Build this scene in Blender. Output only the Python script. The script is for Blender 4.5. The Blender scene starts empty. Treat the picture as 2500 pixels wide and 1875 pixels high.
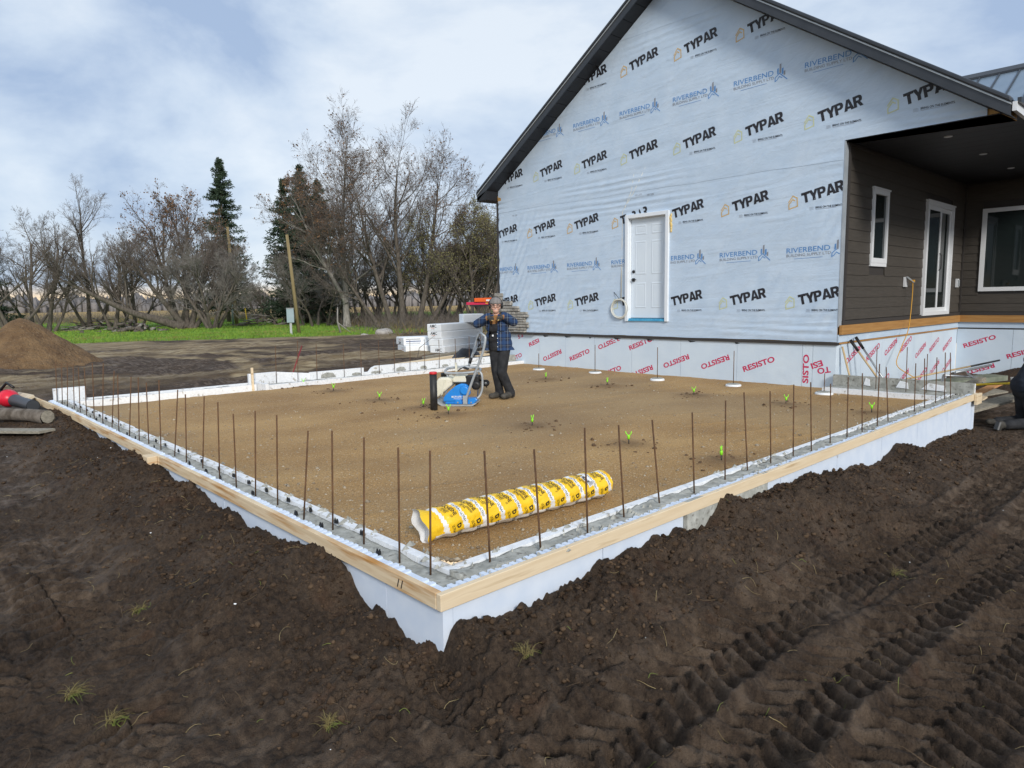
import bpy, bmesh, math, random
import numpy as np
from mathutils import Vector, Matrix

random.seed(7)
rng = np.random.default_rng(7)
scene = bpy.context.scene
COL = scene.collection
R = math.radians

# ------------------------------------------------------------------ camera, sky, sun, exposure
cd = bpy.data.cameras.new('camera')
cam = bpy.data.objects.new('camera', cd)
COL.objects.link(cam)
CAM = Vector((-1.946, -2.632, 1.443))
yaw, pitch, roll = R(47.03), R(6.8815), R(-0.8928)
fw = Vector((math.cos(yaw)*math.cos(pitch), math.sin(yaw)*math.cos(pitch), -math.sin(pitch)))
rt = Vector((math.sin(yaw), -math.cos(yaw), 0))
up = rt.cross(fw)
r2 = math.cos(roll)*rt + math.sin(roll)*up
u2 = -math.sin(roll)*rt + math.cos(roll)*up
cam.matrix_world = Matrix(((r2.x, u2.x, -fw.x, CAM.x), (r2.y, u2.y, -fw.y, CAM.y), (r2.z, u2.z, -fw.z, CAM.z), (0, 0, 0, 1)))
cd.sensor_fit = 'HORIZONTAL'
cd.sensor_width = 36
cd.lens = 36*1676.85/2500
cd.clip_start = 0.05
cd.clip_end = 5000
scene.camera = cam

SUN_EL, SUN_AZ = R(27), R(243)          # soft light through cloud, from the right behind the camera
world = bpy.data.worlds.new('World')
scene.world = world
world.use_nodes = True
wn, wl = world.node_tree.nodes, world.node_tree.links
wn.clear()
wo = wn.new('ShaderNodeOutputWorld')
bg = wn.new('ShaderNodeBackground')
bg.inputs['Strength'].default_value = 0.1
sky = wn.new('ShaderNodeTexSky')
sky.sky_type = 'NISHITA'
sky.sun_disc = False
sky.sun_elevation = SUN_EL
sky.sun_rotation = math.pi/2 - SUN_AZ
tc = wn.new('ShaderNodeTexCoord')
mp = wn.new('ShaderNodeMapping')
mp.inputs['Scale'].default_value = (1.0, 1.0, 2.0)
mp.inputs['Rotation'].default_value = (0.15, 0.1, 0.9)
n1 = wn.new('ShaderNodeTexNoise')
n1.inputs['Scale'].default_value = 2.3
n1.inputs['Detail'].default_value = 7
n1.inputs['Roughness'].default_value = 0.56
n1.inputs['Distortion'].default_value = 0.2
ramp = wn.new('ShaderNodeValToRGB')
e = ramp.color_ramp.elements
e[0].position, e[0].color = 0.38, (3.2, 4.15, 5.8, 1)
e[1].position, e[1].color = 0.60, (6.5, 7.1, 7.8, 1)
em = ramp.color_ramp.elements.new(0.5)
em.color = (5.1, 5.95, 7.1, 1)
wl.new(tc.outputs['Generated'], mp.inputs['Vector'])
wl.new(mp.outputs['Vector'], n1.inputs['Vector'])
wl.new(n1.outputs['Fac'], ramp.inputs['Fac'])
mix = wn.new('ShaderNodeMixRGB')
mix.inputs['Fac'].default_value = 0.9
wl.new(sky.outputs['Color'], mix.inputs['Color1'])
wl.new(ramp.outputs['Color'], mix.inputs['Color2'])
# thin clear strip of evening sky under the cloud deck, all round the horizon
sep = wn.new('ShaderNodeSeparateXYZ')
wl.new(tc.outputs['Generated'], sep.inputs['Vector'])
hr = wn.new('ShaderNodeValToRGB')
he = hr.color_ramp.elements
he[0].position, he[0].color = 0.000, (1, 1, 1, 1)
he[1].position, he[1].color = 0.030, (0, 0, 0, 1)
hm = he.new(0.011)
hm.color = (1, 1, 1, 1)
wl.new(sep.outputs['Z'], hr.inputs['Fac'])
mix2 = wn.new('ShaderNodeMixRGB')
wl.new(hr.outputs['Color'], mix2.inputs['Fac'])
wl.new(mix.outputs['Color'], mix2.inputs['Color1'])
mix2.inputs['Color2'].default_value = (8.4, 6.6, 4.4, 1)
wl.new(mix2.outputs['Color'], bg.inputs['Color'])
wl.new(bg.outputs['Background'], wo.inputs['Surface'])

sd = bpy.data.lights.new('sun', 'SUN')
sd.energy = 2.2
sd.angle = R(12)
sd.color = (1.0, 0.95, 0.88)
sun = bpy.data.objects.new('sun', sd)
COL.objects.link(sun)
sv = Vector((math.cos(SUN_AZ)*math.cos(SUN_EL), math.sin(SUN_AZ)*math.cos(SUN_EL), math.sin(SUN_EL)))
sun.rotation_euler = (-sv).to_track_quat('-Z', 'Y').to_euler()

vs = scene.view_settings
vs.view_transform = 'Standard'
vs.look = 'None'
vs.exposure = 0.36
vs.gamma = 1
vs.use_curve_mapping = False
scene.cycles.max_bounces = 6
scene.cycles.transparent_max_bounces = 8
scene.cycles.use_denoising = True

# ------------------------------------------------------------------ materials
MATS = {}


def rgba(c):
    return (c[0], c[1], c[2], 1)


def mat(name, c1, c2=None, scale=6.0, rough=0.7, rough2=None, bump=0.0, bscale=40.0, metal=0.0, spec=0.4,
        stretch=(1, 1, 1), detail=5, ramp=(0.35, 0.65), c3=None, s3=30, f3=(0.6, 0.7), coord='Object', bdist=0.01):
    if name in MATS:
        return MATS[name]
    m = bpy.data.materials.new(name)
    m.use_nodes = True
    nt = m.node_tree
    n, l = nt.nodes, nt.links
    b = n['Principled BSDF']
    b.inputs['Roughness'].default_value = rough
    b.inputs['Metallic'].default_value = metal
    b.inputs['Specular IOR Level'].default_value = spec
    b.inputs['Base Color'].default_value = rgba(c1)
    t = n.new('ShaderNodeTexCoord')
    mp = n.new('ShaderNodeMapping')
    mp.inputs['Scale'].default_value = stretch
    l.new(t.outputs[coord], mp.inputs['Vector'])
    out = None
    if c2 is not None:
        ns = n.new('ShaderNodeTexNoise')
        ns.inputs['Scale'].default_value = scale
        ns.inputs['Detail'].default_value = detail
        l.new(mp.outputs['Vector'], ns.inputs['Vector'])
        cr = n.new('ShaderNodeValToRGB')
        cr.color_ramp.elements[0].position = ramp[0]
        cr.color_ramp.elements[1].position = ramp[1]
        cr.color_ramp.elements[0].color = rgba(c1)
        cr.color_ramp.elements[1].color = rgba(c2)
        l.new(ns.outputs['Fac'], cr.inputs['Fac'])
        out = cr.outputs['Color']
        if rough2 is not None:
            mr = n.new('ShaderNodeMapRange')
            mr.inputs['From Min'].default_value = 0.35
            mr.inputs['From Max'].default_value = 0.65
            mr.inputs['To Min'].default_value = rough
            mr.inputs['To Max'].default_value = rough2
            l.new(ns.outputs['Fac'], mr.inputs['Value'])
            l.new(mr.outputs['Result'], b.inputs['Roughness'])
    if c3 is not None:
        n3 = n.new('ShaderNodeTexNoise')
        n3.inputs['Scale'].default_value = s3
        n3.inputs['Detail'].default_value = 4
        l.new(mp.outputs['Vector'], n3.inputs['Vector'])
        r3 = n.new('ShaderNodeMapRange')
        r3.inputs['From Min'].default_value = f3[0]
        r3.inputs['From Max'].default_value = f3[1]
        l.new(n3.outputs['Fac'], r3.inputs['Value'])
        mx = n.new('ShaderNodeMixRGB')
        l.new(r3.outputs['Result'], mx.inputs['Fac'])
        if out is not None:
            l.new(out, mx.inputs['Color1'])
        else:
            mx.inputs['Color1'].default_value = rgba(c1)
        mx.inputs['Color2'].default_value = rgba(c3)
        out = mx.outputs['Color']
    if out is not None:
        l.new(out, b.inputs['Base Color'])
    if bump:
        nb = n.new('ShaderNodeTexNoise')
        nb.inputs['Scale'].default_value = bscale
        nb.inputs['Detail'].default_value = 6
        l.new(mp.outputs['Vector'], nb.inputs['Vector'])
        bp = n.new('ShaderNodeBump')
        bp.inputs['Strength'].default_value = bump
        bp.inputs['Distance'].default_value = bdist
        l.new(nb.outputs['Fac'], bp.inputs['Height'])
        l.new(bp.outputs['Normal'], b.inputs['Normal'])
    MATS[name] = m
    return m


def wrap_mat(name, col, col2=None):
    """House wrap film: faint mottling, long diagonal and sagging folds as relief."""
    if name in MATS:
        return MATS[name]
    m = mat(name, col, col2, scale=3, rough=0.42, spec=0.35, ramp=(0.3, 0.7))
    nt = m.node_tree
    n, l = nt.nodes, nt.links
    b = n['Principled BSDF']
    g = n.new('ShaderNodeNewGeometry')
    prev = None
    for sc, rot, st, dist, scl in (((1, 0.25, 2.2), (0.62, 0, 0), 0.40, 0.016, 1.7), ((1, 2.0, 0.35), (-0.45, 0, 0), 0.34, 0.014, 1.6),
                                   ((1, 1.4, 2.2), (0.15, 0, 0), 0.30, 0.005, 9), ((1, 0.25, 3), (0.06, 0, 0), 0.42, 0.016, 1.5)):
        mp = n.new('ShaderNodeMapping')
        mp.inputs['Rotation'].default_value = rot
        mp2 = n.new('ShaderNodeMapping')
        mp2.inputs['Scale'].default_value = sc
        l.new(g.outputs['Position'], mp.inputs['Vector'])
        l.new(mp.outputs['Vector'], mp2.inputs['Vector'])
        t = n.new('ShaderNodeTexNoise')
        t.inputs['Scale'].default_value = scl
        t.inputs['Detail'].default_value = 3
        t.inputs['Distortion'].default_value = 0.8
        l.new(mp2.outputs['Vector'], t.inputs['Vector'])
        bp = n.new('ShaderNodeBump')
        bp.inputs['Strength'].default_value = st
        bp.inputs['Distance'].default_value = dist*2.6
        l.new(t.outputs['Fac'], bp.inputs['Height'])
        if prev is not None:
            l.new(prev, bp.inputs['Normal'])
        prev = bp.outputs['Normal']
    l.new(prev, b.inputs['Normal'])
    return m


M_WRAP = wrap_mat('house_wrap_film', (0.49, 0.61, 0.75), (0.55, 0.66, 0.785))
M_INK = wrap_mat('black_print', (0.022, 0.022, 0.028))
M_ORANGE = wrap_mat('orange_print', (0.62, 0.42, 0.17))
M_LIME = wrap_mat('pale_yellow_print', (0.58, 0.62, 0.38))
M_BLUE = wrap_mat('blue_print', (0.10, 0.27, 0.58))
M_GREYP = wrap_mat('grey_print', (0.25, 0.26, 0.29))
M_MEMB = mat('membrane', (0.58, 0.68, 0.78), (0.63, 0.725, 0.81), scale=2.5, rough=0.4, bump=0.25, bscale=6, bdist=0.02)
M_RED = mat('red_print', (0.56, 0.03, 0.10), rough=0.5)
M_FOAMB = mat('foam_blue_white', (0.60, 0.68, 0.80), (0.66, 0.73, 0.83), scale=8, rough=0.7, bump=0.15, bscale=180, bdist=0.003,
              c3=(0.30, 0.27, 0.24), s3=5, f3=(0.70, 0.78))
M_FOAM = mat('foam_white', (0.80, 0.82, 0.84), (0.70, 0.72, 0.74), scale=30, rough=0.8, bump=0.3, bscale=90, bdist=0.004,
             c3=(0.40, 0.38, 0.34), s3=14, f3=(0.60, 0.72))
M_BOXF = mat('foam_box', (0.88, 0.90, 0.91), (0.83, 0.86, 0.88), scale=5, rough=0.55, bump=0.1, bscale=30)
M_CONC = mat('concrete', (0.27, 0.27, 0.24), (0.42, 0.42, 0.38), scale=14, rough=0.9, bump=0.6, bscale=60, bdist=0.01,
             c3=(0.16, 0.15, 0.13), s3=20, f3=(0.58, 0.7))
M_LUMB = mat('spruce_lumber', (0.62, 0.47, 0.29), (0.74, 0.60, 0.41), scale=3, rough=0.75, stretch=(1, 1, 14), bump=0.15, bscale=20,
             bdist=0.004, c3=(0.45, 0.22, 0.06), s3=1.9, f3=(0.52, 0.70))
M_LUMBX = mat('spruce_lumber_along', (0.66, 0.52, 0.34), (0.76, 0.63, 0.44), scale=2.2, rough=0.75, stretch=(0.7, 0.7, 11), bump=0.15, bscale=20,
              bdist=0.004, c3=(0.44, 0.30, 0.15), s3=2.2, f3=(0.56, 0.74))
M_OLDW = mat('weathered_board', (0.20, 0.18, 0.14), (0.33, 0.30, 0.24), scale=7, rough=0.9, stretch=(3, 3, 9), bump=0.4, bscale=30)
M_RUST = mat('rusty_rebar', (0.075, 0.040, 0.021), (0.165, 0.085, 0.040), scale=20, rough=0.85, stretch=(1, 1, 0.4), bump=0.6, bscale=120, bdist=0.003)
M_GREEN = mat('lime_plastic', (0.28, 0.80, 0.03), rough=0.4)
M_BLACK = mat('black_plastic', (0.015, 0.015, 0.016), rough=0.45)
M_PIPEB = mat('black_pipe', (0.012, 0.012, 0.013), (0.03, 0.03, 0.03), scale=8, rough=0.5)
M_REDP = mat('red_plastic', (0.62, 0.03, 0.04), rough=0.4)
M_SID = mat('brown_siding', (0.056, 0.049, 0.041), (0.070, 0.061, 0.051), scale=4, rough=0.6, bump=0.25, bscale=14, stretch=(1, 1, 8), bdist=0.004)
M_TRIM = mat('dark_trim', (0.045, 0.04, 0.037), rough=0.55)
M_CORN = mat('grey_corner_film', (0.30, 0.34, 0.38), (0.36, 0.40, 0.44), scale=5, rough=0.4, bump=0.3, bscale=9)
M_SOFF = mat('black_soffit', (0.009, 0.009, 0.011), (0.013, 0.013, 0.015), scale=5, rough=0.5)
M_ROOF = mat('charcoal_metal', (0.035, 0.04, 0.048), (0.045, 0.05, 0.058), scale=3, rough=0.35, metal=0.3, spec=0.5)
M_ROOFL = mat('blue_grey_metal', (0.22, 0.29, 0.36), (0.27, 0.34, 0.41), scale=2, rough=0.3, metal=0.5)
M_LEDG = mat('stained_ledger', (0.34, 0.17, 0.05), (0.44, 0.235, 0.075), scale=3, rough=0.6, stretch=(0.5, 0.5, 10), bump=0.15, bscale=14)
M_OSB = mat('raw_plywood', (0.42, 0.25, 0.09), (0.55, 0.34, 0.14), scale=20, rough=0.85)
M_WHITE = mat('white_paint', (0.74, 0.79, 0.84), (0.78, 0.82, 0.86), scale=4, rough=0.35)
M_DOOR = mat('door_white', (0.66, 0.74, 0.82), (0.69, 0.77, 0.84), scale=2, rough=0.35)
M_VINYL = mat('white_vinyl', (0.74, 0.76, 0.78), rough=0.35)
M_BLUEF = mat('blue_film', (0.05, 0.30, 0.52), (0.10, 0.42, 0.62), scale=12, rough=0.4)
M_STONE = mat('ledge_stone', (0.24, 0.225, 0.195), (0.42, 0.40, 0.36), scale=9, rough=0.9, bump=0.8, bscale=25, bdist=0.02,
              c3=(0.14, 0.13, 0.115), s3=6, f3=(0.6, 0.75))
M_CABLE = mat('white_cable', (0.70, 0.70, 0.64), rough=0.5)
M_CORD = mat('orange_cord', (0.62, 0.32, 0.03), rough=0.5)
M_GREYM = mat('grey_painted_metal', (0.33, 0.36, 0.38), (0.40, 0.43, 0.45), scale=12, rough=0.45, metal=0.2)
M_GALV = mat('galvanised_steel', (0.36, 0.38, 0.39), (0.46, 0.48, 0.49), scale=20, rough=0.4, metal=0.7)
M_BLUEP = mat('blue_paint', (0.015, 0.20, 0.62), (0.02, 0.24, 0.68), scale=6, rough=0.35, c3=(0.10, 0.13, 0.18), s3=24, f3=(0.66, 0.72))
M_CREAM = mat('cream_plastic', (0.64, 0.62, 0.50), (0.74, 0.72, 0.60), scale=9, rough=0.5, c3=(0.33, 0.27, 0.17), s3=9, f3=(0.60, 0.74))
M_YEL = mat('yellow_plastic', (0.80, 0.55, 0.03), rough=0.4)
M_WOODH = mat('ash_handle', (0.46, 0.33, 0.17), (0.56, 0.42, 0.24), scale=8, rough=0.6)
M_BARK = mat('grey_bark', (0.075, 0.062, 0.05), (0.14, 0.12, 0.10), scale=5, rough=0.95, stretch=(2, 2, 0.6), bump=0.6, bscale=12)
M_BARKL = mat('pale_bark', (0.20, 0.185, 0.165), (0.32, 0.30, 0.27), scale=4, rough=0.9, stretch=(2, 2, 0.6))
M_TWIG = mat('twig_bark', (0.11, 0.090, 0.076), (0.18, 0.15, 0.13), scale=0.8, rough=0.95)
M_TWIGG = mat('grey_twigs', (0.17, 0.155, 0.14), (0.24, 0.22, 0.20), scale=0.8, rough=0.95)
M_LEAFB = mat('dry_leaf', (0.12, 0.062, 0.030), (0.20, 0.115, 0.06), scale=1.5, rough=0.85)
M_LEAFG = mat('olive_leaf', (0.12, 0.115, 0.05), (0.22, 0.20, 0.085), scale=1.2, rough=0.85)
M_NEED = mat('spruce_needles', (0.026, 0.046, 0.026), (0.050, 0.078, 0.044), scale=1.2, rough=0.85)
M_LOG = mat('log_bark', (0.085, 0.067, 0.05), (0.20, 0.17, 0.14), scale=7, rough=0.95, bump=0.8, bscale=16, bdist=0.02)
M_CUT = mat('cut_wood', (0.50, 0.42, 0.30), (0.62, 0.53, 0.39), scale=12, rough=0.85)
M_PTPOLE = mat('treated_pole', (0.20, 0.155, 0.07), (0.27, 0.21, 0.11), scale=3, rough=0.9, stretch=(3, 3, 0.3))
M_ROCK = mat('field_stone', (0.24, 0.22, 0.20), (0.40, 0.38, 0.35), scale=5, rough=0.9, bump=0.5, bscale=14)
M_STRAW = mat('dry_straw', (0.36, 0.27, 0.12), (0.50, 0.40, 0.20), scale=3, rough=0.85)
M_GRASSB = mat('green_blades', (0.12, 0.19, 0.03), (0.27, 0.27, 0.07), scale=2, rough=0.8)

# ------------------------------------------------------------------ mesh helpers
LOC = {}


def wloc(o):
    return LOC.get(o.name, Vector((0, 0, 0)))


def thing(name, label, cat, loc=(0, 0, 0), group=None):
    o = bpy.data.objects.new(name, None)
    COL.objects.link(o)
    o.empty_display_size = 0.1
    o.location = loc
    LOC[o.name] = Vector(loc)
    return tag(o, label, cat, group)


def tag(o, label, cat=None, group=None, kind=None):
    if label:
        o['label'] = label
    if cat:
        o['category'] = cat
    if group:
        o['group'] = group
    if kind:
        o['kind'] = kind
    return o


def link_mesh(name, me, mats, parent=None, loc=None):
    if not isinstance(mats, (list, tuple)):
        mats = [mats]
    if len(me.materials) == 0:
        for m in mats:
            me.materials.append(m)
    o = bpy.data.objects.new(name, me)
    COL.objects.link(o)
    if parent is not None:
        o.parent = parent
        LOC[o.name] = wloc(parent)
    elif loc is not None:
        o.location = loc
        LOC[o.name] = Vector(loc)
    return o


def fast(name, V, F, mats, parent=None, smooth=False, mi=None, loc=None, kind=None):
    """Vertex array, face array (all tris or all quads) -> object; V in world space."""
    V = np.asarray(V, dtype=np.float32)
    F = np.asarray(F, dtype=np.int32)
    off = wloc(parent) if parent is not None else (Vector(loc) if loc is not None else Vector((0, 0, 0)))
    V = V - np.array(off, dtype=np.float32)
    me = bpy.data.meshes.new(name)
    nf, k = F.shape
    me.vertices.add(len(V))
    me.vertices.foreach_set('co', V.ravel())
    me.loops.add(nf*k)
    me.loops.foreach_set('vertex_index', F.ravel())
    me.polygons.add(nf)
    me.polygons.foreach_set('loop_start', np.arange(0, nf*k, k, dtype=np.int32))
    me.polygons.foreach_set('loop_total', np.full(nf, k, dtype=np.int32))
    if smooth:
        me.polygons.foreach_set('use_smooth', np.ones(nf, dtype=bool))
    if mi is not None:
        me.polygons.foreach_set('material_index', np.asarray(mi, dtype=np.int32))
    me.update(calc_edges=True)
    o = link_mesh(name, me, mats, parent, loc)
    if kind:
        o['kind'] = kind
    return o


class MB:
    """Collects polygons; build() links them as ONE mesh object."""

    def __init__(self):
        self.v, self.f, self.m, self.s = [], [], [], []

    def add(self, vs, fs, mi=0, smooth=False):
        b = len(self.v)
        self.v += [tuple(p) for p in vs]
        for f in fs:
            self.f.append(tuple(i+b for i in f))
            self.m.append(mi)
            self.s.append(smooth)
        return self

    def box(self, c, s, rz=0, mi=0, rx=0, ry=0, jit=0):
        M = Matrix.Rotation(rz, 3, 'Z') @ Matrix.Rotation(ry, 3, 'Y') @ Matrix.Rotation(rx, 3, 'X')
        vs = []
        for z in (-.5, .5):
            for x, y in ((-.5, -.5), (.5, -.5), (.5, .5), (-.5, .5)):
                p = Vector((x*s[0], y*s[1], z*s[2]))
                if jit:
                    p += Vector((random.uniform(-jit, jit), random.uniform(-jit, jit), random.uniform(-jit, jit)))
                vs.append(Vector(c) + M @ p)
        self.add(vs, [(3, 2, 1, 0), (4, 5, 6, 7), (0, 1, 5, 4), (1, 2, 6, 5), (2, 3, 7, 6), (3, 0, 4, 7)], mi)
        return self

    def bx(self, a, b, mi=0):
        c = [(a[i]+b[i])/2 for i in range(3)]
        s = [abs(b[i]-a[i]) for i in range(3)]
        return self.box(c, s, mi=mi)

    def tube(self, pts, r, n=8, mi=0, cap=True, smooth=True, flat=None):
        pts = [Vector(p) for p in pts]
        k = len(pts)
        rs = r if isinstance(r, (list, tuple)) else [r]*k
        vs = []
        prev = None
        for i, p in enumerate(pts):
            d = (pts[min(i+1, k-1)] - pts[max(i-1, 0)])
            if d.length < 1e-9:
                d = Vector((0, 0, 1))
            d.normalize()
            if prev is None:
                a = Vector((0, 0, 1)) if abs(d.z) < 0.9 else Vector((1, 0, 0))
                s = d.cross(a).normalized()
            else:
                s = (prev - d*prev.dot(d))
                s = s.normalized() if s.length > 1e-6 else d.orthogonal().normalized()
            prev = s
            t = d.cross(s)
            for j in range(n):
                a = 2*math.pi*j/n
                vs.append(p + s*(math.cos(a)*rs[i]) + t*(math.sin(a)*rs[i]*(flat or 1)))
        fs = [(i*n+j, i*n+(j+1) % n, (i+1)*n+(j+1) % n, (i+1)*n+j) for i in range(k-1) for j in range(n)]
        self.add(vs, fs, mi, smooth)
        if cap:
            b = len(self.v) - k*n
            self.f.append(tuple(b+j for j in reversed(range(n))))
            self.f.append(tuple(b+(k-1)*n+j for j in range(n)))
            self.m += [mi, mi]
            self.s += [False, False]
        return self

    def lathe(self, c, prof, n=16, axis=(0, 0, 1), mi=0, smooth=True):
        """prof: list of (along axis, radius)."""
        ax = Vector(axis).normalized()
        self.tube([Vector(c) + ax*z for z, _ in prof], [r for _, r in prof], n, mi, True, smooth)
        return self

    def prism(self, poly, depth_vec, mi=0):
        """poly: 3D points of a face; extruded along depth_vec."""
        d = Vector(depth_vec)
        a = [Vector(p) for p in poly]
        k = len(a)
        vs = a + [p+d for p in a]
        fs = [tuple(reversed(range(k))), tuple(range(k, 2*k))] + [(i, (i+1) % k, k+(i+1) % k, k+i) for i in range(k)]
        self.add(vs, fs, mi)
        return self

    def ball(self, c, r, n=12, m=8, sc=(1, 1, 1), mi=0, smooth=True):
        vs, fs = [], []
        for i in range(m+1):
            th = math.pi*i/m
            for j in range(n):
                a = 2*math.pi*j/n
                vs.append((c[0]+r*sc[0]*math.sin(th)*math.cos(a), c[1]+r*sc[1]*math.sin(th)*math.sin(a), c[2]+r*sc[2]*math.cos(th)))
        for i in range(m):
            for j in range(n):
                fs.append((i*n+j, (i+1)*n+j, (i+1)*n+(j+1) % n, i*n+(j+1) % n))
        self.add(vs, fs, mi, smooth)
        return self

    def xf(self, M):
        self.v = [tuple(M @ Vector(p)) for p in self.v]
        return self

    def build(self, name, mats, parent=None, loc=None, bevel=0, seg=2):
        off = wloc(parent) if parent is not None else (Vector(loc) if loc is not None else Vector((0, 0, 0)))
        me = bpy.data.meshes.new(name)
        me.from_pydata([(p[0]-off[0], p[1]-off[1], p[2]-off[2]) for p in self.v], [], self.f)
        me.polygons.foreach_set('material_index', self.m)
        me.polygons.foreach_set('use_smooth', self.s)
        me.update()
        bm = bmesh.new()
        bm.from_mesh(me)
        bmesh.ops.recalc_face_normals(bm, faces=bm.faces)
        bm.to_mesh(me)
        bm.free()
        o = link_mesh(name, me, mats, parent, loc)
        if bevel:
            md = o.modifiers.new('bevel', 'BEVEL')
            md.width = bevel
            md.segments = seg
            md.limit_method = 'ANGLE'
        return o


TXT = {}


def text2d(s, bold=0.0, spacing=1.0):
    """Flat mesh of a word: (verts Nx2 scaled so cap height = 1, faces)."""
    key = (s, bold, spacing)
    if key in TXT:
        return TXT[key]
    c = bpy.data.curves.new('lettering', 'FONT')
    c.body = s
    c.size = 1
    c.offset = bold
    c.resolution_u = 3
    c.space_character = spacing
    o = bpy.data.objects.new('lettering', c)
    COL.objects.link(o)
    dg = bpy.context.evaluated_depsgraph_get()
    me = bpy.data.meshes.new_from_object(o.evaluated_get(dg))
    V = np.array([v.co[:2] for v in me.vertices])
    F = [tuple(p.vertices) for p in me.polygons]
    bpy.data.objects.remove(o)
    bpy.data.curves.remove(c)
    bpy.data.meshes.remove(me)
    ch = V[:, 1].max() - max(V[:, 1].min(), 0) if len(V) else 1
    V[:, 0] -= V[:, 0].min()
    V[:, 1] -= V[:, 1].min()
    V /= V[:, 1].max()
    TXT[key] = (V, F)
    return TXT[key]


def put_text(mb, s, fn, x, y, h, w=None, rot=0.0, bold=0.0, mi=0, spacing=1.0, clip=None):
    """Add lettering; fn(u, v) maps flat print coordinates to a 3D point."""
    V, F = text2d(s, bold, spacing)
    sx = h if w is None else w/V[:, 0].max()
    c, sn = math.cos(rot), math.sin(rot)
    P = []
    for a, b in V:
        a, b = a*sx, b*h
        P.append((x + a*c - b*sn, y + a*sn + b*c))
    if clip:
        F = [f for f in F if all(clip(*P[i]) for i in f)]
        if not F:
            return
    mb.add([fn(*p) for p in P], F, mi)


def noise_table(seed):
    return np.random.default_rng(seed).random((256, 256))


NT = [noise_table(s) for s in range(4)]


def vnoise(x, y, s=0):
    t = NT[s % 4]
    xi = np.floor(x).astype(int)
    yi = np.floor(y).astype(int)
    fx, fy = x-xi, y-yi
    fx = fx*fx*(3-2*fx)
    fy = fy*fy*(3-2*fy)
    xi = (xi + 37*s) & 255
    yi = (yi + 91*s) & 255
    x1, y1 = (xi+1) & 255, (yi+1) & 255
    return (t[xi, yi]*(1-fx) + t[x1, yi]*fx)*(1-fy) + (t[xi, y1]*(1-fx) + t[x1, y1]*fx)*fy


def fbm(x, y, f, o=4, s=0, g=0.5):
    a, r, tot = 1.0, 0, 0
    for i in range(o):
        r = r + a*(vnoise(x*f, y*f, s+i) - 0.5)
        tot += a
        a *= g
        f *= 2.03
    return r/tot*2


def billow(x, y, f, o=3, s=0, g=0.5):
    a, r, tot = 1.0, 0, 0
    for i in range(o):
        r = r + a*np.abs(2*vnoise(x*f, y*f, s+i) - 1)
        tot += a
        a *= g
        f *= 2.1
    return r/tot


def worley(x, y, f, s=0):
    """Distance to the nearest of a jittered lattice of points."""
    x, y = x*f, y*f
    xi, yi = np.floor(x).astype(int), np.floor(y).astype(int)
    best = np.full(x.shape, 9.0)
    for dx in (-1, 0, 1):
        for dy in (-1, 0, 1):
            a, b = xi+dx, yi+dy
            jx = NT[s % 4][a & 255, b & 255]
            jy = NT[(s+1) % 4][a & 255, b & 255]
            best = np.minimum(best, np.hypot(a+jx-x, b+jy-y))
    return best


def clods(x, y, f, s=0):
    return np.sqrt(np.clip(1-(worley(x, y, f, s)/.72)**2, 0, 1))


def sstep(a, b, x):
    t = np.clip((x-a)/(b-a), 0, 1)
    return t*t*(3-2*t)


def polar(az, dist, z=0.0):
    return Vector((CAM.x + dist*math.cos(R(az)), CAM.y + dist*math.sin(R(az)), z))


# ------------------------------------------------------------------ ground
CRL = np.array([(0.16, -.31), (.4, -.33), (.53, -.29), (.72, -.29), (.85, -.24), (.96, -.16), (1.06, -.11), (1.15, -.07), (1.26, -.03), (1.41, -.06), (1.68, -.07), (2.02, -.14), (2.17, -.11), (2.54, -.15),
                (2.66, -.09), (2.99, -.10), (3.26, -.10), (3.31, -.06), (3.89, -.11), (4.17, -.11), (4.5, -.04), (4.55, .0), (4.93, -.01), (5.37, -.04), (5.81, -.12), (5.99, -.12), (6.34, -.06),
                (6.81, -.08), (7.3, -.06), (7.76, -.06), (8.2, -.04), (8.46, .01), (9.33, .03), (10.2, -.12), (11.1, -.23), (40, -.25)])
CRR = np.array([(-.3, -.34), (-.12, -.31), (0, -.25), (.08, -.15), (.14, -.10), (.2, -.13), (.3, -.18), (.34, -.19), (.43, -.19), (.58, -.17), (.7, -.19), (.9, -.15), (1.25, -.14), (1.74, -.17), (1.88, -.11),
                (1.99, -.15), (2.07, -.10), (2.25, -.13), (2.45, -.16), (2.54, -.12), (2.64, -.05), (2.75, -.04), (3.05, -.07), (3.28, -.10), (3.61, -.08), (3.95, -.09), (4.35, -.18), (4.67, -.17),
                (5.03, -.19), (5.58, -.29), (6.0, -.31), (6.4, -.24), (6.54, -.23), (6.83, -.29), (7.21, -.33), (7.69, -.49), (7.86, -.46), (8.32, -.52), (8.61, -.49), (8.84, -.42), (9.47, -.45), (10.5, -.6), (40, -.6)])


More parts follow.
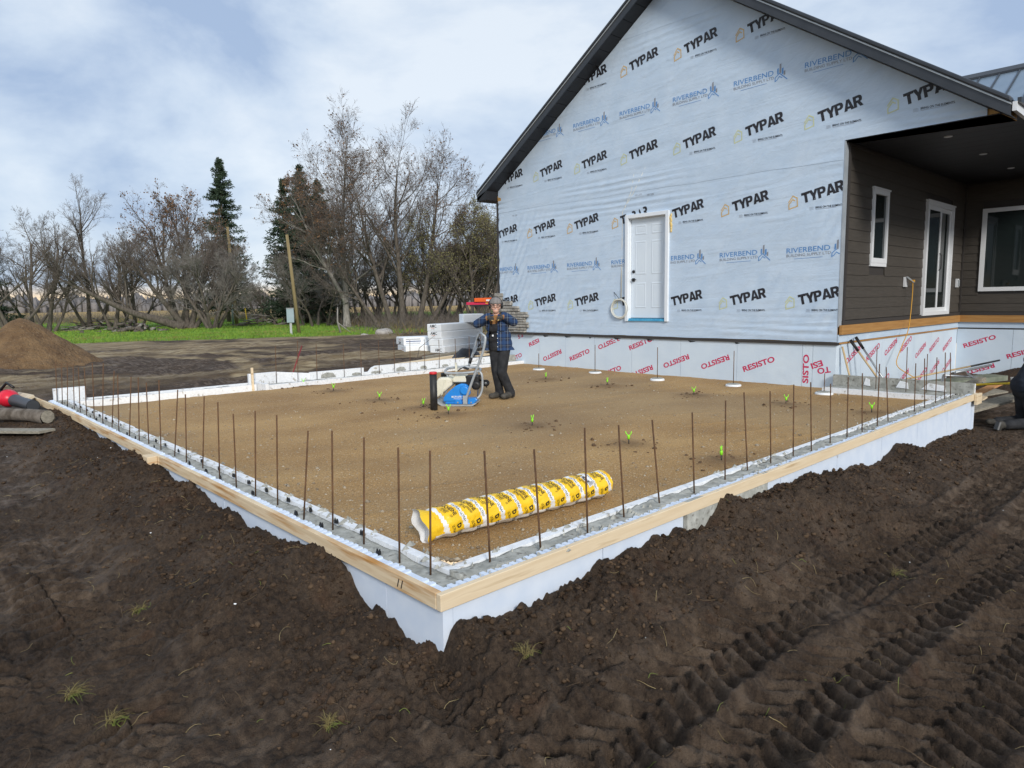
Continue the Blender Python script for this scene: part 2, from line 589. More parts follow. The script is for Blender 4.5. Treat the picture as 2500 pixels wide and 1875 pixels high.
def ground_h(x, y):
    x = np.asarray(x, float)
    y = np.asarray(y, float)
    # broad level of the yard
    base = -0.42 + 0*x
    base = base + sstep(-1.5, -0.2, -x)*0.0
    right = sstep(0.5, -1.2, y)
    base = base - 0.10*right*sstep(0, 4, x) - 0.05*sstep(4, 10, x)*right
    back = sstep(2.0, 9.0, y)*sstep(1.2, -0.4, x) + sstep(9.5, 10.2, y)
    base = base + 0.17*np.clip(back, 0, 1)
    far = sstep(30, 60, np.hypot(x, y))
    base = base*(1-far) + (-0.30)*far
    # porch pit beside the house
    pit = sstep(9.3, 9.9, x)*sstep(-1.5, -0.3, y)*sstep(2.6, 2.0, y)
    base = base*(1-pit) + (-0.62 + 0.05*(x-10)/6)*pit
    mound = np.exp(-((x-16.5)/0.55)**2)*sstep(2.4, 1.8, y)*sstep(-4, -1, y)*(0.30+0.12*np.sin(y*3.1))*pit
    mound = mound + 0.22*np.exp(-((x-13.2)/1.3)**2-((y-1.9)/0.35)**2)*pit
    base = base + mound
    # soil banked against the forms
    dl = np.where(y > 0, -x, np.hypot(np.minimum(x, 0), y))
    dr = np.where(x > 0, -y, np.hypot(x, np.minimum(y, 0)))
    cl = np.interp(y, CRL[:, 0], CRL[:, 1]) - 0.02 - 0.055*sstep(.7, 1.6, y) + 0.03*fbm(x, y, 5.0, 3, 2)
    cr = np.interp(x, CRR[:, 0], CRR[:, 1]) - 0.06 + 0.03*fbm(x, y, 5.0, 3, 3)
    wob = 0.16*fbm(x, y, 1.3, 3, 5)
    wl_ = np.where((x < 0.2) & (y > -0.3), sstep(1.05+wob, 0.12, dl)*(1-sstep(10.6, 11.6, y)), 0)
    wr_ = np.where((y < 0.2) & (x > -0.3), sstep(0.80+wob, 0.10, dr)*(1-sstep(9.3, 10.2, x)), 0)
    wl_ = wl_*sstep(-0.3, 0.05, y)
    wr_ = wr_*sstep(-0.3, 0.05, x)*(1-sstep(.06, -.02, x)*sstep(-.16, .08, y))
    h = base + (cl-base)*wl_
    h = np.maximum(h, base + (cr-base)*wr_)
    # loose heap left of the pit at the corner
    h = h + 0.10*np.exp(-((x+0.62)/0.35)**2-((y-0.95)/0.55)**2)
    h = h - 0.05*np.exp(-((x+0.03)/0.14)**2-((y-0.15)/0.22)**2) - 0.04*np.exp(-((x+0.02)/0.09)**2-((y+0.10)/0.16)**2)
    berm = np.clip(wl_+wr_, 0, 1)
    near = np.exp(-np.hypot(x, y)/14.0)
    # tyre lug prints, in bands that run along the forms
    tm, tz = 0*x, 0*x
    for y0, wd, ph, xa, xb in ((-0.92, 0.22, 0.0, -0.6, 9.5), (-1.42, 0.20, 0.07, 0.0, 9.0), (-1.93, 0.24, 0.03, -0.5, 9.0), (-2.46, 0.24, 0.09, 0, 9.0)):
        yc = y - y0 - 0.07*np.sin(x*0.7+ph*20) - .05*fbm(x, y*.2, .8, 2, 3)
        band = sstep(wd+.04, wd-.05, np.abs(yc))*sstep(xa, xa+.5, x)*sstep(xb, xb-1.5, x)
        keep = sstep(-0.62, -0.25, fbm(x, y, 0.75, 3, 11+int(ph*100)))
        lug = np.sin((x + 0.62*np.abs(yc) + 0.035*np.sign(yc) + ph + .03*fbm(x, y, 2.2, 3, 6))*2*np.pi/0.135)*(.8+.4*fbm(x, y, 1.4, 3, 4))
        lug = np.clip(lug*1.9, -1, 1)
        lip = np.exp(-((np.abs(yc)-wd-.03)/.035)**2)*sstep(xa, xa+.5, x)*sstep(xb, xb-1.5, x)*.022
        tz = tz + band*keep*(0.030*lug - 0.020) + lip*keep
        tm = np.maximum(tm, band*keep)
    for x0, wd, ph, ya, yb in ((-1.32, 0.21, 0.02, 0.3, 9), (-1.85, 0.22, 0.06, 1.0, 9), (-0.55, .17, .05, -2.6, -.3)):
        xc = x - x0 - 0.08*np.sin(y*0.6+ph*30)
        band = sstep(wd+.04, wd-.05, np.abs(xc))*sstep(ya, ya+.5, y)*sstep(yb, yb-.8, y)
        keep = sstep(-0.25, 0.10, fbm(x, y, 0.8, 3, 17+int(ph*100)))
        lug = np.sin((y + 0.6*np.abs(xc) + 0.035*np.sign(xc) + ph + .03*fbm(x, y, 2.2, 3, 8))*2*np.pi/0.13)
        tz = tz + band*keep*(0.028*np.clip(lug*1.8, -1, 1) - .018)
        tm = np.maximum(tm, band*keep)
    h = h + tz
    # clods and lumps
    rough = 0.45 + 0.45*berm + 0.6*sstep(0.05, 0.4, fbm(x, y, 0.9, 3, 7))
    h = h + near*rough*(1-.6*tm)*(0.045*fbm(x, y, 2.6, 3, 1) + 0.050*(billow(x, y, 8, 3, 2)-0.35) + 0.034*(billow(x, y, 19, 2, 6)-0.35) + 0.012*(vnoise(x*48, y*48, 1)-.5))
    hug = 1 - .6*np.maximum(np.where((y > -.05) & (y < 10.5), sstep(.16, .04, np.abs(x))*(x < .05), 0), np.where((x > -.05) & (x < 10), sstep(.16, .04, np.abs(y))*(y < .05), 0))
    lump = np.clip(berm*1.1 + sstep(-.30, .12, fbm(x, y, 1.1, 3, 12)), 0, 1)*(1-.75*tm)*hug
    wx, wy = x+.05*fbm(x, y, 7, 2, 1), y+.05*fbm(x, y, 7, 2, 2)
    h = h + near*lump*(0.034*(clods(wx, wy, 8.5, 1)-.6) + 0.031*(clods(wx, wy, 17, 2)-.6))*sstep(-.5, .2, fbm(x, y, 2.3, 2, 9)) + near*(.6+.7*lump)*0.019*(clods(wx, wy, 31, 3)-.6) + near*.04*fbm(x, y, 5.5, 3, 8) + near*.03*fbm(x*2.6, y*.9, 2.6, 4, 10)*sstep(.3, -.1, x)*(1-.6*berm) + near*.035*fbm(x*.9, y*2.6, 2.6, 4, 14)*sstep(.3, -.1, y)*(1-.6*berm)
    h = h + (1-near)*0.035*fbm(x, y, 0.9, 4, 4)
    slab = vnoise(x*6.5+1.5*fbm(x, y, 3, 2, 3), y*6.5, 2)
    h = h + near*(1-berm)*(1-tm)*0.030*(np.floor(slab*4)/4-.4)
    # ruts in the yard behind
    yard = sstep(11, 13, y)*sstep(32, 26, y)
    h = h + yard*(0.09*fbm(x*0.5, y*1.3, 0.9, 4, 9) + 0.10*(billow(x, y, 1.7, 3, 5)-.35))
    # short tread marks on the left
    for cx, cy, a, ln in ((-0.95, 1.55, 1.0, .42), (-0.72, 1.08, 1.15, .35), (-1.0, 2.25, 0.95, .30)):
        u = (x-cx)*math.cos(a) + (y-cy)*math.sin(a)
        v = -(x-cx)*math.sin(a) + (y-cy)*math.cos(a)
        band = sstep(ln, ln-.12, np.abs(u))*sstep(0.16, 0.10, np.abs(v))
        h = h + band*(0.018*np.clip(1.6*np.sin((u+0.2*np.abs(v))*2*np.pi/0.11), -1, 1) - 0.01)
    return h


def grid_axis(parts):
    out = [parts[0][0]]
    for a, b, st in parts:
        n = max(1, int(round((b-a)/st)))
        out += list(np.linspace(a, b, n+1)[1:])
    return np.array(out)


gx = grid_axis([(-1500, -300, 400), (-300, -60, 60), (-60, -12, 12), (-12, -4, 2), (-4, -2.4, .2), (-2.4, 1.7, .0135), (1.7, 4.5, .023), (4.5, 10.2, .042), (10.2, 17, .09), (17, 30, .7), (30, 70, 2.0), (70, 200, 13), (200, 1500, 200)])
gy = grid_axis([(-1500, -300, 400), (-300, -60, 60), (-60, -12, 12), (-12, -4, 2), (-4, -2.7, .1), (-2.7, 1.7, .0135), (1.7, 4.5, .023), (4.5, 10.4, .045), (10.4, 20, .11), (20, 42, .45), (42, 90, 2.0), (90, 300, 15), (300, 1500, 200)])
GX, GY = np.meshgrid(gx, gy, indexing='ij')
GZ = ground_h(GX, GY)
nx, ny = len(gx), len(gy)
idx = np.arange(nx*ny).reshape(nx, ny)
Q = np.stack([idx[:-1, :-1], idx[1:, :-1], idx[1:, 1:], idx[:-1, 1:]], -1).reshape(-1, 4)
cx_, cy_ = ((GX[:-1, :-1]+GX[1:, 1:])/2).ravel(), ((GY[:-1, :-1]+GY[1:, 1:])/2).ravel()
inside = ((cx_ > 0.09) & (cx_ < 9.86) & (cy_ > 0.09) & (cy_ < 9.62)) | ((cx_ > 9.95) & (cx_ < 30) & (cy_ > 2.15) & (cy_ < 10.3))
Q = Q[~inside]
GV = np.stack([GX.ravel(), GY.ravel(), GZ.ravel()], 1)
used = np.zeros(len(GV), bool)
used[Q.ravel()] = True
remap = np.cumsum(used)-1
ground = fast('ground', GV[used], remap[Q], [], smooth=True)
ground['kind'] = 'structure'
# soil types as a colour attribute: R = green sward, G = dry tan dirt, B = stubble field
X, Y = GV[used][:, 0], GV[used][:, 1]
dist = np.hypot(X-CAM.x, Y-CAM.y)
edge = 33.5 + 2.2*fbm(X, Y, 0.12, 3, 3) - 0.28*(X-12)
sward = sstep(-1.0, 1.2, Y-edge)
tan = sstep(-0.12, 0.18, fbm(X*0.5, Y*1.1, 0.42, 5, 8))*sstep(12.5, 17, Y)*(1-sward)
_rut = np.minimum(np.abs(X-4.6-1.6*np.sin((Y-14)*.33)), np.abs(X-6.2-1.6*np.sin((Y-14)*.33)))
tan = np.clip(tan*.85 + .95*sstep(.42, .18, _rut+.12*fbm(X, Y, 2, 2, 3))*sstep(13, 14.5, Y)*sstep(29, 24, Y)*(1-sward), 0, 1)
tan = np.clip(tan + 0.75*sstep(23, 29, Y+5*fbm(X, Y, .25, 4, 2))*(1-sward)*sstep(-.35, .1, fbm(X, Y, .8, 4, 5)), 0, 1)
field = sstep(122, 140, dist + 6*fbm(X, Y, 0.05, 2, 4))
_dl = np.where(Y > 0, -X, np.hypot(np.minimum(X, 0), Y))
_dr = np.where(X > 0, -Y, np.hypot(X, np.minimum(Y, 0)))
_bank = np.maximum(np.where((X < .2) & (Y > -.3) & (Y < 11), sstep(1.0, .5, _dl), 0), np.where((Y < .2) & (X > -.3) & (X < 10), sstep(.8, .4, _dr), 0))
wet = np.clip(1 - sstep(-.15, .3, fbm(X, Y, 0.9, 3, 7)) - .8*_bank, 0, 1)*sstep(.9, .2, billow(X, Y, 8, 3, 2)*2)
ca = ground.data.color_attributes.new('soil', 'FLOAT_COLOR', 'POINT')
ca.data.foreach_set('color', np.stack([sward, tan, field, wet], 1).astype(np.float32).ravel())


def ground_material():
    m = bpy.data.materials.new('bare_soil')
    m.use_nodes = True
    n, l = m.node_tree.nodes, m.node_tree.links
    b = n['Principled BSDF']
    g = n.new('ShaderNodeNewGeometry')
    at = n.new('ShaderNodeAttribute')
    at.attribute_name = 'soil'
    sp = n.new('ShaderNodeSeparateColor')
    l.new(at.outputs['Color'], sp.inputs['Color'])

    def nz(sc, det=5, st=None, rough=0.55):
        t = n.new('ShaderNodeTexNoise')
        t.inputs['Scale'].default_value = sc
        t.inputs['Detail'].default_value = det
        t.inputs['Roughness'].default_value = rough
        src = g.outputs['Position']
        if st:
            mp = n.new('ShaderNodeMapping')
            mp.inputs['Scale'].default_value = st
            l.new(src, mp.inputs['Vector'])
            src = mp.outputs['Vector']
        l.new(src, t.inputs['Vector'])
        return t.outputs['Fac']

    def rp(fac, cols):
        r = n.new('ShaderNodeValToRGB')
        el = r.color_ramp.elements
        el[0].position, el[0].color = cols[0][0], rgba(cols[0][1])
        el[1].position, el[1].color = cols[-1][0], rgba(cols[-1][1])
        for p, c in cols[1:-1]:
            q = el.new(p)
            q.color = rgba(c)
        l.new(fac, r.inputs['Fac'])
        return r.outputs['Color']

    def mx(f, a, c):
        q = n.new('ShaderNodeMixRGB')
        if isinstance(f, float):
            q.inputs['Fac'].default_value = f
        else:
            l.new(f, q.inputs['Fac'])
        l.new(a, q.inputs['Color1'])
        l.new(c, q.inputs['Color2'])
        return q.outputs['Color']
    mud = rp(nz(1.9, 10, None, 0.70), [(0.32, (0.020, 0.012, 0.008)), (0.47, (0.050, 0.032, 0.020)), (0.58, (0.100, 0.067, 0.043)), (0.70, (0.185, 0.130, 0.088))])
    fine = rp(nz(30, 9, None, .72), [(0.38, (0.018, 0.011, 0.007)), (0.64, (0.110, 0.073, 0.046))])
    col = mx(0.55, mud, fine)
    flatc = rp(nz(3.2, 10, None, .70), [(0.35, (0.115, 0.078, 0.050)), (0.65, (0.225, 0.162, 0.110))])
    fm = n.new('ShaderNodeMath')
    fm.operation = 'MULTIPLY'
    fm.inputs[1].default_value = 0.6
    l.new(at.outputs['Alpha'], fm.inputs[0])
    col = mx(fm.outputs[0], col, flatc)
    reddish = rp(nz(4, 4), [(0.60, (0, 0, 0)), (0.74, (0.5, 0.5, 0.5))])
    red = n.new('ShaderNodeRGB')
    red.outputs[0].default_value = (0.085, 0.038, 0.018, 1)
    col = mx(reddish, col, red.outputs[0])
    dry = rp(nz(2.2, 7, (0.5, 1.4, 1)), [(0.34, (0.13, 0.088, 0.045)), (0.50, (0.27, 0.20, 0.112)), (0.64, (0.42, 0.335, 0.205))])
    col = mx(sp.outputs['Green'], col, dry)
    grass = rp(nz(0.55, 7), [(0.32, (0.085, 0.14, 0.022)), (0.46, (0.13, 0.27, 0.02)), (0.6, (0.16, 0.33, 0.025)), (0.74, (0.22, 0.25, 0.05))])
    col = mx(sp.outputs['Red'], col, grass)
    fld = rp(nz(0.09, 6, (0.3, 1, 1)), [(0.35, (0.30, 0.20, 0.07)), (0.65, (0.45, 0.31, 0.12))])
    col = mx(sp.outputs['Blue'], col, fld)
    l.new(col, b.inputs['Base Color'])
    mr = n.new('ShaderNodeMapRange')
    mr.inputs['From Min'].default_value = 0.0
    mr.inputs['From Max'].default_value = 1.0
    mr.inputs['To Min'].default_value = 0.88
    mr.inputs['To Max'].default_value = 0.55
    l.new(at.outputs['Alpha'], mr.inputs['Value'])
    l.new(mr.outputs['Result'], b.inputs['Roughness'])
    b.inputs['Specular IOR Level'].default_value = 0.3
    b1 = n.new('ShaderNodeBump')
    b1.inputs['Strength'].default_value = 0.9
    b1.inputs['Distance'].default_value = 0.06
    l.new(nz(24, 8, None, 0.68), b1.inputs['Height'])
    b2 = n.new('ShaderNodeBump')
    b2.inputs['Strength'].default_value = 0.6
    b2.inputs['Distance'].default_value = 0.02
    l.new(nz(120, 5), b2.inputs['Height'])
    l.new(b1.outputs['Normal'], b2.inputs['Normal'])
    l.new(b2.outputs['Normal'], b.inputs['Normal'])
    return m


M_SOIL = ground_material()
ground.data.materials.append(M_SOIL)


def gz(x, y):
    return float(ground_h(np.array([x]), np.array([y]))[0])


# ------------------------------------------------------------------ compacted gravel pad inside the forms
def pad_h(x, y):
    x = np.asarray(x, float)
    y = np.asarray(y, float)
    h = -0.105 + 0.012*fbm(x, y, 0.5, 3, 1) + 0.006*fbm(x, y, 3, 3, 2) + 0.004*(billow(x, y, 22, 2, 3)-.35)
    u = x*.28 + y*.96 + .35*fbm(x, y, .35, 2, 9)
    h = h + .010*np.exp(-((np.mod(u, .52)-.26)/.035)**2)*sstep(-.1, .3, fbm(x, y, .7, 3, 7)) + .006*(clods(x, y, 7, 2)-.6)*sstep(.1, .5, fbm(x, y, .9, 2, 3))
    h = h + 0.055*np.exp(-(x-0.32)/0.18) + 0.05*np.exp(-(y-0.32)/0.18)
    h = h + 0.006*np.sin((x*0.5+y*0.87)*2.3*2)*sstep(0, .4, fbm(x, y, .4, 2, 5))
    return h


px = np.arange(0.30, 9.87, 0.037)
py = np.arange(0.30, 9.66, 0.037)
PX, PY = np.meshgrid(px, py, indexing='ij')
PZ = pad_h(PX, PY)
GREEN = [(4.014, 9.594), (4.006, 8.43), (3.886, 6.734), (3.879, 5.54), (3.773, 4.797), (7.655, 6.695), (7.622, 5.14), (7.614, 3.359), (7.622, 1.848), (3.919, 3.313), (3.852, 1.782), (3.857, .695), (7.584, .67)]
disturb = np.zeros_like(PX)
for a, b in GREEN:
    d = np.hypot(PX-a, (PY-b))
    k = np.exp(-(d/0.26)**2)
    disturb = np.maximum(disturb, k)
    PZ = PZ + 0.02*k*(0.5+billow(PX, PY, 14, 2, 1))
i2 = np.arange(PX.size).reshape(PX.shape)
PQ = np.stack([i2[:-1, :-1], i2[1:, :-1], i2[1:, 1:], i2[:-1, 1:]], -1).reshape(-1, 4)
pad = fast('gravel_pad', np.stack([PX.ravel(), PY.ravel(), PZ.ravel()], 1), PQ, [], smooth=True)
pad['kind'] = 'structure'
damp = np.clip(sstep(0.1, 0.5, fbm(PX, PY, 0.28, 3, 6)+0.15*sstep(6, 9, PY)*sstep(4, 1, PX)), 0, 1)
ca = pad.data.color_attributes.new('soil', 'FLOAT_COLOR', 'POINT')
ca.data.foreach_set('color', np.stack([disturb, damp, 0*damp, 0*damp+1], -1).astype(np.float32).ravel())
m = mat('brown_pit_run_gravel', (0.295, 0.175, 0.066), (0.425, 0.270, 0.110), scale=0.9, rough=0.85, stretch=(0.6, 1, 1), detail=8, bump=0.55, bscale=55, bdist=0.012,
        c3=(0.56, 0.45, 0.30), s3=70, f3=(0.60, 0.70))
n, l = m.node_tree.nodes, m.node_tree.links
b = n['Principled BSDF']
src = b.inputs['Base Color'].links[0].from_socket
at = n.new('ShaderNodeAttribute')
at.attribute_name = 'soil'
sp = n.new('ShaderNodeSeparateColor')
l.new(at.outputs['Color'], sp.inputs['Color'])
nf = n.new('ShaderNodeTexNoise')
nf.inputs['Scale'].default_value = 120
nf.inputs['Detail'].default_value = 4
tcn = n.new('ShaderNodeTexCoord')
l.new(tcn.outputs['Object'], nf.inputs['Vector'])
rr = n.new('ShaderNodeValToRGB')
rr.color_ramp.elements[0].position, rr.color_ramp.elements[0].color = 0.35, (0.55, 0.55, 0.55, 1)
rr.color_ramp.elements[1].position, rr.color_ramp.elements[1].color = 0.65, (1.35, 1.3, 1.25, 1)
l.new(nf.outputs['Fac'], rr.inputs['Fac'])
mm = n.new('ShaderNodeMixRGB')
mm.blend_type = 'MULTIPLY'
mm.inputs['Fac'].default_value = 1
l.new(src, mm.inputs['Color1'])
l.new(rr.outputs['Color'], mm.inputs['Color2'])
cur = mm.outputs['Color']
for sock, colr, amt in (('Green', (0.24, 0.185, 0.115), 0.35), ('Red', (0.13, 0.075, 0.034), 0.75)):
    mu = n.new('ShaderNodeMath')
    mu.operation = 'MULTIPLY'
    mu.inputs[1].default_value = amt
    l.new(sp.outputs[sock], mu.inputs[0])
    m2 = n.new('ShaderNodeMixRGB')
    l.new(mu.outputs[0], m2.inputs['Fac'])
    l.new(cur, m2.inputs['Color1'])
    m2.inputs['Color2'].default_value = rgba(colr)
    cur = m2.outputs['Color']
l.new(cur, b.inputs['Base Color'])
M_GRAV = m
pad.data.materials.append(M_GRAV)

# ------------------------------------------------------------------ foundation
FD = thing('garage_foundation', 'insulated concrete foundation of white foam forms edged with lumber and rusty rebar', 'foundation', (4.9, 5.2, -0.4))


def foam_panel(a, b, z0, z1, axis, teeth, name='foam_panel', m=M_FOAMB, up=(0.0, 0.0)):
    """One foam form panel; a, b = opposite plan corners. teeth: (start, end) run of moulded nubs on the top edge."""
    mb = MB()
    mb.bx((a[0], a[1], z0), (b[0], b[1], z1))
    if teeth:
        ln = (b[0]-a[0]) if axis == 0 else (b[1]-a[1])
        k = int(abs(ln)/0.052)
        for i in range(k):
            if random.random() < 0.12:
                continue
            t = (i+0.5)/k
            s = 0.030
            if axis == 0:
                c = (a[0]+ln*t, (a[1]+b[1])/2 + random.uniform(-.004, .004), z1+0.004)
                mb.box(c, (s, abs(b[1]-a[1])*0.86, 0.018+random.uniform(-.006, .008)))
            else:
                c = ((a[0]+b[0])/2 + random.uniform(-.004, .004), a[1]+ln*t, z1+0.004)
                mb.box(c, (abs(b[0]-a[0])*0.86, s, 0.018+random.uniform(-.006, .008)))
    return mb.build(name, m, FD)


PL = 1.2
for i in range(10):                                             # outer panels under the left-hand forms
    y0, y1 = (0.038 if i == 0 else .56 + (i-1)*PL), min(.56 + i*PL, 10.36) - 0.007
    if y1 <= y0:
        continue
    foam_panel((0.038, y0), (0.102, y1), -0.95, -0.022, 1, True)
    foam_panel((0.25, max(y0, 0.25)), (0.314, min(y1, 10.0)), -0.5, -0.012+random.uniform(-.006, .004), 1, False, m=M_FOAM)
for i in range(9):                                              # outer panels under the right-hand forms
    x0, x1 = 0.104 + i*PL, min(0.104 + (i+1)*PL, 9.83) - 0.007
    if x1 <= x0:
        continue
    foam_panel((x0, 0.038), (x1, 0.102), -0.95, -0.022, 0, True)
    foam_panel((max(x0, 0.316), 0.25), (min(x1, 9.52), 0.314), -0.5, -0.012+random.uniform(-.006, .004), 0, False, m=M_FOAM)


def slop(a, b, axis, top, amp, seed, name='concrete_core', wide=None):
    """Uneven poured concrete strip between two plan corners."""
    st = 0.03
    xs = np.arange(a[0], b[0]+1e-6, st) if axis == 0 else np.linspace(a[0], b[0], 9)
    ys = np.arange(a[1], b[1]+1e-6, st) if axis == 1 else np.linspace(a[1], b[1], 9)
    A, B = np.meshgrid(xs, ys, indexing='ij')
    Z = top + amp*(fbm(A, B, 4, 3, seed) + 0.8*(billow(A, B, 12, 2, seed+1)-.4))
    ii = np.arange(A.size).reshape(A.shape)
    F = np.stack([ii[:-1, :-1], ii[1:, :-1], ii[1:, 1:], ii[:-1, 1:]], -1).reshape(-1, 4)
    V = np.stack([A.ravel(), B.ravel(), Z.ravel()], 1)
    edge = np.concatenate([ii[:, 0], ii[-1, 1:], ii[-2::-1, -1], ii[0, -2:0:-1]])
    base = V[edge].copy()
    base[:, 2] -= 0.4
    k = len(edge)
    nb = len(V) + np.arange(k)
    S = np.stack([edge, np.roll(edge, -1), np.roll(nb, -1), nb], 1)
    return fast(name, np.concatenate([V, base]), np.concatenate([F, S[:, ::-1]]), M_CONC, FD)


slop((0.1025, 0.10), (0.2495, 9.92), 1, -0.045, 0.014, 1)
slop((0.25, 0.1025), (9.55, 0.2495), 0, -0.022, 0.024, 2)
# mortar droppings smeared over the forms
mb = MB()
for i in range(420):
    if random.random() < 0.72:
        x, y = random.uniform(0.3, 9.6), random.choice([random.gauss(.17, .07), random.gauss(.06, .03), random.gauss(.29, .03)])
        if math.sin(x*2.1)+math.sin(x*0.9+1) < -0.5:
            continue
    else:
        y, x = random.uniform(0.3, 9.5), random.gauss(.28, .03)
    y = max(y, 0.01)
    s = random.uniform(.008, .045)
    k = 6
    zt = -0.004 + random.uniform(0, .008)
    a0 = random.random()*6
    ring = [(x+s*random.uniform(.5, 1.3)*math.cos(a0+6.283*j/k), y+0.6*s*random.uniform(.5, 1.2)*math.sin(a0+6.283*j/k), -0.02) for j in range(k)]
    mb.add(ring+[(x, y, zt+0.006)], [(j, (j+1) % k, k) for j in range(k)], 0, False)
o = mb.build('mortar_crumbs', M_CONC, FD)
o['kind'] = 'stuff'

# black plastic web ties poking out of the trench on the left
tie = None
for i in range(26):
    y = 0.75 + i*0.36 + random.uniform(-.04, .04)
    for x in (0.125, 0.235):
        if random.random() < 0.25:
            continue
        if tie is None:
            mb = MB().box((0, 0, 0), (0.012, 0.030, 0.022)).box((0, 0.010, 0.014), (0.008, 0.006, 0.016)).box((0, -0.010, 0.014), (0.008, 0.006, 0.016)).xf(Matrix.Translation(wloc(FD)))
            tie = mb.build('plastic_tie', M_BLACK, FD)
            t = tie
        else:
            t = tie.copy()
            COL.objects.link(t)
        t.location = Vector((x, y, -0.015)) - wloc(FD)
        t.rotation_euler = (0, 0, random.uniform(-.3, .3))

# lumber along the top of the forms
def board(name, a, b, m, parent, label=None):
    o = MB().bx(a, b).build(name, m, parent, bevel=0.003, seg=1)
    if label:
        o['label'] = label
    return o


yb = [0.040, 4.53, 8.4]
board('form_board', (0.0, 0.0415, -0.089), (0.038, 4.52, 0.0), M_LUMB, FD)
board('form_board', (-0.005, 4.524, -0.0905), (0.0365, 8.4, -0.002), M_LUMB, FD)
MB().prism([(-0.004, 8.404, -0.09), (0.036, 8.404, -0.09), (-0.06, 11.25, -0.09), (-0.10, 11.25, -0.09)], (0, 0, 0.093)).build('form_board', M_LUMB, FD)
board('form_board', (0.0, 0.0, -0.089), (4.9, 0.0375, 0.0), M_LUMBX, FD)
board('form_board', (4.904, 0.001, -0.0895), (9.86, 0.0375, -0.001), M_LUMBX, FD)
board('brace_block', (9.62, -0.04, -0.15), (9.88, -0.002, 0.003), M_LUMBX, FD)
board('brace_block', (-0.14, 10.95, -0.20), (-0.09, 11.04, 0.0), M_LUMB, FD)
board('brace_block', (-0.095, 4.55, -0.088), (-0.006, 4.72, -0.005), M_LUMB, FD)
mb = MB()
for a in (.34, .375):
    mb.box((-.0012, a, -.045), (.002, .006, .05), rx=.35)
mb.build('pencil_marking', M_BLACK, FD)
# smeared mortar on the middle of the right-hand board
slop((2.2, 0.003), (3.4, 0.036), 0, -0.002, 0.006, 9, 'mortar_smear')
# far low sill where the garage doors will be
foam_panel((0.316, 9.95), (3.25, 10.02), -0.5, -0.028, 0, False, m=M_FOAM)
foam_panel((0.56, 10.24), (3.25, 10.30), -0.6, -0.022, 0, False, m=M_FOAM)
slop((0.32, 10.02), (3.25, 10.24), 0, -0.05, 0.02, 4)
foam_panel((0.104, 10.26), (0.55, 10.325), -0.6, 0.17, 0, False, m=M_FOAM)
foam_panel((0.104, 10.02), (0.32, 10.26), -0.6, -0.02, 0, False, m=M_CONC, name='concrete_core')
# jog and the raised far stretch up to the house
foam_panel((3.27, 9.60), (3.335, 10.30), -0.6, 0.0, 1, False, m=M_FOAM)
foam_panel((3.20, 10.16), (3.75, 10.22), -0.6, 0.155, 0, False, m=M_FOAM)
MB().prism([(3.755, 10.19, 0.15), (3.77, 10.215, 0.15), (4.32, 9.905, .1), (4.30, 9.88, .1)], (0, 0, -0.5)).build('foam_panel', M_FOAM, FD)
foam_panel((3.34, 9.575), (6.6, 9.64), -0.5, -0.02, 0, False, m=M_FOAM)
foam_panel((6.604, 9.572), (9.84, 9.637), -0.5, -0.024, 0, False, m=M_FOAM)
slop((3.34, 9.64), (9.84, 9.87), 0, -0.035, 0.022, 5)
xx = 4.30
while xx < 9.8:
    L_ = min(1.2, 9.84-xx)
    top = 0.125 + random.uniform(-.012, .012)
    if xx > 8.2:
        foam_panel((xx, 9.872), (xx+L_-.006, 9.935), -0.5, top-0.01, 0, False, m=M_CONC, name='concrete_face')
    elif 5.0 < xx < 5.6:
        MB().prism([(xx, 9.87, -.4), (xx, 9.87, 0.02), (xx+.12, 9.87, 0.02), (xx+.2, 9.87, .10), (xx+.3, 9.87, top), (xx+L_-.006, 9.87, top), (xx+L_-.006, 9.87, -.4)], (0, .064, 0)).build('foam_panel', M_FOAM, FD)
    else:
        foam_panel((xx, 9.87), (xx+L_-.006, 9.935), -0.5, top, 0, False, m=M_FOAM)
    xx += L_
for i in range(6):                                            # patches of slopped concrete left on the raised panels
    x = 4.6 + i*0.62 + random.uniform(-.1, .1)
    w, hh = random.uniform(.15, .35), random.uniform(.03, .09)
    MB().prism([(x-w/2, 9.868, -0.01), (x-w*.45, 9.868, hh*.6), (x-w*.1, 9.868, hh), (x+w*.3, 9.868, hh*.8), (x+w/2, 9.868, -0.01)], (0, -0.02, 0)).build('concrete_patch', M_CONC, FD)
# return wall from the near right corner back to the house
foam_panel((9.30, 0.32), (9.365, 2.04), -0.5, -0.025, 1, False, m=M_FOAM)
slop((9.365, 0.25), (9.70, 2.04), 1, -0.02, 0.02, 6)
foam_panel((9.72, 0.04), (9.79, 2.04), -0.9, 0.145, 1, False, m=M_CONC, name='concrete_face')
foam_panel((9.79, 0.04), (9.845, 2.04), -0.9, 0.135, 1, False, m=M_FOAM)
for y, w, hh in ((0.55, .34, .11), (0.98, .18, .12), (1.5, .10, .13)):
    MB().prism([(9.718, y-w/2, -.0), (9.718, y-w*.4, hh*.8), (9.718, y+w*.2, hh), (9.718, y+w*.5, .01)], (-.008, 0, 0)).build('foam_patch', M_FOAM, FD)
board('wood_stake', (3.16, 9.93, -0.3), (3.20, 9.965, 0.29), M_LUMBX, FD)

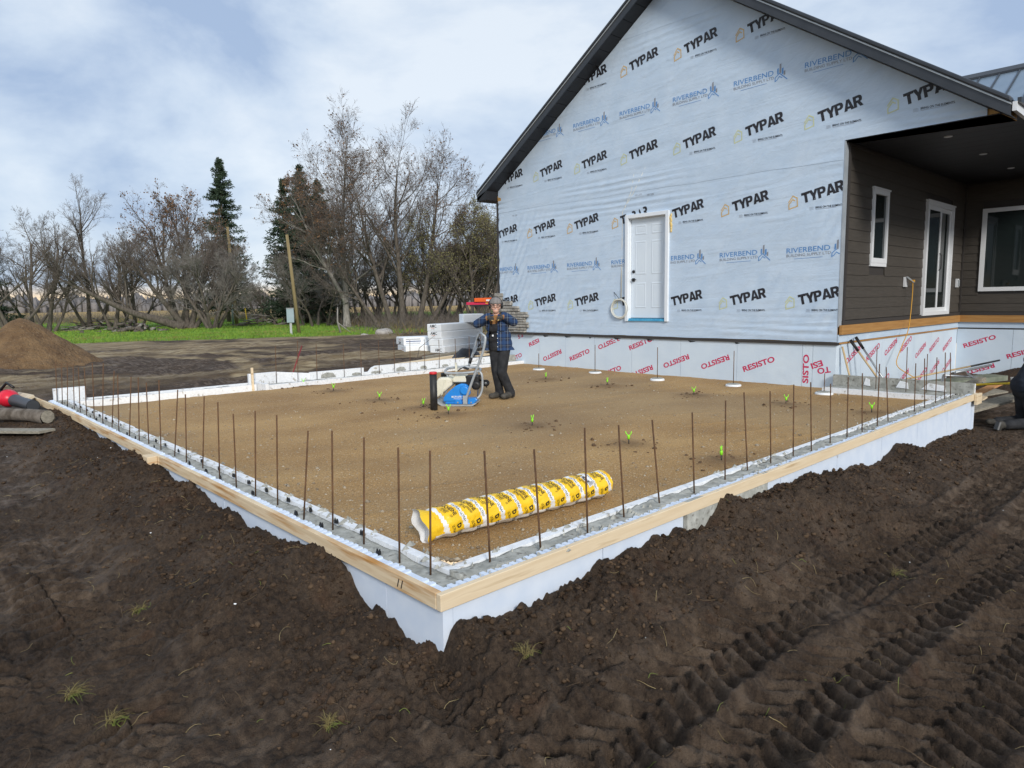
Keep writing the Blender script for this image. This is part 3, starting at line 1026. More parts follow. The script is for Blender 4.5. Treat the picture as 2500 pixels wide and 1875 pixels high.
REB = [(.137, 10.231, .161, 10.209, .58), (.158, 9.952, .192, 9.92, .594), (.169, 9.633, .212, 9.593, .615), (.173, 9.182, .204, 9.154, .616), (.157, 8.711, .18, 8.689, .598), (.157, 8.319, .178, 8.3, .622),
       (.164, 7.911, .194, 7.883, .706), (.17, 7.484, .225, 7.433, .729), (.161, 6.98, .225, 6.92, .661), (.138, 6.556, .169, 6.527, .644), (.15, 6.15, .206, 6.098, .647), (.132, 5.686, .166, 5.654, .674),
       (.168, 5.461, .187, 5.443, .631), (.165, 5.027, .191, 5.003, .691), (.163, 4.585, .223, 4.529, .627), (.159, 4.223, .187, 4.197, .615), (.175, 3.831, .219, 3.789, .63), (.154, 3.357, .175, 3.337, .625),
       (.144, 2.961, .154, 2.951, .569), (.143, 2.575, .171, 2.549, .634), (.173, 2.244, .196, 2.222, .635), (.145, 1.765, .191, 1.722, .581), (.176, 1.41, .195, 1.392, .623), (.173, 1.014, .194, .994, .633),
       (.168, .614, .18, .603, .63), (.179, .329, .192, .317, .653),
       (.486, .181, .471, .195, .626), (.853, .143, .828, .166, .581), (1.284, .149, 1.271, .161, .649), (1.678, .162, 1.648, .19, .611), (2.086, .158, 2.041, .2, .594), (2.549, .167, 2.53, .185, .589),
       (3.009, .172, 3.002, .179, .628), (3.429, .2, 3.393, .233, .649), (3.789, .171, 3.769, .189, .626), (4.256, .185, 4.244, .197, .638), (4.54, .138, 4.516, .16, .638), (4.975, .14, 4.961, .154, .581),
       (5.394, .14, 5.384, .15, .61), (5.839, .152, 5.819, .171, .615), (6.262, .147, 6.257, .151, .684), (6.678, .169, 6.637, .207, .614), (7.61, .175, 7.6, .185, .591), (8.043, .182, 8.014, .208, .622),
       (8.548, .197, 8.535, .209, .601), (8.959, .199, 8.938, .219, .642), (9.208, .189, 9.176, .219, .625),
       (9.50, 1.29, 9.50, 1.30, .66), (9.50, .86, 9.49, .87, .66), (9.62, .62, 9.62, .63, .56),
       (3.704, 10.1, 3.718, 10.09, .67), (4.0, 9.80, 4.03, 9.79, .756), (4.39, 9.78, 4.40, 9.77, .674), (5.0, 9.8, 5.01, 9.8, .639), (5.38, 9.78, 5.39, 9.78, .631), (5.82, 9.79, 5.82, 9.79, .674),
       (6.19, 9.77, 6.19, 9.78, .675), (6.59, 9.78, 6.60, 9.77, .635), (7.0, 9.8, 7.0, 9.8, .631), (7.39, 9.78, 7.39, 9.78, .607), (7.87, 9.79, 7.86, 9.79, .61), (8.26, 9.78, 8.27, 9.78, .647), (8.64, 9.8, 8.64, 9.8, .649)]
rod = MB().tube([wloc(FD)+Vector((0, 0, z)) for z in (0, .35, .7, 1.0)], 0.0060, 8).build('rebar', M_RUST, FD)
first = True
for x0, y0, x1, y1, z1 in REB:
    o = rod if first else rod.copy()
    if not first:
        COL.objects.link(o)
    first = False
    a, b = Vector((x0, y0, -0.06)), Vector((x1, y1, z1))
    d = b-a
    o.location = a - wloc(FD)
    o.rotation_mode = 'QUATERNION'
    o.rotation_quaternion = d.to_track_quat('Z', 'Y')
    o.scale = (1, 1, d.length)

# round pads with a dowel each, standing along the house wall
for i, (x, y, z1, txt) in enumerate(((9.025, 8.248, .262, 'short rusty dowel in the round white footing by the person in plaid'), (9.259, 6.797, .497, 'rusty dowel in a round white footing under the wall left of the door'), (9.033, 5.056, .523, 'rusty dowel in a soil-covered footing below the right jamb of the white door'),
                                 (9.129, 3.516, .514, 'rusty dowel in the round white footing below the widest red lettering'), (9.092, 1.918, .225, 'short rusty dowel in the round white footing at the house corner'))):
    t = thing('dowel_footing', txt, 'footing', (x, y, -0.1), 'dowel footings along the house wall')
    MB().lathe((x, y, -0.17), [(0, .14), (.085, .135), (.095, .12)], 18).build('foam_collar', M_FOAM, t)
    MB().lathe((x, y, -0.08), [(0, .11), (.016, .105)], 14).build('concrete_top', M_CONC, t)
    MB().tube([(x, y, -.06), (x, y, z1)], .0068, 8).build('rebar', M_RUST, t)
# ------------------------------------------------------------------ house
XW, YR, YL = 9.85, 2.05, 10.41
RY, RZ, PITCH = 5.354, 7.53, 0.667
XI = 16.71
HS = thing('house', 'unfinished house gable wrapped in printed pale blue film with dark metal roof', 'house', (13, 6, -0.4))


def roofline(y):
    return RZ - PITCH*abs(y-RY)


def wr(y, z):
    """In-out folds of the loosely stapled film (arrays), in metres."""
    y, z = np.asarray(y, float), np.asarray(z, float)
    n1_ = fbm(y, z, 1.1, 3, 3)
    n2_ = fbm(y, z, 2.6, 2, 6)
    low = sstep(3.7, 3.3, z)
    # folds pulled diagonally from the far corner and towards the porch corner
    wl_ = np.exp(-np.abs(YL-y)/1.5)*low
    d1 = np.sin((y*.86+z*.50)*2*np.pi/.17 + 2.2*n1_)*sstep(-.5, .3, fbm(y*1.6, z*.5, 1.5, 2, 9))
    wr__ = np.exp(-np.abs(y-YR)/1.1)*low
    d2 = np.sin((y*.80+z*.60)*2*np.pi/.24 + 2.6*n1_)*sstep(-.4, .4, fbm(y, z, 1.8, 2, 2))
    # sags that hang under the staple lines
    sag = np.exp(-np.abs(z-3.44)/.16)+np.exp(-np.abs(z-.86)/.16)+.8*np.exp(-np.abs(z-3.86)/.15)+.5*np.exp(-np.abs(z-6.5)/.2)
    d3 = np.sin(z*2*np.pi/.125 + 2.5*fbm(y*.35, z, 1.2, 3, 5))*sstep(-.25, .35, fbm(y*.6, z*1.5, .9, 2, 12))
    # lone creases across the field
    c1 = np.exp(-((np.sin((y*.35+z*.94)*2*np.pi/.95+1.6*n1_)-.0)/.10)**2)*sstep(.0, .4, fbm(y, z, .7, 2, 15))
    e_ = sstep(0, .07, np.abs(z-3.645))*sstep(.66, .80, z)*sstep(YR-.01, YR+.12, y+9*sstep(3.9, 3.95, z))
    return np.clip(e_*(.013*wl_*d1 + .012*wr__*d2 + .014*np.clip(sag, 0, 1)*d3 + .009*c1 + .006*n1_ + .004*n2_), -.014, .026) + .014


def sheet(name, y0, y1, zb, zt, off, wave, label):
    """Wrap sheet on the gable plane; zb, zt are functions of y."""
    st = 0.034
    ys = np.linspace(y0, y1, int(abs(y1-y0)/st)+1)
    a = np.array([zb(y) + wave*math.sin(y*2.3)+wave*.6*math.sin(y*5.9+1) for y in ys])
    b = np.maximum(np.array([zt(y) for y in ys]), a+.005)
    nr = max(6, int((b-a).max()/st))
    t = np.linspace(0, 1, nr)[None]
    Z = a[:, None]*(1-t)+b[:, None]*t
    Y = np.broadcast_to(ys[:, None], Z.shape)
    X = XW - off - wr(Y, Z)
    k = len(ys)
    ii = np.arange(k*nr).reshape(k, nr)
    F = np.stack([ii[:-1, :-1], ii[:-1, 1:], ii[1:, 1:], ii[1:, :-1]], -1).reshape(-1, 4)
    o = fast(name, np.stack([X, Y, Z], -1).reshape(-1, 3), F, M_WRAP, HS, smooth=True)
    if label:
        o['label'] = label
    return o


def drape(mb):
    """Split long print triangles and lay the print on the folds."""
    out_f, out_m = [], []
    v = list(mb.v)
    cache = {}

    def mid(i, j):
        k = (min(i, j), max(i, j))
        if k not in cache:
            cache[k] = len(v)
            v.append(tuple((v[i][q]+v[j][q])/2 for q in range(3)))
        return cache[k]
    stack = []
    for f, m in zip(mb.f, mb.m):
        for q in range(1, len(f)-1):
            stack.append((f[0], f[q], f[q+1], m))
    while stack:
        i, j, k, m = stack.pop()
        L_ = [math.dist(v[i], v[j]), math.dist(v[j], v[k]), math.dist(v[k], v[i])]
        mx_ = max(L_)
        if mx_ < .045:
            out_f.append((i, j, k))
            out_m.append(m)
        elif mx_ == L_[0]:
            c = mid(i, j)
            stack += [(i, c, k, m), (c, j, k, m)]
        elif mx_ == L_[1]:
            c = mid(j, k)
            stack += [(i, j, c, m), (i, c, k, m)]
        else:
            c = mid(k, i)
            stack += [(i, j, c, m), (c, j, k, m)]
    V = np.array(v)
    V[:, 0] -= wr(V[:, 1], V[:, 2])
    mb.v = [tuple(p) for p in V]
    mb.f, mb.m, mb.s = out_f, out_m, [True]*len(out_f)
    return mb


# solid wall behind the wrap, with the door opening
def wallbox(a, b, m=M_OSB, name='wall'):
    return MB().bx(a, b).build(name, m, HS)


wallbox((XW+0.01, YR, 0.66), (XW+0.16, 5.35, 3.93))
wallbox((XW+0.01, 6.44, 0.66), (XW+0.16, YL, 3.93))
wallbox((XW+0.01, 5.35, 3.2), (XW+0.16, 6.44, 3.93))
wallbox((XW+0.01, 5.35, 0.66), (XW+0.16, 6.44, 0.98))
MB().prism([(XW+.01, -0.2, 3.935), (XW+.01, YL, 3.935), (XW+.01, YL, roofline(YL)), (XW+.01, RY, RZ), (XW+.01, -0.2, roofline(-0.2))], (0.15, 0, 0)).build('gable_sheathing', M_OSB, HS)
DY0, DY1, DZ0, DZ1 = 5.36, 6.43, 0.985, 3.18
s1 = sheet('house_wrap', YL, DY1, lambda y: 0.68, lambda y: 3.66, 0.004, 0.004, None)
s2 = sheet('house_wrap', DY1, DY0, lambda y: DZ1, lambda y: 3.66, 0.004, 0.0, None)
s3 = sheet('house_wrap', DY1, DY0, lambda y: 0.68, lambda y: DZ0, 0.004, 0.0, None)
s4 = sheet('house_wrap', DY0, YR-0.005, lambda y: 0.68, lambda y: 3.66, 0.004, 0.004, None)
s5 = sheet('house_wrap', YL, YR+0.0, lambda y: 3.635, lambda y: min(6.70, roofline(y)-.005), 0.008, 0.006, None)
s6 = sheet('house_wrap', YR+0.0, 0.115, lambda y: 3.935, lambda y: min(6.70, roofline(y)-.005), 0.008, 0.0, None)
s7 = sheet('house_wrap', 6.70, 4.05, lambda y: 6.675, lambda y: max(6.69, roofline(y)-.005), 0.012, 0.006, None)


def onwall(u, v):
    """print coordinates: u runs to the right along the gable (falling y), v is height."""
    y = -u
    off = 0.004 if v < 3.62 else 0.008
    return (XW - off - 0.0032, y, v)


def inwall(u, v):
    y = -u
    if v > roofline(y)+0.06:
        return False
    if v < 3.93 and y < YR-0.004:
        return False
    if y > YL-0.01:
        return False
    if DY0-0.02 < y < DY1+0.02 and v < DZ1+0.02:
        return False
    if 9.30 < y and v < 1.2:
        return True
    return True


def poly_stroke(mb, pts, w, mi, closed=False):
    n_ = len(pts)
    for i in range(n_ - (0 if closed else 1)):
        a, b = pts[i], pts[(i+1) % n_]
        dx, dy = b[0]-a[0], b[1]-a[1]
        ln = math.hypot(dx, dy) or 1
        ex, ey = dx/ln*w/2, dy/ln*w/2
        px_, py_ = -dy/ln*w/2, dx/ln*w/2
        q = [(a[0]-ex+px_, a[1]-ey+py_), (b[0]+ex+px_, b[1]+ey+py_), (b[0]+ex-px_, b[1]+ey-py_), (a[0]-ex-px_, a[1]-ey-py_)]
        if all(inwall(*p) for p in q):
            mb.add([onwall(*p) for p in q], [(0, 1, 2, 3)], mi)


LET = {'T': [[(0, 1), (.86, 1), (.86, .76), (.57, .76), (.57, 0), (.29, 0), (.29, .76), (0, .76)]],
       'Y': [[(0, 1), (.31, 1), (.46, .66), (.62, 1), (.92, 1), (.60, .38), (.60, 0), (.31, 0), (.31, .38)]],
       'P': [[(0, 0), (0, 1), (.28, 1), (.28, 0)], [(.28, 1), (.60, 1), (.78, .90), (.84, .69), (.78, .47), (.60, .36), (.28, .36), (.28, .56), (.50, .56), (.56, .68), (.50, .79), (.28, .79)]],
       'A': [[(0, 0), (.33, 1), (.62, 1), (.51, .73), (.475, .73), (.30, 0)], [(.62, 1), (.95, 0), (.65, 0), (.475, .73)], [(.38, .36), (.56, .36), (.615, .155), (.335, .155)]],
       'R': [[(0, 0), (0, 1), (.28, 1), (.28, 0)], [(.28, 1), (.62, 1), (.80, .90), (.85, .70), (.80, .50), (.64, .40), (.88, 0), (.56, 0), (.37, .36), (.28, .36), (.28, .57), (.50, .57), (.56, .69), (.50, .79), (.28, .79)]]}


def clip_poly(q):
    """Cut a print polygon where the gable ends: rake on both sides, film corners, door frame."""
    planes = [lambda p: RZ+.06-PITCH*(-p[0]-RY)-p[1], lambda p: RZ+.06+PITCH*(-p[0]-RY)-p[1], lambda p: YL-.004+p[0]]
    if q[0][1] < 3.9:
        planes.append(lambda p: -p[0]-YR)
    if min(p[1] for p in q) < DZ1+.02:
        if -min(p[0] for p in q) > DY1:
            planes.append(lambda p: -p[0]-DY1-.01)
        elif -max(p[0] for p in q) < DY0:
            planes.append(lambda p: DY0-.01+p[0])
        elif DY0 < -q[0][0] < DY1:
            planes.append(lambda p: p[1]-DZ1-.01)
    for f in planes:
        out = []
        for i in range(len(q)):
            a, b = q[i], q[(i+1) % len(q)]
            fa, fb_ = f(a), f(b)
            if fa >= 0:
                out.append(a)
            if fa*fb_ < 0:
                t = fa/(fa-fb_)
                out.append((a[0]+(b[0]-a[0])*t, a[1]+(b[1]-a[1])*t))
        q = out
        if not q:
            break
    return q


def typar(x, z, parent, lime):
    """One printed wrap logo; (x, z) is the top left tip of the T."""
    mb = MB()
    th = R(12.0)
    c, s = math.cos(th), math.sin(th)
    h = 0.178
    pen = 0.0
    ox, oz = x + h*s, z - h*c
    for ch, adv in (('T', .80), ('Y', .86), ('P', .84), ('A', .93), ('R', .9)):
        for poly in LET[ch]:
            q = []
            for a, b in poly:
                a, b = (pen+a*0.163), b*h
                q.append((ox + a*c - b*s, oz + a*s + b*c))
            q = clip_poly(q)
            if len(q) > 2 and not (DY0-.02 < -q[0][0] < DY1+.02 and q[0][1] < DZ1+.02):
                vs = [onwall(*p) for p in q]
                me = [Vector((p[0], p[1], 0)) for p in q]
                from mathutils.geometry import tessellate_polygon
                mb.add(vs, tessellate_polygon([me]), 0)
        pen += adv*0.163
    # outline of a small house, with its inner stroke
    hx, hz = x - 0.135, z - 0.13
    im = 2 if lime else 1
    k = 0.105
    pts = [(-.85, .05), (-.02, 1.0), (.83, .60), (.95, -.70), (-.72, -1.05), (-.80, -.35), (-.05, .45), (.38, .22)]
    poly_stroke(mb, [(hx+a*k*.82, hz+b*k) for a, b in pts], 0.018, im)
    # tag line and its small grey lines
    if not (DY0 < -(x+.4) < DY1):
        put_text(mb, 'BRING ON THE ELEMENTS.', onwall, x+0.255, z-0.275, 0.034, w=0.45, bold=0.012, mi=0, clip=inwall)
        for i in range(4):
            poly_stroke(mb, [(x+0.155, z-0.248-i*0.014), (x+0.155+(.075 if i % 2 else .06), z-0.246-i*0.014)], 0.003, 3)
        poly_stroke(mb, [(x+0.26, z-0.289), (x+0.60, z-0.286)], 0.004, 3)
    if mb.f:
        drape(mb).build('printed_logo', [M_INK, M_ORANGE, M_LIME, M_GREYP], parent)


def river(x, z, parent):
    mb = MB()
    put_text(mb, 'RIVERBEND', onwall, x, z-0.085, 0.085, w=0.745, rot=R(1.2), bold=0.004, mi=0, clip=inwall)
    put_text(mb, 'BUILDING SUPPLY LTD', onwall, x, z-0.150, 0.046, w=0.755, rot=R(1.2), bold=0.002, mi=1, clip=inwall)
    poly_stroke(mb, [(x+0.14, z-0.185), (x+0.62, z-0.175)], 0.006, 0)
    bx, bz = x+0.775, z-0.16
    for a, b, w, hh, mi in ((.075, .09, .030, .165, 1), (.035, .09, .025, .10, 0), (.115, .07, .03, .11, 0), (.15, .05, .028, .08, 1)):
        q = [(bx+a, bz+b), (bx+a+w, bz+b+.012), (bx+a+w, bz+b+hh), (bx+a, bz+b+hh-.012)]
        if all(inwall(*p) for p in q):
            mb.add([onwall(*p) for p in q], [(0, 1, 2, 3)], mi)
    poly_stroke(mb, [(bx, bz-.02), (bx, bz+.04), (bx+.075, bz+.10), (bx+.21, bz-.02)], .014, 0)
    poly_stroke(mb, [(bx, bz-.02), (bx+.03, bz-.005), (bx+.075, bz+.05), (bx+.12, bz+.02)], .012, 0)
    if mb.f:
        drape(mb).build('printed_logo', [M_BLUE, M_GREYP], parent)


PER = 1.2865


def sheet_for(y, z):
    if z < 3.62:
        return s1 if y > 6.2 else s4
    return s6 if y < YR else s5


for y0, z, k0, k1, kind in ((9.17, 1.47, -1, 5, 'L'), (9.17, 3.18, -1, 5, 'O'), (8.94, 4.46, -1, 6, 'L'), (8.95, 6.205, 1, 4, 'O')):
    for k in range(k0, k1+1):
        y = y0 - PER*k
        typar(-y, z, sheet_for(y-.35, z), kind == 'L')
for y0, z, k0, k1 in ((9.39, 2.275, -1, 5), (9.175, 5.295, 0, 5)):
    for k in range(k0, k1+1):
        y = y0 - PER*k
        river(-y, z, sheet_for(y-.4, z))
for y, z in ((6.2, 3.55), (9.9, 3.5), (3.3, 6.45), (4.7, 6.9), (5.9, 3.52)):
    mb = MB()
    put_text(mb, '101 270', onwall, -y, z, 0.035, w=.16, mi=0)
    drape(mb).build('printed_lettering', M_GREYP, s5)

# raw sheathing left bare at the right tip, porch beam underside, wrap return at the corner
MB().prism([(XW+.002, 0.112, 3.94), (XW+.002, -0.21, 3.94), (XW+.002, 0.112, roofline(.112)-.01)], (0.008, 0, 0)).build('bare_plywood', M_OSB, HS)
MB().bx((XW-.012, -0.235, 3.925), (XW+.17, YR+.02, 3.934)).build('beam_underside', M_SOFF, HS)
MB().bx((XW-.022, YR-.020, 0.93), (XW+.11, YR-.002, 3.925)).build('corner_film', M_CORN, HS)
MB().bx((XW+.11, YR-.045, 0.98), (XW+.18, YR-.001, 3.92)).build('corner_trim', M_TRIM, HS)
MB().bx((XW-.02, YL+.012, 1.66), (XW+.09, YL+.075, 3.93)).build('corner_trim', M_TRIM, HS)
MB().bx((XW+.02, YL+.002, -0.3), (30, YL+.06, 3.95)).build('side_wall', M_SID, HS)
# dark strips of flashing at the foot of the wrap
MB().bx((XW-.042, YR-.03, 0.625), (XW+.02, 9.75, 0.672)).build('base_flashing', M_TRIM, HS)

# --- roof
EO = 0.40                                              # rake overhang
YE_L, YE_R = 10.78, -0.24
XF, XB = XW-EO, 26.0


def slope_box(mb, ya, yb, lo, hi, x0, x1, mi=0):
    """Slab that follows the roof pitch between ya and yb (one side of the ridge), lo..hi measured above the soffit line."""
    za, zb = roofline(ya), roofline(yb)
    vs = []
    for x in (x0, x1):
        vs += [(x, ya, za+lo), (x, yb, zb+lo), (x, yb, zb+hi), (x, ya, za+hi)]
    mb.add(vs, [(0, 1, 2, 3), (7, 6, 5, 4), (0, 4, 5, 1), (1, 5, 6, 2), (2, 6, 7, 3), (3, 7, 4, 0)], mi)


for ya, yb in ((YE_L, RY), (YE_R, RY)):
    mb = MB()
    slope_box(mb, ya, yb, 0.09, 0.205, XF+.02, XB)
    o = mb.build('roof', M_ROOF, HS)
    mb = MB()
    slope_box(mb, ya, yb, 0.0, 0.14, XF, XF+.022)
    mb.build('rake_fascia', M_ROOF, o)
    mb = MB()
    slope_box(mb, ya, yb, 0.142, 0.165, XF-.018, XF+.05)
    mb.build('drip_edge', M_GREYM, o)
    mb = MB()
    slope_box(mb, ya, yb, 0.168, 0.245, XF-.035, XF+.13)
    mb.build('rake_cap', M_ROOF, o, bevel=0.02)
    # soffit boards under the overhang, each with an open joint
    L_ = abs(ya-yb)
    k = int(L_/0.30)
    for i in range(k):
        a, b = ya + (yb-ya)*i/k, ya + (yb-ya)*(i+0.965)/k
        mb = MB()
        slope_box(mb, a, b, 0.004, 0.016, XF+.022, XW-.004)
        mb.build('soffit_board', M_SOFF, o)
    # standing ribs
    x = XF+.4
    while x < XB:
        mb = MB()
        slope_box(mb, ya, yb, 0.205, 0.24, x, x+.03)
        mb.build('roof_rib', M_ROOF, o)
        x += 0.6 if x < 14 else 1.8
# boxed eave returns
MB().prism([(XF, YL+.02, 3.93), (XF, YE_L, 3.92), (XF, YE_L, roofline(YE_L)+.1), (XF, YL+.02, roofline(YL)-.01)], (XB-XF, 0, 0)).build('eave_box', M_SOFF, HS)
MB().bx((XW-.02, YL-.1, 3.88), (XW+.0, YL+.02, 4.05)).build('bare_plywood', M_OSB, HS)
MB().bx((XF+.02, YE_R-.06, 3.86), (XI-.6, YE_R-.01, 3.98)).build('gutter', M_VINYL, HS)
MB().bx((XF+.05, YE_R-.10, 3.965), (XI-.6, YE_R-.055, 4.03)).build('eave_drip', M_ROOF, HS)
# porch ceiling of dark boards
x = XW+.17
while x < XI-.02:
    MB().bx((x, -0.19, 3.93), (min(x+.40, XI), YR, 3.95)).build('ceiling_board', M_SOFF, HS)
    x += 0.406
for x in (10.85, 12.93, 15.02):
    o = MB().lathe((x, 0.86, 3.918), [(0, .045), (.004, .06), (.012, .062)], 20).build('pot_light', M_VINYL, HS)

# --- porch walls clad with lap siding
def siding(plane, lo, hi, z0, z1, holes, out):
    """plane 'y': boards run along x on y = const facing -y; 'x': run along y on x = const facing -x."""
    z = z0
    while z < z1-0.01:
        zt = min(z+0.189, z1)
        spans = [(lo, hi)]
        for a, b, c, d in holes:
            if c < zt-.004 and d > z+.004:
                ns = []
                for p, q in spans:
                    if b <= p or a >= q:
                        ns.append((p, q))
                        continue
                    if a > p:
                        ns.append((p, a))
                    if b < q:
                        ns.append((b, q))
                spans = ns
        for p, q in spans:
            if q-p < .03:
                continue
            mb = MB()
            if plane == 'y':
                poly = [(p, out-.026, z), (p, out-.004, z), (p, out-.004, zt+.012), (p, out-.013, zt+.012)]
                mb.prism(poly, (q-p, 0, 0))
            else:
                poly = [(out-.026, p, z), (out-.004, p, z), (out-.004, p, zt+.012), (out-.013, p, zt+.012)]
                mb.prism(poly, (0, q-p, 0))
            mb.build('siding_board', M_SID, HS)
        z += 0.189


wallbox((XW+.16, YR, 0.3), (XI+.2, YR+.15, 3.95), M_TRIM)
wallbox((XI, -7.0, 0.3), (XI+.15, YR, 3.95), M_TRIM)
W1 = (11.06, 11.82, 1.96, 3.30)
SL = (13.94, 15.74, 1.01, 3.33)
BW = (-1.3, 1.67, 1.50, 3.34)
siding('y', XW+.182, XI-.03, 1.04, 3.92, [W1, SL], YR)
siding('x', -7.0, YR-.03, 1.04, 3.92, [BW], XI)
MB().bx((XI-.06, YR-.06, .98), (XI-.028, YR-.028, 3.92)).build('corner_trim', M_TRIM, HS)


def frame_y(hole, y, w, d, name, parent, m):
    a, b, c, e_ = hole
    mb = MB()
    mb.bx((a, y-d, c), (a+w, y-.002, e_)).bx((b-w, y-d, c), (b, y-.002, e_))
    mb.bx((a+w, y-d, c), (b-w, y-.002, c+w)).bx((a+w, y-d, e_-w), (b-w, y-.002, e_))
    return mb.build(name, m, parent)


M_GLASS = mat('window_glass', (0.012, 0.018, 0.018), rough=0.04, spec=0.6)
w1 = MB().bx((W1[0], YR-.045, W1[2]), (W1[1], YR-.002, W1[2]+.06)).build('narrow_window', M_VINYL, HS)
frame_y((W1[0]+.002, W1[1]-.002, W1[2]+.061, W1[3]), YR, .085, .05, 'window_frame', w1, M_VINYL)
MB().bx((W1[0]+.08, YR-.02, W1[2]+.1), (W1[1]-.08, YR-.012, W1[3]-.08)).build('pane', M_GLASS, w1)
MB().bx((W1[0]-.03, YR-.06, W1[3]+.002), (W1[1]+.03, YR-.004, W1[3]+.03)).build('drip_cap', M_VINYL, w1)
sl = frame_y(SL, YR, .07, .075, 'patio_door', HS, M_VINYL)
xm = (SL[0]+SL[1])/2
for a, b, dy in ((SL[0]+.072, xm+.06, .055), (xm-.0, SL[1]-.072, .022)):
    s = frame_y((a, b, SL[2]+.072, SL[3]-.072), YR-dy+.024, .085, .026, 'door_sash', sl, M_VINYL)
    MB().bx((a+.085, YR-dy+.008, SL[2]+.157), (b-.085, YR-dy+.016, SL[3]-.157)).build('pane', M_GLASS, s)
mb = MB().tube([(xm+.02, YR-.06, 1.95), (xm+.02, YR-.10, 1.99), (xm+.02, YR-.10, 2.27), (xm+.02, YR-.06, 2.31)], .010, 8)
mb.build('door_handle', M_BLACK, sl)
MB().bx((SL[0]-.03, YR-.085, SL[3]+.002), (SL[1]+.03, YR-.004, SL[3]+.03)).build('drip_cap', M_VINYL, sl)
bw = MB().bx((XI-.05, BW[0], BW[2]), (XI-.002, BW[1], BW[2]+.09)).bx((XI-.05, BW[0], BW[3]-.09), (XI-.002, BW[1], BW[3]))\
    .bx((XI-.05, BW[1]-.09, BW[2]+.09), (XI-.002, BW[1], BW[3]-.09)).bx((XI-.05, BW[0], BW[2]+.09), (XI-.002, BW[0]+.09, BW[3]-.09)).build('picture_window', M_VINYL, HS)
MB().bx((XI-.02, BW[0]+.09, BW[2]+.09), (XI-.012, BW[1]-.09, BW[3]-.09)).build('pane', M_GLASS, bw)
for x in (12.86, 16.3):
    o = MB().bx((x-.05, YR-.075, 1.60), (x+.06, YR-.03, 1.79)).build('outlet_cover', M_VINYL, HS)
    if x < 14:
        MB().prism([(x-.05, YR-.078, 1.785), (x+.06, YR-.078, 1.785), (x+.06, YR-.20, 1.68), (x-.05, YR-.20, 1.68)], (0, 0.0, 0.012)).build('flap', M_GREYM, o)
    else:
        MB().bx((x-.035, YR-.095, 1.62), (x+.045, YR-.076, 1.77)).build('flap', M_GREYM, o)
# ledger board round the porch
MB().bx((XW-.004, YR-.070, 0.80), (XI-.075, YR-.030, 0.957)).build('ledger_board', M_LEDG, HS)
MB().bx((XI-.070, -7, 0.80), (XI-.030, YR-.03, 0.957)).build('ledger_board', M_LEDG, HS)
MB().bx((XW+.1, YR-.05, .958), (XI-.05, YR-.004, 1.03)).build('starter_strip', M_TRIM, HS)
MB().bx((XI-.055, -7, .958), (XI-.004, YR-.05, 1.03)).build('starter_strip', M_TRIM, HS)
MB().bx((XW-.002, YR-.024, 0.672), (XI-.02, YR-.003, 0.80)).build('wrap_strip', M_WRAP, HS)
MB().bx((XI-.024, -7, 0.672), (XI-.003, YR-.024, 0.80)).build('wrap_strip', M_WRAP, HS)
MB().bx((XW+.02, YR-.030, 0.640), (XI-.03, YR-.002, 0.668)).build('base_flashing', M_LEDG, HS)

# --- foundation wall of the house, skinned with printed membrane panels
def memb_panel_x(y0, y1):
    return MB().bx((XW-.012, y0+.003, -1.0), (XW+.15, y1-.003, 0.622)).build('membrane_panel', M_MEMB, HS)


pan_g = []
for a, b in ((2.05, 2.44), (2.44, 2.62), (2.62, 3.85), (3.85, 5.07), (5.07, 6.28), (6.28, 7.30), (7.30, 8.18), (8.18, 9.03), (9.03, 10.2), (10.2, 10.41)):
    pan_g.append((a, b, memb_panel_x(a, b)))
pan_p = []
xs = [XW+.155, 10.9, 11.9, 12.85, 13.7, 14.8, 15.7, XI-.01]
for a, b in zip(xs[:-1], xs[1:]):
    pan_p.append((a, b, MB().bx((a+.003, YR-.012, -1.0), (b-.003, YR+.15, .638)).build('membrane_panel', M_MEMB, HS)))
pan_b = []
ys = [YR-.015, 0.95, -0.3, -1.5, -4]
for a, b in zip(ys[:-1], ys[1:]):
    pan_b.append((b, a, MB().bx((XI-.012, b+.003, -1.2), (XI+.15, a-.003, .638)).build('membrane_panel', M_MEMB, HS)))


def resisto(fn, u, v, parent, flip, s='RESISTO', w=0.66, rot=R(21), clip=None):
    """u, v: lower left corner of the word as it lies on the wall."""
    mb = MB()
    h = 0.105
    if flip:
        c, sn = math.cos(rot), math.sin(rot)
        u2, v2 = u + w*c - h*sn, v + w*sn + h*c
        put_text(mb, s, fn, u2, v2, h, w=w, rot=rot+math.pi, bold=0.028, clip=clip)
    else:
        put_text(mb, s, fn, u, v, h, w=w, rot=rot, bold=0.028, clip=clip)
    if mb.f:
        mb.build('printed_lettering', M_RED, parent)


fg = lambda u, v: (XW-.0145, -u, v)
for y, v, fl, s, w in ((9.36, .32, 0, 'RESI', .36), (8.02, .04, 0, 'RESISTO', .63), (6.32, .36, 0, 'RESISTO', .63), (3.70, .07, 0, 'RESISTO', .64), (10.19, -.14, 0, 'RESISTO', .60), (6.95, -.22, 0, 'SISTO', .44),
                       (8.88, -.01, 1, 'RESISTO', .63), (7.17, .34, 1, 'RESISTO', .63), (5.45, .03, 1, 'RESISTO', .63), (4.58, .06, 1, 'RESISTO', .63), (6.30, -.23, 1, 'RESISTO', .62), (2.44, .20, 1, 'ESI', .2), (9.75, .50, 0, 'SISTO', .42)):
    par = [o for a, b, o in pan_g if a <= y <= b][0]
    resisto(fg, -y, v, par, fl, s, w, R(21), clip=lambda u, q: q < 0.62)
resisto(fg, -2.50, -.05, pan_g[1][2], 0, 'SISTO', .50, R(90))
resisto(fg, -2.34, .12, pan_g[0][2], 1, 'TO', .22, R(12))
fp = lambda u, v: (u, YR-.0145, v)
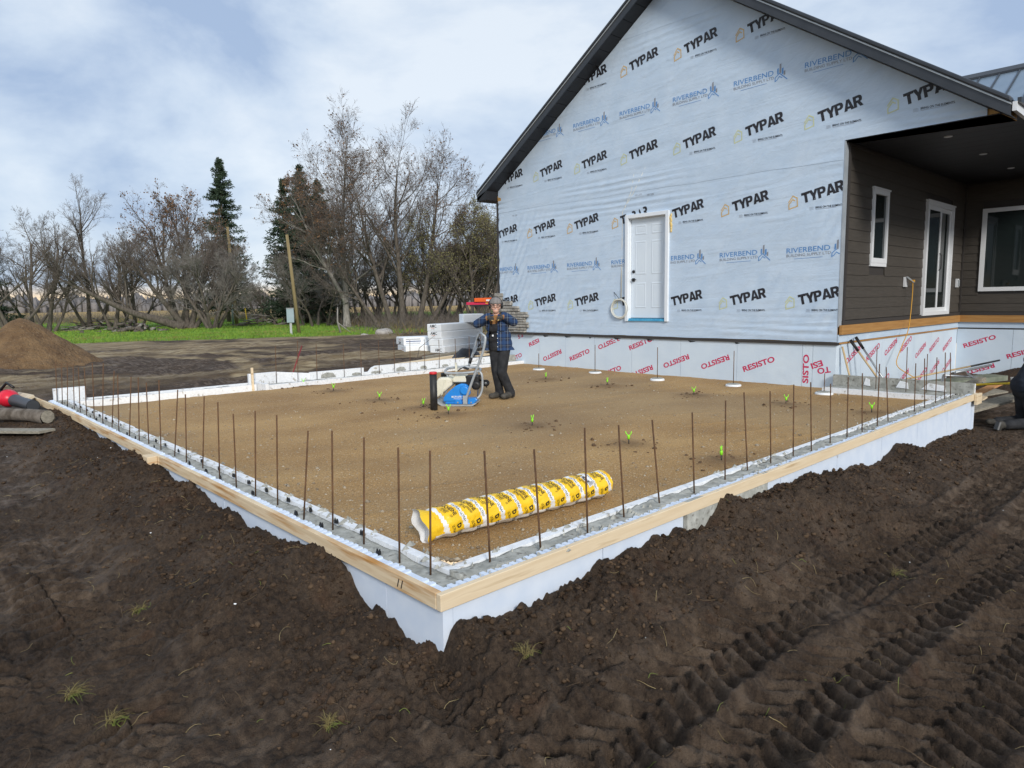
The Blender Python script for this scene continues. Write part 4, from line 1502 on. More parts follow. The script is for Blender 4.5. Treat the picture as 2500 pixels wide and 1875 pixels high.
for x, v, fl in ((10.23, .26, 1), (11.17, .25, 0), (12.07, .29, 1), (12.93, .30, 0), (13.84, .12, 1), (14.75, .19, 0), (15.7, .15, 0), (10.75, -.35, 1), (11.75, -.36, 0), (12.85, -.36, 1), (14.0, -.42, 0), (14.85, -.32, 1), (15.75, -.34, 1)):
    par = [o for a, b, o in pan_p if a <= x <= b][0]
    resisto(fp, x, v, par, fl, clip=lambda u, q: u < XI-.03)
fb = lambda u, v: (XI-.0145, -u, v)
for y, v, fl in ((1.87, .19, 0), (1.86, -.46, 1), (1.02, -.02, 0), (0.1, .2, 1)):
    par = [o for a, b, o in pan_b if a <= y <= b][0]
    resisto(fb, -y, v, par, fl)
# torn black flaps of tape along the top of the membrane
for y in (8.9, 8.2, 7.45, 6.75, 5.9, 4.9, 3.9):
    w = random.uniform(.05, .22)
    MB().prism([(XW-.016, y, .615), (XW-.016, y-w, .60), (XW-.02, y-w*.3, .585)], (-.004, 0, .006)).build('tape_flap', M_BLACK, HS)

# --- ledge stone started at the far corner
rows = [(1.56, 1.645, 10.28), (1.45, 1.555, 10.30), (1.33, 1.445, 9.93), (1.255, 1.325, 9.70), (1.185, 1.25, 9.66), (1.115, 1.18, 9.40), (1.045, 1.11, 9.36), (.985, 1.04, 9.45), (.93, .98, 9.46),
        (.865, .925, 9.37), (.795, .86, 9.36), (.73, .79, 9.44), (.672, .725, 9.46)]
for i, (a, b, yr) in enumerate(rows):
    y = yr
    top = YL + 0.10 if b < 1.5 else YL+.16
    while y < top:
        L_ = random.uniform(.20, .46)
        y1 = min(y+L_, top)
        if y1-y > .05:
            d = random.uniform(.05, .09)
            MB().box((XW-.016-d/2, (y+y1)/2, (a+b)/2), (d, y1-y-.006, b-a-.006), jit=.006).build('stone', M_STONE, HS, bevel=.008, seg=1)
        y = y1
MB().bx((XW-.10, 9.15, .630), (XW-.032, YL+.1, .665)).build('stone_ledger', M_TRIM, HS)

# --- entry door
DR = HS
mb = MB().bx((XW-.062, DY0, DZ0), (XW-.008, DY0+.075, DZ1)).bx((XW-.062, DY1-.075, DZ0), (XW-.008, DY1, DZ1)).bx((XW-.062, DY0+.075, DZ1-.075), (XW-.008, DY1-.075, DZ1))
mb.bx((XW-.006, DY0+.06, DZ0), (XW+.12, DY0+.085, DZ1-.06)).bx((XW-.006, DY1-.085, DZ0), (XW+.12, DY1-.06, DZ1-.06)).bx((XW-.006, DY0+.085, DZ1-.085), (XW+.12, DY1-.085, DZ1-.06))
dfr = mb.build('door_frame', M_WHITE, HS, bevel=.004, seg=1)
mb = MB()
ya, yb, za, zb = DY0+.09, DY1-.09, DZ0+.07, DZ1-.092
xd = XW+.045
mb.bx((xd, ya, za), (xd+.044, yb, zb))
door = mb.build('door', M_DOOR, HS)
w = yb-ya
for c in (0.27, 0.73):
    for z0, z1 in ((0.10, 0.36), (0.44, 0.78), (0.84, 0.94)):
        y0, y1, q0, q1 = ya+w*(c-.16), ya+w*(c+.16), za+(zb-za)*z0, za+(zb-za)*z1
        mb = MB()
        # moulded rim with a raised field
        for dz, s in ((0.0, 0.010), (0.028, -0.004)):
            pass
        o_ = [(xd-.001, y0, q0), (xd-.001, y1, q0), (xd-.001, y1, q1), (xd-.001, y0, q1)]
        k = .022
        m_ = [(xd-.006, y0+k, q0+k), (xd-.006, y1-k, q0+k), (xd-.006, y1-k, q1-k), (xd-.006, y0+k, q1-k)]
        k = .046
        i_ = [(xd-.002, y0+k, q0+k), (xd-.002, y1-k, q0+k), (xd-.002, y1-k, q1-k), (xd-.002, y0+k, q1-k)]
        k = .062
        j_ = [(xd-.004, y0+k, q0+k), (xd-.004, y1-k, q0+k), (xd-.004, y1-k, q1-k), (xd-.004, y0+k, q1-k)]
        fs = []
        for r_ in range(3):
            for s_ in range(4):
                fs.append((r_*4+s_, r_*4+(s_+1) % 4, (r_+1)*4+(s_+1) % 4, (r_+1)*4+s_))
        fs.append((12, 13, 14, 15))
        mb.add(o_+m_+i_+j_, fs)
        mb.build('door_panel', M_DOOR, door)
yk = yb - .065
MB().lathe((xd, yk, za+.96), [(-.002, .034), (-.022, .032), (-.024, .0)], 18, axis=(-1, 0, 0)).lathe((xd, yk, za+.96), [(0.0, .034), (.024, .030)], 18, axis=(-1, 0, 0)).build('deadbolt', M_BLACK, door)
MB().bx((xd-.014, yk-.033, za+.755), (xd-.001, yk+.033, za+.825)).tube([(xd-.01, yk, za+.79), (xd-.055, yk, za+.79)], .011, 8).bx((xd-.062, yk-.10, za+.782), (xd-.05, yk+.03, za+.798)).build('lever_handle', M_BLACK, door)
MB().bx((XW-.045, ya-.02, DZ0+.002), (xd+.05, yb+.02, DZ0+.03)).bx((XW-.02, ya-.015, DZ0+.03), (xd-.004, yb+.015, DZ0+.058)).build('door_sill', M_BLUEF, HS)
MB().bx((xd-.01, ya, DZ0+.058), (xd+.02, yb, DZ0+.068)).build('door_sweep', M_BLACK, door)
mb = MB()
for i in range(7):
    mb.ball((XW-.02, DY0-.02-random.uniform(0, .02), 2.78+i*.05), random.uniform(.025, .04), 8, 5, (0.6, .7, 1.3))
o = mb.build('expanding_foam', mat('spray_foam', (0.66, 0.47, 0.16), (0.75, 0.58, 0.25), scale=20, rough=.8), HS)

# --- the wing behind the porch
mb = MB()
mb.prism([(XI-.55, -9, 3.93), (XI-.55, -9, 4.03), (21.5, -9, 7.52), (26.5, -9, 4.03), (26.5, -9, 3.93), (21.5, -9, 7.40)], (0, 20.5, 0))
wing = mb.build('wing_roof', M_ROOFL, HS)
y = -8.5
while y < 11.0:
    MB().prism([(XI-.57, y, 4.035), (XI-.57, y, 4.075), (21.5, y, 7.565), (21.5, y, 7.525)], (0, .03, 0)).build('roof_rib', M_ROOF, wing)
    y += 0.46
MB().prism([(21.3, -9.1, 7.40), (21.3, -9.1, 7.46), (21.5, -9.1, 7.61), (21.7, -9.1, 7.46), (21.7, -9.1, 7.40), (21.5, -9.1, 7.53)], (0, 20.7, 0)).build('ridge_cap', M_ROOF, wing)
MB().bx((XI-.6, -9, 3.86), (XI-.002, YE_R-.12, 3.93)).build('eave_box', M_SOFF, wing)

# --- cable coil hung beside the door
cb = thing('cable_coil', 'coil of white electrical cable hung beside the entry door', 'cable', (XW-.05, 6.57, 1.05))
mb = MB()
for k in range(9):
    ry_, rz_ = .205+random.uniform(-.025, .02), .195+random.uniform(-.02, .02)
    oy, oz = random.uniform(-.012, .012), random.uniform(-.012, .012)
    pts = [(XW-.04-.004*k+.006*math.sin(3*a+k), 6.573+oy+ry_*math.cos(a), 1.255+oz+rz_*math.sin(a)) for a in np.linspace(0, 2*math.pi, 33)]
    mb.tube(pts, .0062, 6, cap=False)
mb.build('coil', M_CABLE, cb)
MB().tube([(XW-.012, 6.18, 4.32), (XW-.02, 6.30, 3.66), (XW-.015, 6.525, 3.25), (XW-.014, 6.55, 2.4), (XW-.03, 6.56, 1.45)], .006, 6).build('hanging_cable', M_CABLE, cb)
MB().tube([(XW-.012, 5.78, 4.37), (XW-.02, 6.25, 3.62), (XW-.015, 6.53, 3.27), (XW-.014, 6.535, 2.4), (XW-.03, 6.54, 1.45)], .006, 6).build('hanging_cable', M_CABLE, cb)
MB().tube([(XW-.02, 6.75, 1.60), (XW-.06, 6.62, 1.50), (XW-.05, 6.55, 1.42)], .006, 6).build('cable_end', M_BLACK, cb)
ec = thing('extension_cord', 'yellow extension cord hanging from the porch outlet down to the footing', 'cord', (12.9, 1.8, -.1))
P = [(12.9, YR-.17, 1.70), (12.88, YR-.18, 1.4), (12.7, YR-.2, .8), (12.35, YR-.2, .45), (12.0, YR-.25, .15), (12.05, YR-.5, -.05), (12.4, YR-.8, -.35), (12.6, YR-.8, -.52)]


def smooth_path(P, k=6):
    P = [Vector(p) for p in P]
    out = []
    for i in range(len(P)-1):
        p0, p1, p2, p3 = P[max(i-1, 0)], P[i], P[i+1], P[min(i+2, len(P)-1)]
        for j in range(k):
            t = j/k
            out.append(0.5*((2*p1)+(p2-p0)*t+(2*p0-5*p1+4*p2-p3)*t*t+(3*p1-p0-3*p2+p3)*t**3))
    return out + [P[-1]]


MB().tube(smooth_path(P), .008, 7).build('cord', M_CORD, ec)
MB().bx((12.87, YR-.20, 1.68), (12.93, YR-.13, 1.73)).build('plug', M_CORD, ec)
# ------------------------------------------------------------------ rebar chairs on the pad
GL = ['lime green rebar chair nearest the raised far foam wall', 'lime green rebar chair beside the dark scrape in the gravel', 'lime green rebar chair in open gravel left of the black pipe', 'lime green rebar chair just left of the black pipe',
      'lime green rebar chair just right of the black pipe', 'lime green rebar chair closest to the person in plaid', 'lime green rebar chair in the gravel below the cable coil and door', 'lime green rebar chair below the second red word from the house corner',
      'lime green rebar chair near the house corner footing', 'lime green rebar chair in the dark loosened gravel behind the yellow roll', 'lime green rebar chair behind the right end of the yellow roll',
      'largest lime green rebar chair, nearest the right form board', 'lime green rebar chair beside the return wall below the leaning handles']
ch0 = None
for (x, y), lb in zip(GREEN, GL):
    z = float(pad_h(np.array([x]), np.array([y]))[0]) + 0.01
    if ch0 is None:
        t = thing('rebar_chair', lb, 'rebar chair', (x, y, z), 'lime green rebar chairs on the gravel')
        o1 = MB().tube([(x, y, z-.04), (x, y, z+.07)], .006, 7).build('stake', M_BLACK, t)
        o2 = MB().lathe((x, y, z+.055), [(0, .013), (.035, .015), (.045, .010)], 10).build('socket', M_GREEN, t)
        s = Vector((.73, -.68, 0))
        o3 = MB().tube([Vector((x, y, z+.14))+s*-.032, Vector((x, y, z+.115))+s*-.026, Vector((x, y, z+.098))+s*-.010, Vector((x, y, z+.098))+s*.010, Vector((x, y, z+.115))+s*.026, Vector((x, y, z+.14))+s*.032], .0055, 6).build('saddle', M_GREEN, t)
        ch0 = (t, [o1, o2, o3])
    else:
        t = ch0[0].copy()
        COL.objects.link(t)
        t.location = (x, y, z)
        t['label'] = lb
        t.rotation_euler = (random.uniform(-.08, .08), random.uniform(-.08, .08), random.choice([0, .2, -.4, 1.1]))
        for o in ch0[1]:
            c = o.copy()
            COL.objects.link(c)
            c.parent = t

# ------------------------------------------------------------------ black pipe with a red cap
x, y = 3.884, 5.277
t = thing('drain_pipe', 'upright black plastic pipe with a red cap in the gravel', 'pipe', (x, y, -.1))
MB().tube([(x, y, -.2), (x, y, .43)], .052, 20).build('pipe', M_PIPEB, t)
MB().lathe((x, y, .425), [(0, .056), (.028, .056), (.034, .045)], 20).build('cap', M_REDP, t)

# ------------------------------------------------------------------ bagged insulation roll
A, B = Vector((.56, .865, .028)), Vector((2.16, .735, .020))
ax = (B-A).normalized()
side = Vector((0, 0, 1)).cross(ax).normalized()
upv = ax.cross(side)
RL = (B-A).length
RR = 0.106
rollt = thing('insulation_roll', 'long yellow and white plastic bag of rolled insulation lying on the gravel', 'insulation roll', (1.28, .87, -.085))


def roll_pt(s, a, lift=0.0):
    """s along the axis, a angle round it (0 = up, positive towards the camera side)."""
    e_ = min(s, RL-s)
    r = RR*(1 - 0.10*math.exp(-max(e_, 0)/.06)) + lift
    r += 0.007*math.sin(s*41.9+2*math.sin(a)+.6*math.sin(s*7)) * (0.4+0.6*math.exp(-max(e_, 0)/.2)) + .003*math.sin(9*a+s*13)
    v = upv*(math.cos(a)*r*0.97) - side*(math.sin(a)*r*1.04)
    p = A + ax*s + v
    if p.z < -.082:
        p.z = -.082 + (p.z+.082)*.15
    return p


ns, na = 170, 44
V, F, MI = [], [], []
for i in range(ns+1):
    for j in range(na):
        V.append(roll_pt(RL*i/ns, 2*math.pi*j/na))
for i in range(ns):
    for j in range(na):
        F.append((i*na+j, i*na+(j+1) % na, (i+1)*na+(j+1) % na, (i+1)*na+j))
        a = (j+.5)/na*2*math.pi
        a = a if a < math.pi else a-2*math.pi
        s = RL*(i+.5)/ns
        q = (s - .30*RR*a) % .150
        white = q < .036 or a > 2.2 or a < -2.0
        MI.append(1 if white else 0)
M_BAGY = mat('yellow_bag_film', (0.83, 0.50, 0.012), (0.88, 0.58, 0.03), scale=6, rough=.32, bump=.5, bscale=14, bdist=.02)
M_BAGW = mat('white_bag_film', (0.74, 0.75, 0.75), (0.80, 0.81, 0.81), scale=6, rough=.35, bump=.5, bscale=14, bdist=.02)
fast('bag', V, F, [M_BAGY, M_BAGW], rollt, smooth=True, mi=MI)
# flattened open end on the left, twisted tail on the right
mb = MB()
k = 24
ring0 = [roll_pt(0, 2*math.pi*j/k) for j in range(k)]
ring1 = [A - ax*(.035+.075*(.5+.5*math.cos(2*math.pi*j/k))+.012*math.sin(5*j)) + upv*(math.cos(2*math.pi*j/k)*.122+.008) - side*(math.sin(2*math.pi*j/k)*.085+.02) for j in range(k)]
ring2 = [A - ax*.04 + upv*(math.cos(2*math.pi*j/k)*.10) - side*(math.sin(2*math.pi*j/k)*.035) for j in range(k)]
for r_ in (ring1,):
    for p in r_:
        p.z = max(p.z, -.083)
mb.add(ring0+ring1+ring2, [(j, (j+1) % k, k+(j+1) % k, k+j) for j in range(k)], 0, True)
mb.add(ring1+ring2+[A+ax*.02], [(j, (j+1) % k, k+(j+1) % k, k+j) for j in range(k)]+[(k+j, k+(j+1) % k, 2*k) for j in range(k)], 1, True)
mb.build('open_end', [M_BAGY, M_BAGW], rollt)
mb = MB()
mb.tube([B-ax*.012, B+ax*.004, B+ax*.012, B+ax*.016], [RR*.9, RR*.80, RR*.45, .02], 18, 0)
mb.tube([B+ax*.012-upv*.03, B+ax*.035-upv*.035, B+ax*.06-upv*.045, B+ax*.085-upv*.06], [.018, .014, .034, .012], 7, 0, smooth=False)
mb.tube([B+ax*.015+upv*.0, B+ax*.04+upv*.022, B+ax*.07+upv*.02], [.016, .030, .022], 6, 1, smooth=False, flat=.5)
mb.build('tied_tail', [M_BAGY, M_BAGW], rollt)
mb = MB()


def roll_print(s0, a0, turn):
    """print frame on the film: u runs round the roll towards the camera, v along it."""
    ct, st_ = math.cos(turn), math.sin(turn)

    def fn(u, v):
        uu, vv = u*ct - v*st_, u*st_ + v*ct
        return roll_pt(min(max(s0 + vv, .005), RL-.005), a0 + uu/RR, .0035)
    return fn


kk = -1
while True:
    kk += 1
    base = .036 + kk*.150
    if base > RL:
        break
    for (txt, du, dv, h, w, bold) in (('DUCHESNE', -.02, .062, .030, .135, .02), ('D', -.075, .058, .036, .032, .05), ('ULTRA+', .17, .020, .020, .06, .01), ('DUCHE', .225, .062, .030, .08, .02), ('D', .170, .058, .036, .032, .05),
                                      ('ULTRA', .03, .020, .020, .05, .0), ('ULTRA+ ULTRA+', .02, .119, .018, .15, .0)):
        a = du/RR
        s = base + dv + .30*RR*a
        if .02 < s < RL-.05:
            put_text(mb, txt, roll_print(s, a, R(17)), 0, 0, h, w=w, bold=bold)
    for q in range(3):
        a = (.02+.0)/RR
        s = base + .040 + q*.006 + .30*RR*a
        if .02 < s < RL-.05:
            f_ = roll_print(s, a, R(17))
            mb.add([f_(0, 0), f_(.05, 0), f_(.1, 0), f_(.1, .002), f_(.05, .002), f_(0, .002)], [(0, 1, 4, 5), (1, 2, 3, 4)])
mb.build('printed_lettering', M_BLACK, rollt)
f_ = roll_print(RL-.30, .35, R(17))
mb = MB()
for j in range(6):
    mb.add([f_(j*.018, 0), f_((j+1)*.018, 0), f_((j+1)*.018, .062), f_(j*.018, .062)], [(0, 1, 2, 3)])
lab = mb.build('paper_label', M_BAGW, rollt)
f2 = lambda u, v: roll_pt(min(RL-.30 + u*math.sin(R(17)) + v*math.cos(R(17)), RL), .35+(u*math.cos(R(17))-v*math.sin(R(17)))/RR, .006)
mb = MB()
for j in range(9):
    u0 = .012+j*.006
    mb.add([f2(u0, .008), f2(u0+(.002 if j % 2 else .004), .008), f2(u0+(.002 if j % 2 else .004), .026), f2(u0, .026)], [(0, 1, 2, 3)])
for j in range(4):
    mb.add([f2(.075, .01+j*.012), f2(.098, .01+j*.012), f2(.098, .014+j*.012), f2(.075, .014+j*.012)], [(0, 1, 2, 3)])
mb.build('label_lettering', M_BLACK, lab)

# ------------------------------------------------------------------ foam bundles, stacked
def rotz_loc(loc, az):
    return Matrix.Translation(loc) @ Matrix.Rotation(az, 4, 'Z')


def foam_box(name_label, loc, az, size, prints, extra=None):
    """loc: near bottom corner; box extends +x (length), +y (width), +z."""
    t = thing('foam_bundle', name_label, 'foam bundle', loc, 'white foam bundles stacked behind the far wall')
    M = rotz_loc(loc, az)
    o = MB().bx((0, 0, 0), size).xf(M).build('wrapped_block', M_BOXF, t, bevel=.025, seg=3)
    mb = MB()
    for face, txt, u, v, h, w, mi, rot in prints:
        if face == 'e':
            fn = lambda a, b: M @ Vector((-.003, size[1]-a, b))
        else:
            fn = lambda a, b: M @ Vector((a, -.003, b))
        put_text(mb, txt, fn, u, v, h, w=w, bold=.012 if mi != 2 else 0, mi=mi, rot=rot)
    if extra:
        extra(mb, M, size)
    if mb.f:
        mb.build('printed_lettering', [M_BLACK, M_ORANGE2, M_GREYD, M_NAVY], o)
    return t


M_ORANGE2 = mat('orange_ink', (0.62, 0.22, 0.10), rough=.5)
M_GREYD = mat('grey_ink', (0.28, 0.28, 0.30), rough=.5)
M_NAVY = mat('navy_ink', (0.05, 0.09, 0.22), rough=.5)
AZB = R(14)
S = (2.44, .62, .245)
bp = Vector((12.15, 15.95, -.28))
dirx = Vector((math.cos(AZB), math.sin(AZB), 0))
diry = Vector((-math.sin(AZB), math.cos(AZB), 0))


def amc(u, v, sc=1.0, flip=False, low=True):
    if flip:
        return [('e', 'AMC', u+.22, v+.0, .085, .21, 0, math.pi), ('e', 'FOAM', u+.18, v+.045, .022, .13, 1, math.pi)]
    out = [('e', 'AMC', u, v-.02, .105*sc, .29*sc, 0, 0)]
    if low:
        out += [('e', 'FOAM', u+.05, v-.055, .032, .15, 1, 0), ('e', 'ICF FORM', u+.055, v-.098, .020, .15, 2, 0)]
    return out


foam_box('bottom white foam bundle of the tall stack, large AMC low on its end', bp + diry*-.10, AZB, S, amc(.22, .08, low=False))
foam_box('third white foam bundle down in the tall stack, faint grey print only', bp + Vector((0, 0, .248)) - diry*.04, AZB, S, [('e', 'ICF FORM', .27, .20, .022, .18, 2, 0)])
foam_box('second white foam bundle down in the tall stack, orange print under AMC', bp + Vector((0, 0, .496)) + diry*.02, AZB, (S[0], .6, S[2]), amc(.14, .145))
foam_box('top full-length white foam bundle of the tall stack with AMC print', bp + Vector((0, 0, .744)) + diry*.03, AZB, (S[0], .6, S[2]), amc(.13, .145))


def rungs(mb, M, size):
    for a, b, c, d in ((.66, .105, .76, .115), (.66, .19, .76, .20), (.675, .115, .685, .19), (.735, .115, .745, .19)):
        mb.add([M @ Vector((a, -.003, b)), M @ Vector((c, -.003, b)), M @ Vector((c, -.003, d)), M @ Vector((a, -.003, d))], [(0, 1, 2, 3)], 0)


foam_box('short white foam block with a black ladder mark on top of the stack', bp + Vector((0, 0, .992)) + dirx*1.35 + diry*.1, R(-24), (.78, .55, .30), [], rungs)
b2 = Vector((11.45, 17.2, -.30))
foam_box('lower white foam bundle left of the tall stack, lying on the mud', b2 + diry*-.1, R(-18), (1.25, 1.02, .27), [('e', 'ICF FORM', .50, .17, .03, .25, 2, 0), ('e', 'FOAM', .52, .11, .04, .22, 1, 0)])


def label_patch(mb, M, size):
    mb.add([M @ Vector((.08, -.004, .12)), M @ Vector((.62, -.004, .12)), M @ Vector((.62, -.004, .15)), M @ Vector((.08, -.004, .15))], [(0, 1, 2, 3)], 3)
    for q in (.04, .07, .19, .21):
        mb.add([M @ Vector((.08, -.004, q)), M @ Vector((.60, -.004, q)), M @ Vector((.60, -.004, q+.012)), M @ Vector((.08, -.004, q+.012))], [(0, 1, 2, 3)], 2)


foam_box('white foam bundle with upside-down AMC and a blue-lined label, left of stack', b2 + Vector((.08, .10, .273)), R(-18), (1.15, .95, .27), [('e', 'AMC', .62, .12, .10, .30, 0, math.pi), ('e', 'FOAM', .60, .20, .04, .22, 1, math.pi)], label_patch)

# ------------------------------------------------------------------ lumber, tarp, level and case behind the far wall
def plank(label, a, b, w, h, m, group='lumber lying behind the far wall', roll_=0, name='lumber_board', mat_end=None):
    a, b = Vector(a), Vector(b)
    d = (b-a)
    t = d.normalized()
    sd_ = Vector((0, 0, 1)).cross(t)
    sd_ = sd_.normalized() if sd_.length > .01 else Vector((1, 0, 0))
    sd_ = Matrix.Rotation(roll_, 3, t) @ sd_
    uu = t.cross(sd_)
    mb = MB()
    q = [a+sd_*(-w/2), a+sd_*(w/2), a+sd_*(w/2)+uu*h, a-sd_*(w/2)+uu*h]
    mb.prism(q, d)
    o = mb.build(name, m, None, loc=tuple((a+b)/2), bevel=.003, seg=1)
    tag(o, label, 'board', group)
    return o


plank('pale lumber board nearest the far wall, under the black tarp', (7.6, 10.75, -.03), (9.8, 10.83, .06), .14, .04, M_LUMBX)
plank('pale lumber board second from the far wall, tapering left', (7.9, 10.98, -.03), (9.82, 11.05, .06), .14, .04, M_LUMBX)
plank('pale lumber board third from the far wall, angled across the others', (7.2, 11.25, -.04), (11.5, 11.75, .10), .14, .04, M_LUMBX)
plank('dark wet lumber board lying in front of the tall foam stack', (9.6, 13.6, -.25), (14.0, 14.2, -.10), .20, .05, M_OLDW)
plank('upper dark lumber board against the foot of the tall foam stack', (10.3, 14.4, -.25), (14.4, 15.0, -.06), .20, .06, M_OLDW)
for i_, (x_, w_) in enumerate(((8.3, .55), (9.6, .6))):
    o = MB().box((x_, 10.98, -.16), (.3, w_, .24)).build('bearer_block', M_OLDW, None, loc=(x_, 10.98, -.3))
    tag(o, ('left', 'right')[i_]+' timber bearer under the pale lumber boards', 'timber')
t = thing('tarp', 'crumpled black tarp heaped on the pale lumber boards', 'tarp', (9.3, 11.0, .05))
ns_ = 26
uu, vv = np.meshgrid(np.linspace(-1, 1, ns_), np.linspace(-1, 1, ns_), indexing='ij')
rr_ = np.clip(1-np.hypot(uu, vv), 0, 1)
zz = .20*sstep(0, .75, rr_) + .06*billow(uu+3, vv+3, 2.2, 3, 2)*sstep(0, .3, rr_)
Vt = np.stack([9.15+.52*uu+.1*vv+.03*fbm(uu, vv, 3, 2, 1), 10.95+.26*vv, .045+zz], -1).reshape(-1, 3)
ii = np.arange(ns_*ns_).reshape(ns_, ns_)
Ft = np.stack([ii[:-1, :-1], ii[1:, :-1], ii[1:, 1:], ii[:-1, 1:]], -1).reshape(-1, 4)
keep = (np.hypot(uu, vv) < 1.0)[:-1, :-1].ravel()
fast('sheet', Vt, Ft[keep], mat('black_tarp', (0.008, 0.009, 0.012), (0.02, 0.022, 0.028), scale=4, rough=.35, bump=.4, bscale=9, bdist=.03), t, smooth=True)
# red level lying across an orange case, on a sawhorse by the house corner
sw = thing('sawhorse', 'black folding sawhorse standing behind the white foam stack', 'sawhorse', (16.43, 18.4, -.25))
cx, cy = 16.43, 18.4
dl = Vector((.73, -.68, 0))
dn = Vector((.68, .73, 0))
c0 = Vector((cx, cy, 0))
MB().prism([c0-(dl*1.25)*.62+dn*-.04+Vector((0, 0, 1.25)), c0+(dl*1.25)*.62+dn*-.04+Vector((0, 0, 1.25)), c0+(dl*1.25)*.62+dn*-.04+Vector((0, 0, 1.315)), c0-(dl*1.25)*.62+dn*-.04+Vector((0, 0, 1.315))], dn*.08).build('top_rail', M_BLACK, sw)
for s in (-.5, .5):
    for q in (-1, 1):
        MB().tube([c0+(dl*1.25)*s+Vector((0, 0, 1.29)), c0+(dl*1.25)*(s*1.15)+dn*(.28*q)+Vector((0, 0, -.28))], .02, 6).build('leg', M_BLACK, sw)
lv = thing('spirit_level', 'red box level lying on the black sawhorse left of the orange case', 'level', tuple(c0+Vector((0, 0, 1.336))))
MB().prism([c0-(dl*1.25)*.72+dn*-.03+Vector((0, 0, 1.317)), c0+(dl*1.25)*.35+dn*-.03+Vector((0, 0, 1.317)), c0+(dl*1.25)*.35+dn*-.03+Vector((0, 0, 1.425)), c0-(dl*1.25)*.72+dn*-.03+Vector((0, 0, 1.425))], dn*.05).build('body', mat('raspberry_paint', (0.60, 0.02, 0.08), rough=.4), lv, bevel=.004)
MB().bx((0, 0, 0), (.09, .056, .04)).xf(Matrix.Translation(c0-(dl*1.25)*.1+dn*-.033+Vector((0, 0, 1.36))) @ Matrix.Rotation(R(-43), 4, 'Z')).build('vial', M_YEL, lv)
oc = thing('tool_case', 'bright orange tool case with a white label lying on the red level', 'tool case', tuple(c0+Vector((0, 0, 1.43))))
MB().prism([c0-(dl*1.25)*.46+dn*-.10+Vector((0, 0, 1.43)), c0+(dl*1.25)*.58+dn*-.10+Vector((0, 0, 1.43)), c0+(dl*1.25)*.58+dn*-.10+Vector((0, 0, 1.60)), c0-(dl*1.25)*.46+dn*-.10+Vector((0, 0, 1.585))], dn*.22).build('case', mat('orange_case', (0.80, 0.12, 0.012), rough=.4), oc, bevel=.012)
MB().prism([c0-(dl*1.25)*.08+dn*-.104+Vector((0, 0, 1.455)), c0+(dl*1.25)*.14+dn*-.104+Vector((0, 0, 1.455)), c0+(dl*1.25)*.14+dn*-.104+Vector((0, 0, 1.525)), c0-(dl*1.25)*.08+dn*-.104+Vector((0, 0, 1.525))], dn*.003).build('paper_label', M_VINYL, oc)

rs = MB().tube([(5.35, 13.0, -.35), (5.85, 13.35, .42)], .018, 6).build('survey_stake', mat('dull_red_paint', (0.22, 0.03, 0.03), rough=.6), None, loc=(5.35, 13, -.3))
tag(rs, 'dull red stake leaning in the mud behind the far wall', 'stake')

# ------------------------------------------------------------------ leaf blower, log and board on the left bank
zb_ = gz(-.35, 10.5)
t = thing('leaf_blower', 'red leaf blower with a wide grey nozzle lying left of the forms', 'leaf blower', (-.45, 10.9, zb_))
e0 = Vector((-.34, 10.95, -.02))
dd = (Vector((-.20, 10.1, -.05))-e0)
MB().ball(e0+Vector((-.05, .12, .02)), .17, 14, 10, (.9, 1.1, .85)).ball(e0+Vector((-.13, .3, .06)), .10, 12, 8).build('housing', mat('blower_red', (0.62, 0.015, 0.035), (0.7, 0.02, 0.05), scale=8, rough=.35), t)
MB().ball(e0+Vector((-.17, .28, .12)), .09, 10, 8, (1, 1.2, .8)).build('motor', M_BLACK, t)
mb = MB().tube([e0+dd*.1, e0+dd*.45, e0+dd*1.0], [.10, .085, .095], 20, cap=False)
mb.tube([e0+dd*1.0, e0+dd*.6], [.088, .07], 20, cap=True)
mb.build('nozzle', mat('dark_grey_plastic', (0.045, 0.05, 0.058), rough=.45), t)
MB().tube([e0+Vector((-.15, .25, .12)), e0+Vector((-.05, .15, .27)), e0+Vector((.02, 0, .2))], .022, 8).build('handle', M_BLACK, t)
t = thing('squared_log', 'rough squared log lying on the soil beside the leaf blower', 'log', (-.6, 10.3, gz(-.6, 10.3)))
a, b = Vector((-1.45, 11.6, -.10)), Vector((-.29, 8.35, -.01))
d = b-a
k = 10
pr = []
pts = []
for i in range(9):
    pts.append(a+d*(i/8)+Vector((0, 0, .01*math.sin(i*2.1))))
MB().tube(pts, [.095+.008*math.sin(i*1.7) for i in range(9)], 9, cap=False).build('bark', M_LOG, t)
MB().tube([b+d*-.002, b+d*.0015], [.09, .088], 9).build('end_grain', M_OLDW, t)
o = plank('flat weathered board half sunk in soil below the squared log', (-1.35, 9.7, gz(-1.35, 9.7)+.03), (-.40, 7.75, gz(-.40, 7.75)+.015), .22, .035, M_OLDW, group=None, name='weathered_board')
o = plank('short curved offcut of pale wood behind the leaf blower nozzle', (-.22, 11.45, -.02), (-.14, 10.6, -.0), .12, .05, M_CUT, group=None, name='wood_offcut', roll_=.5)

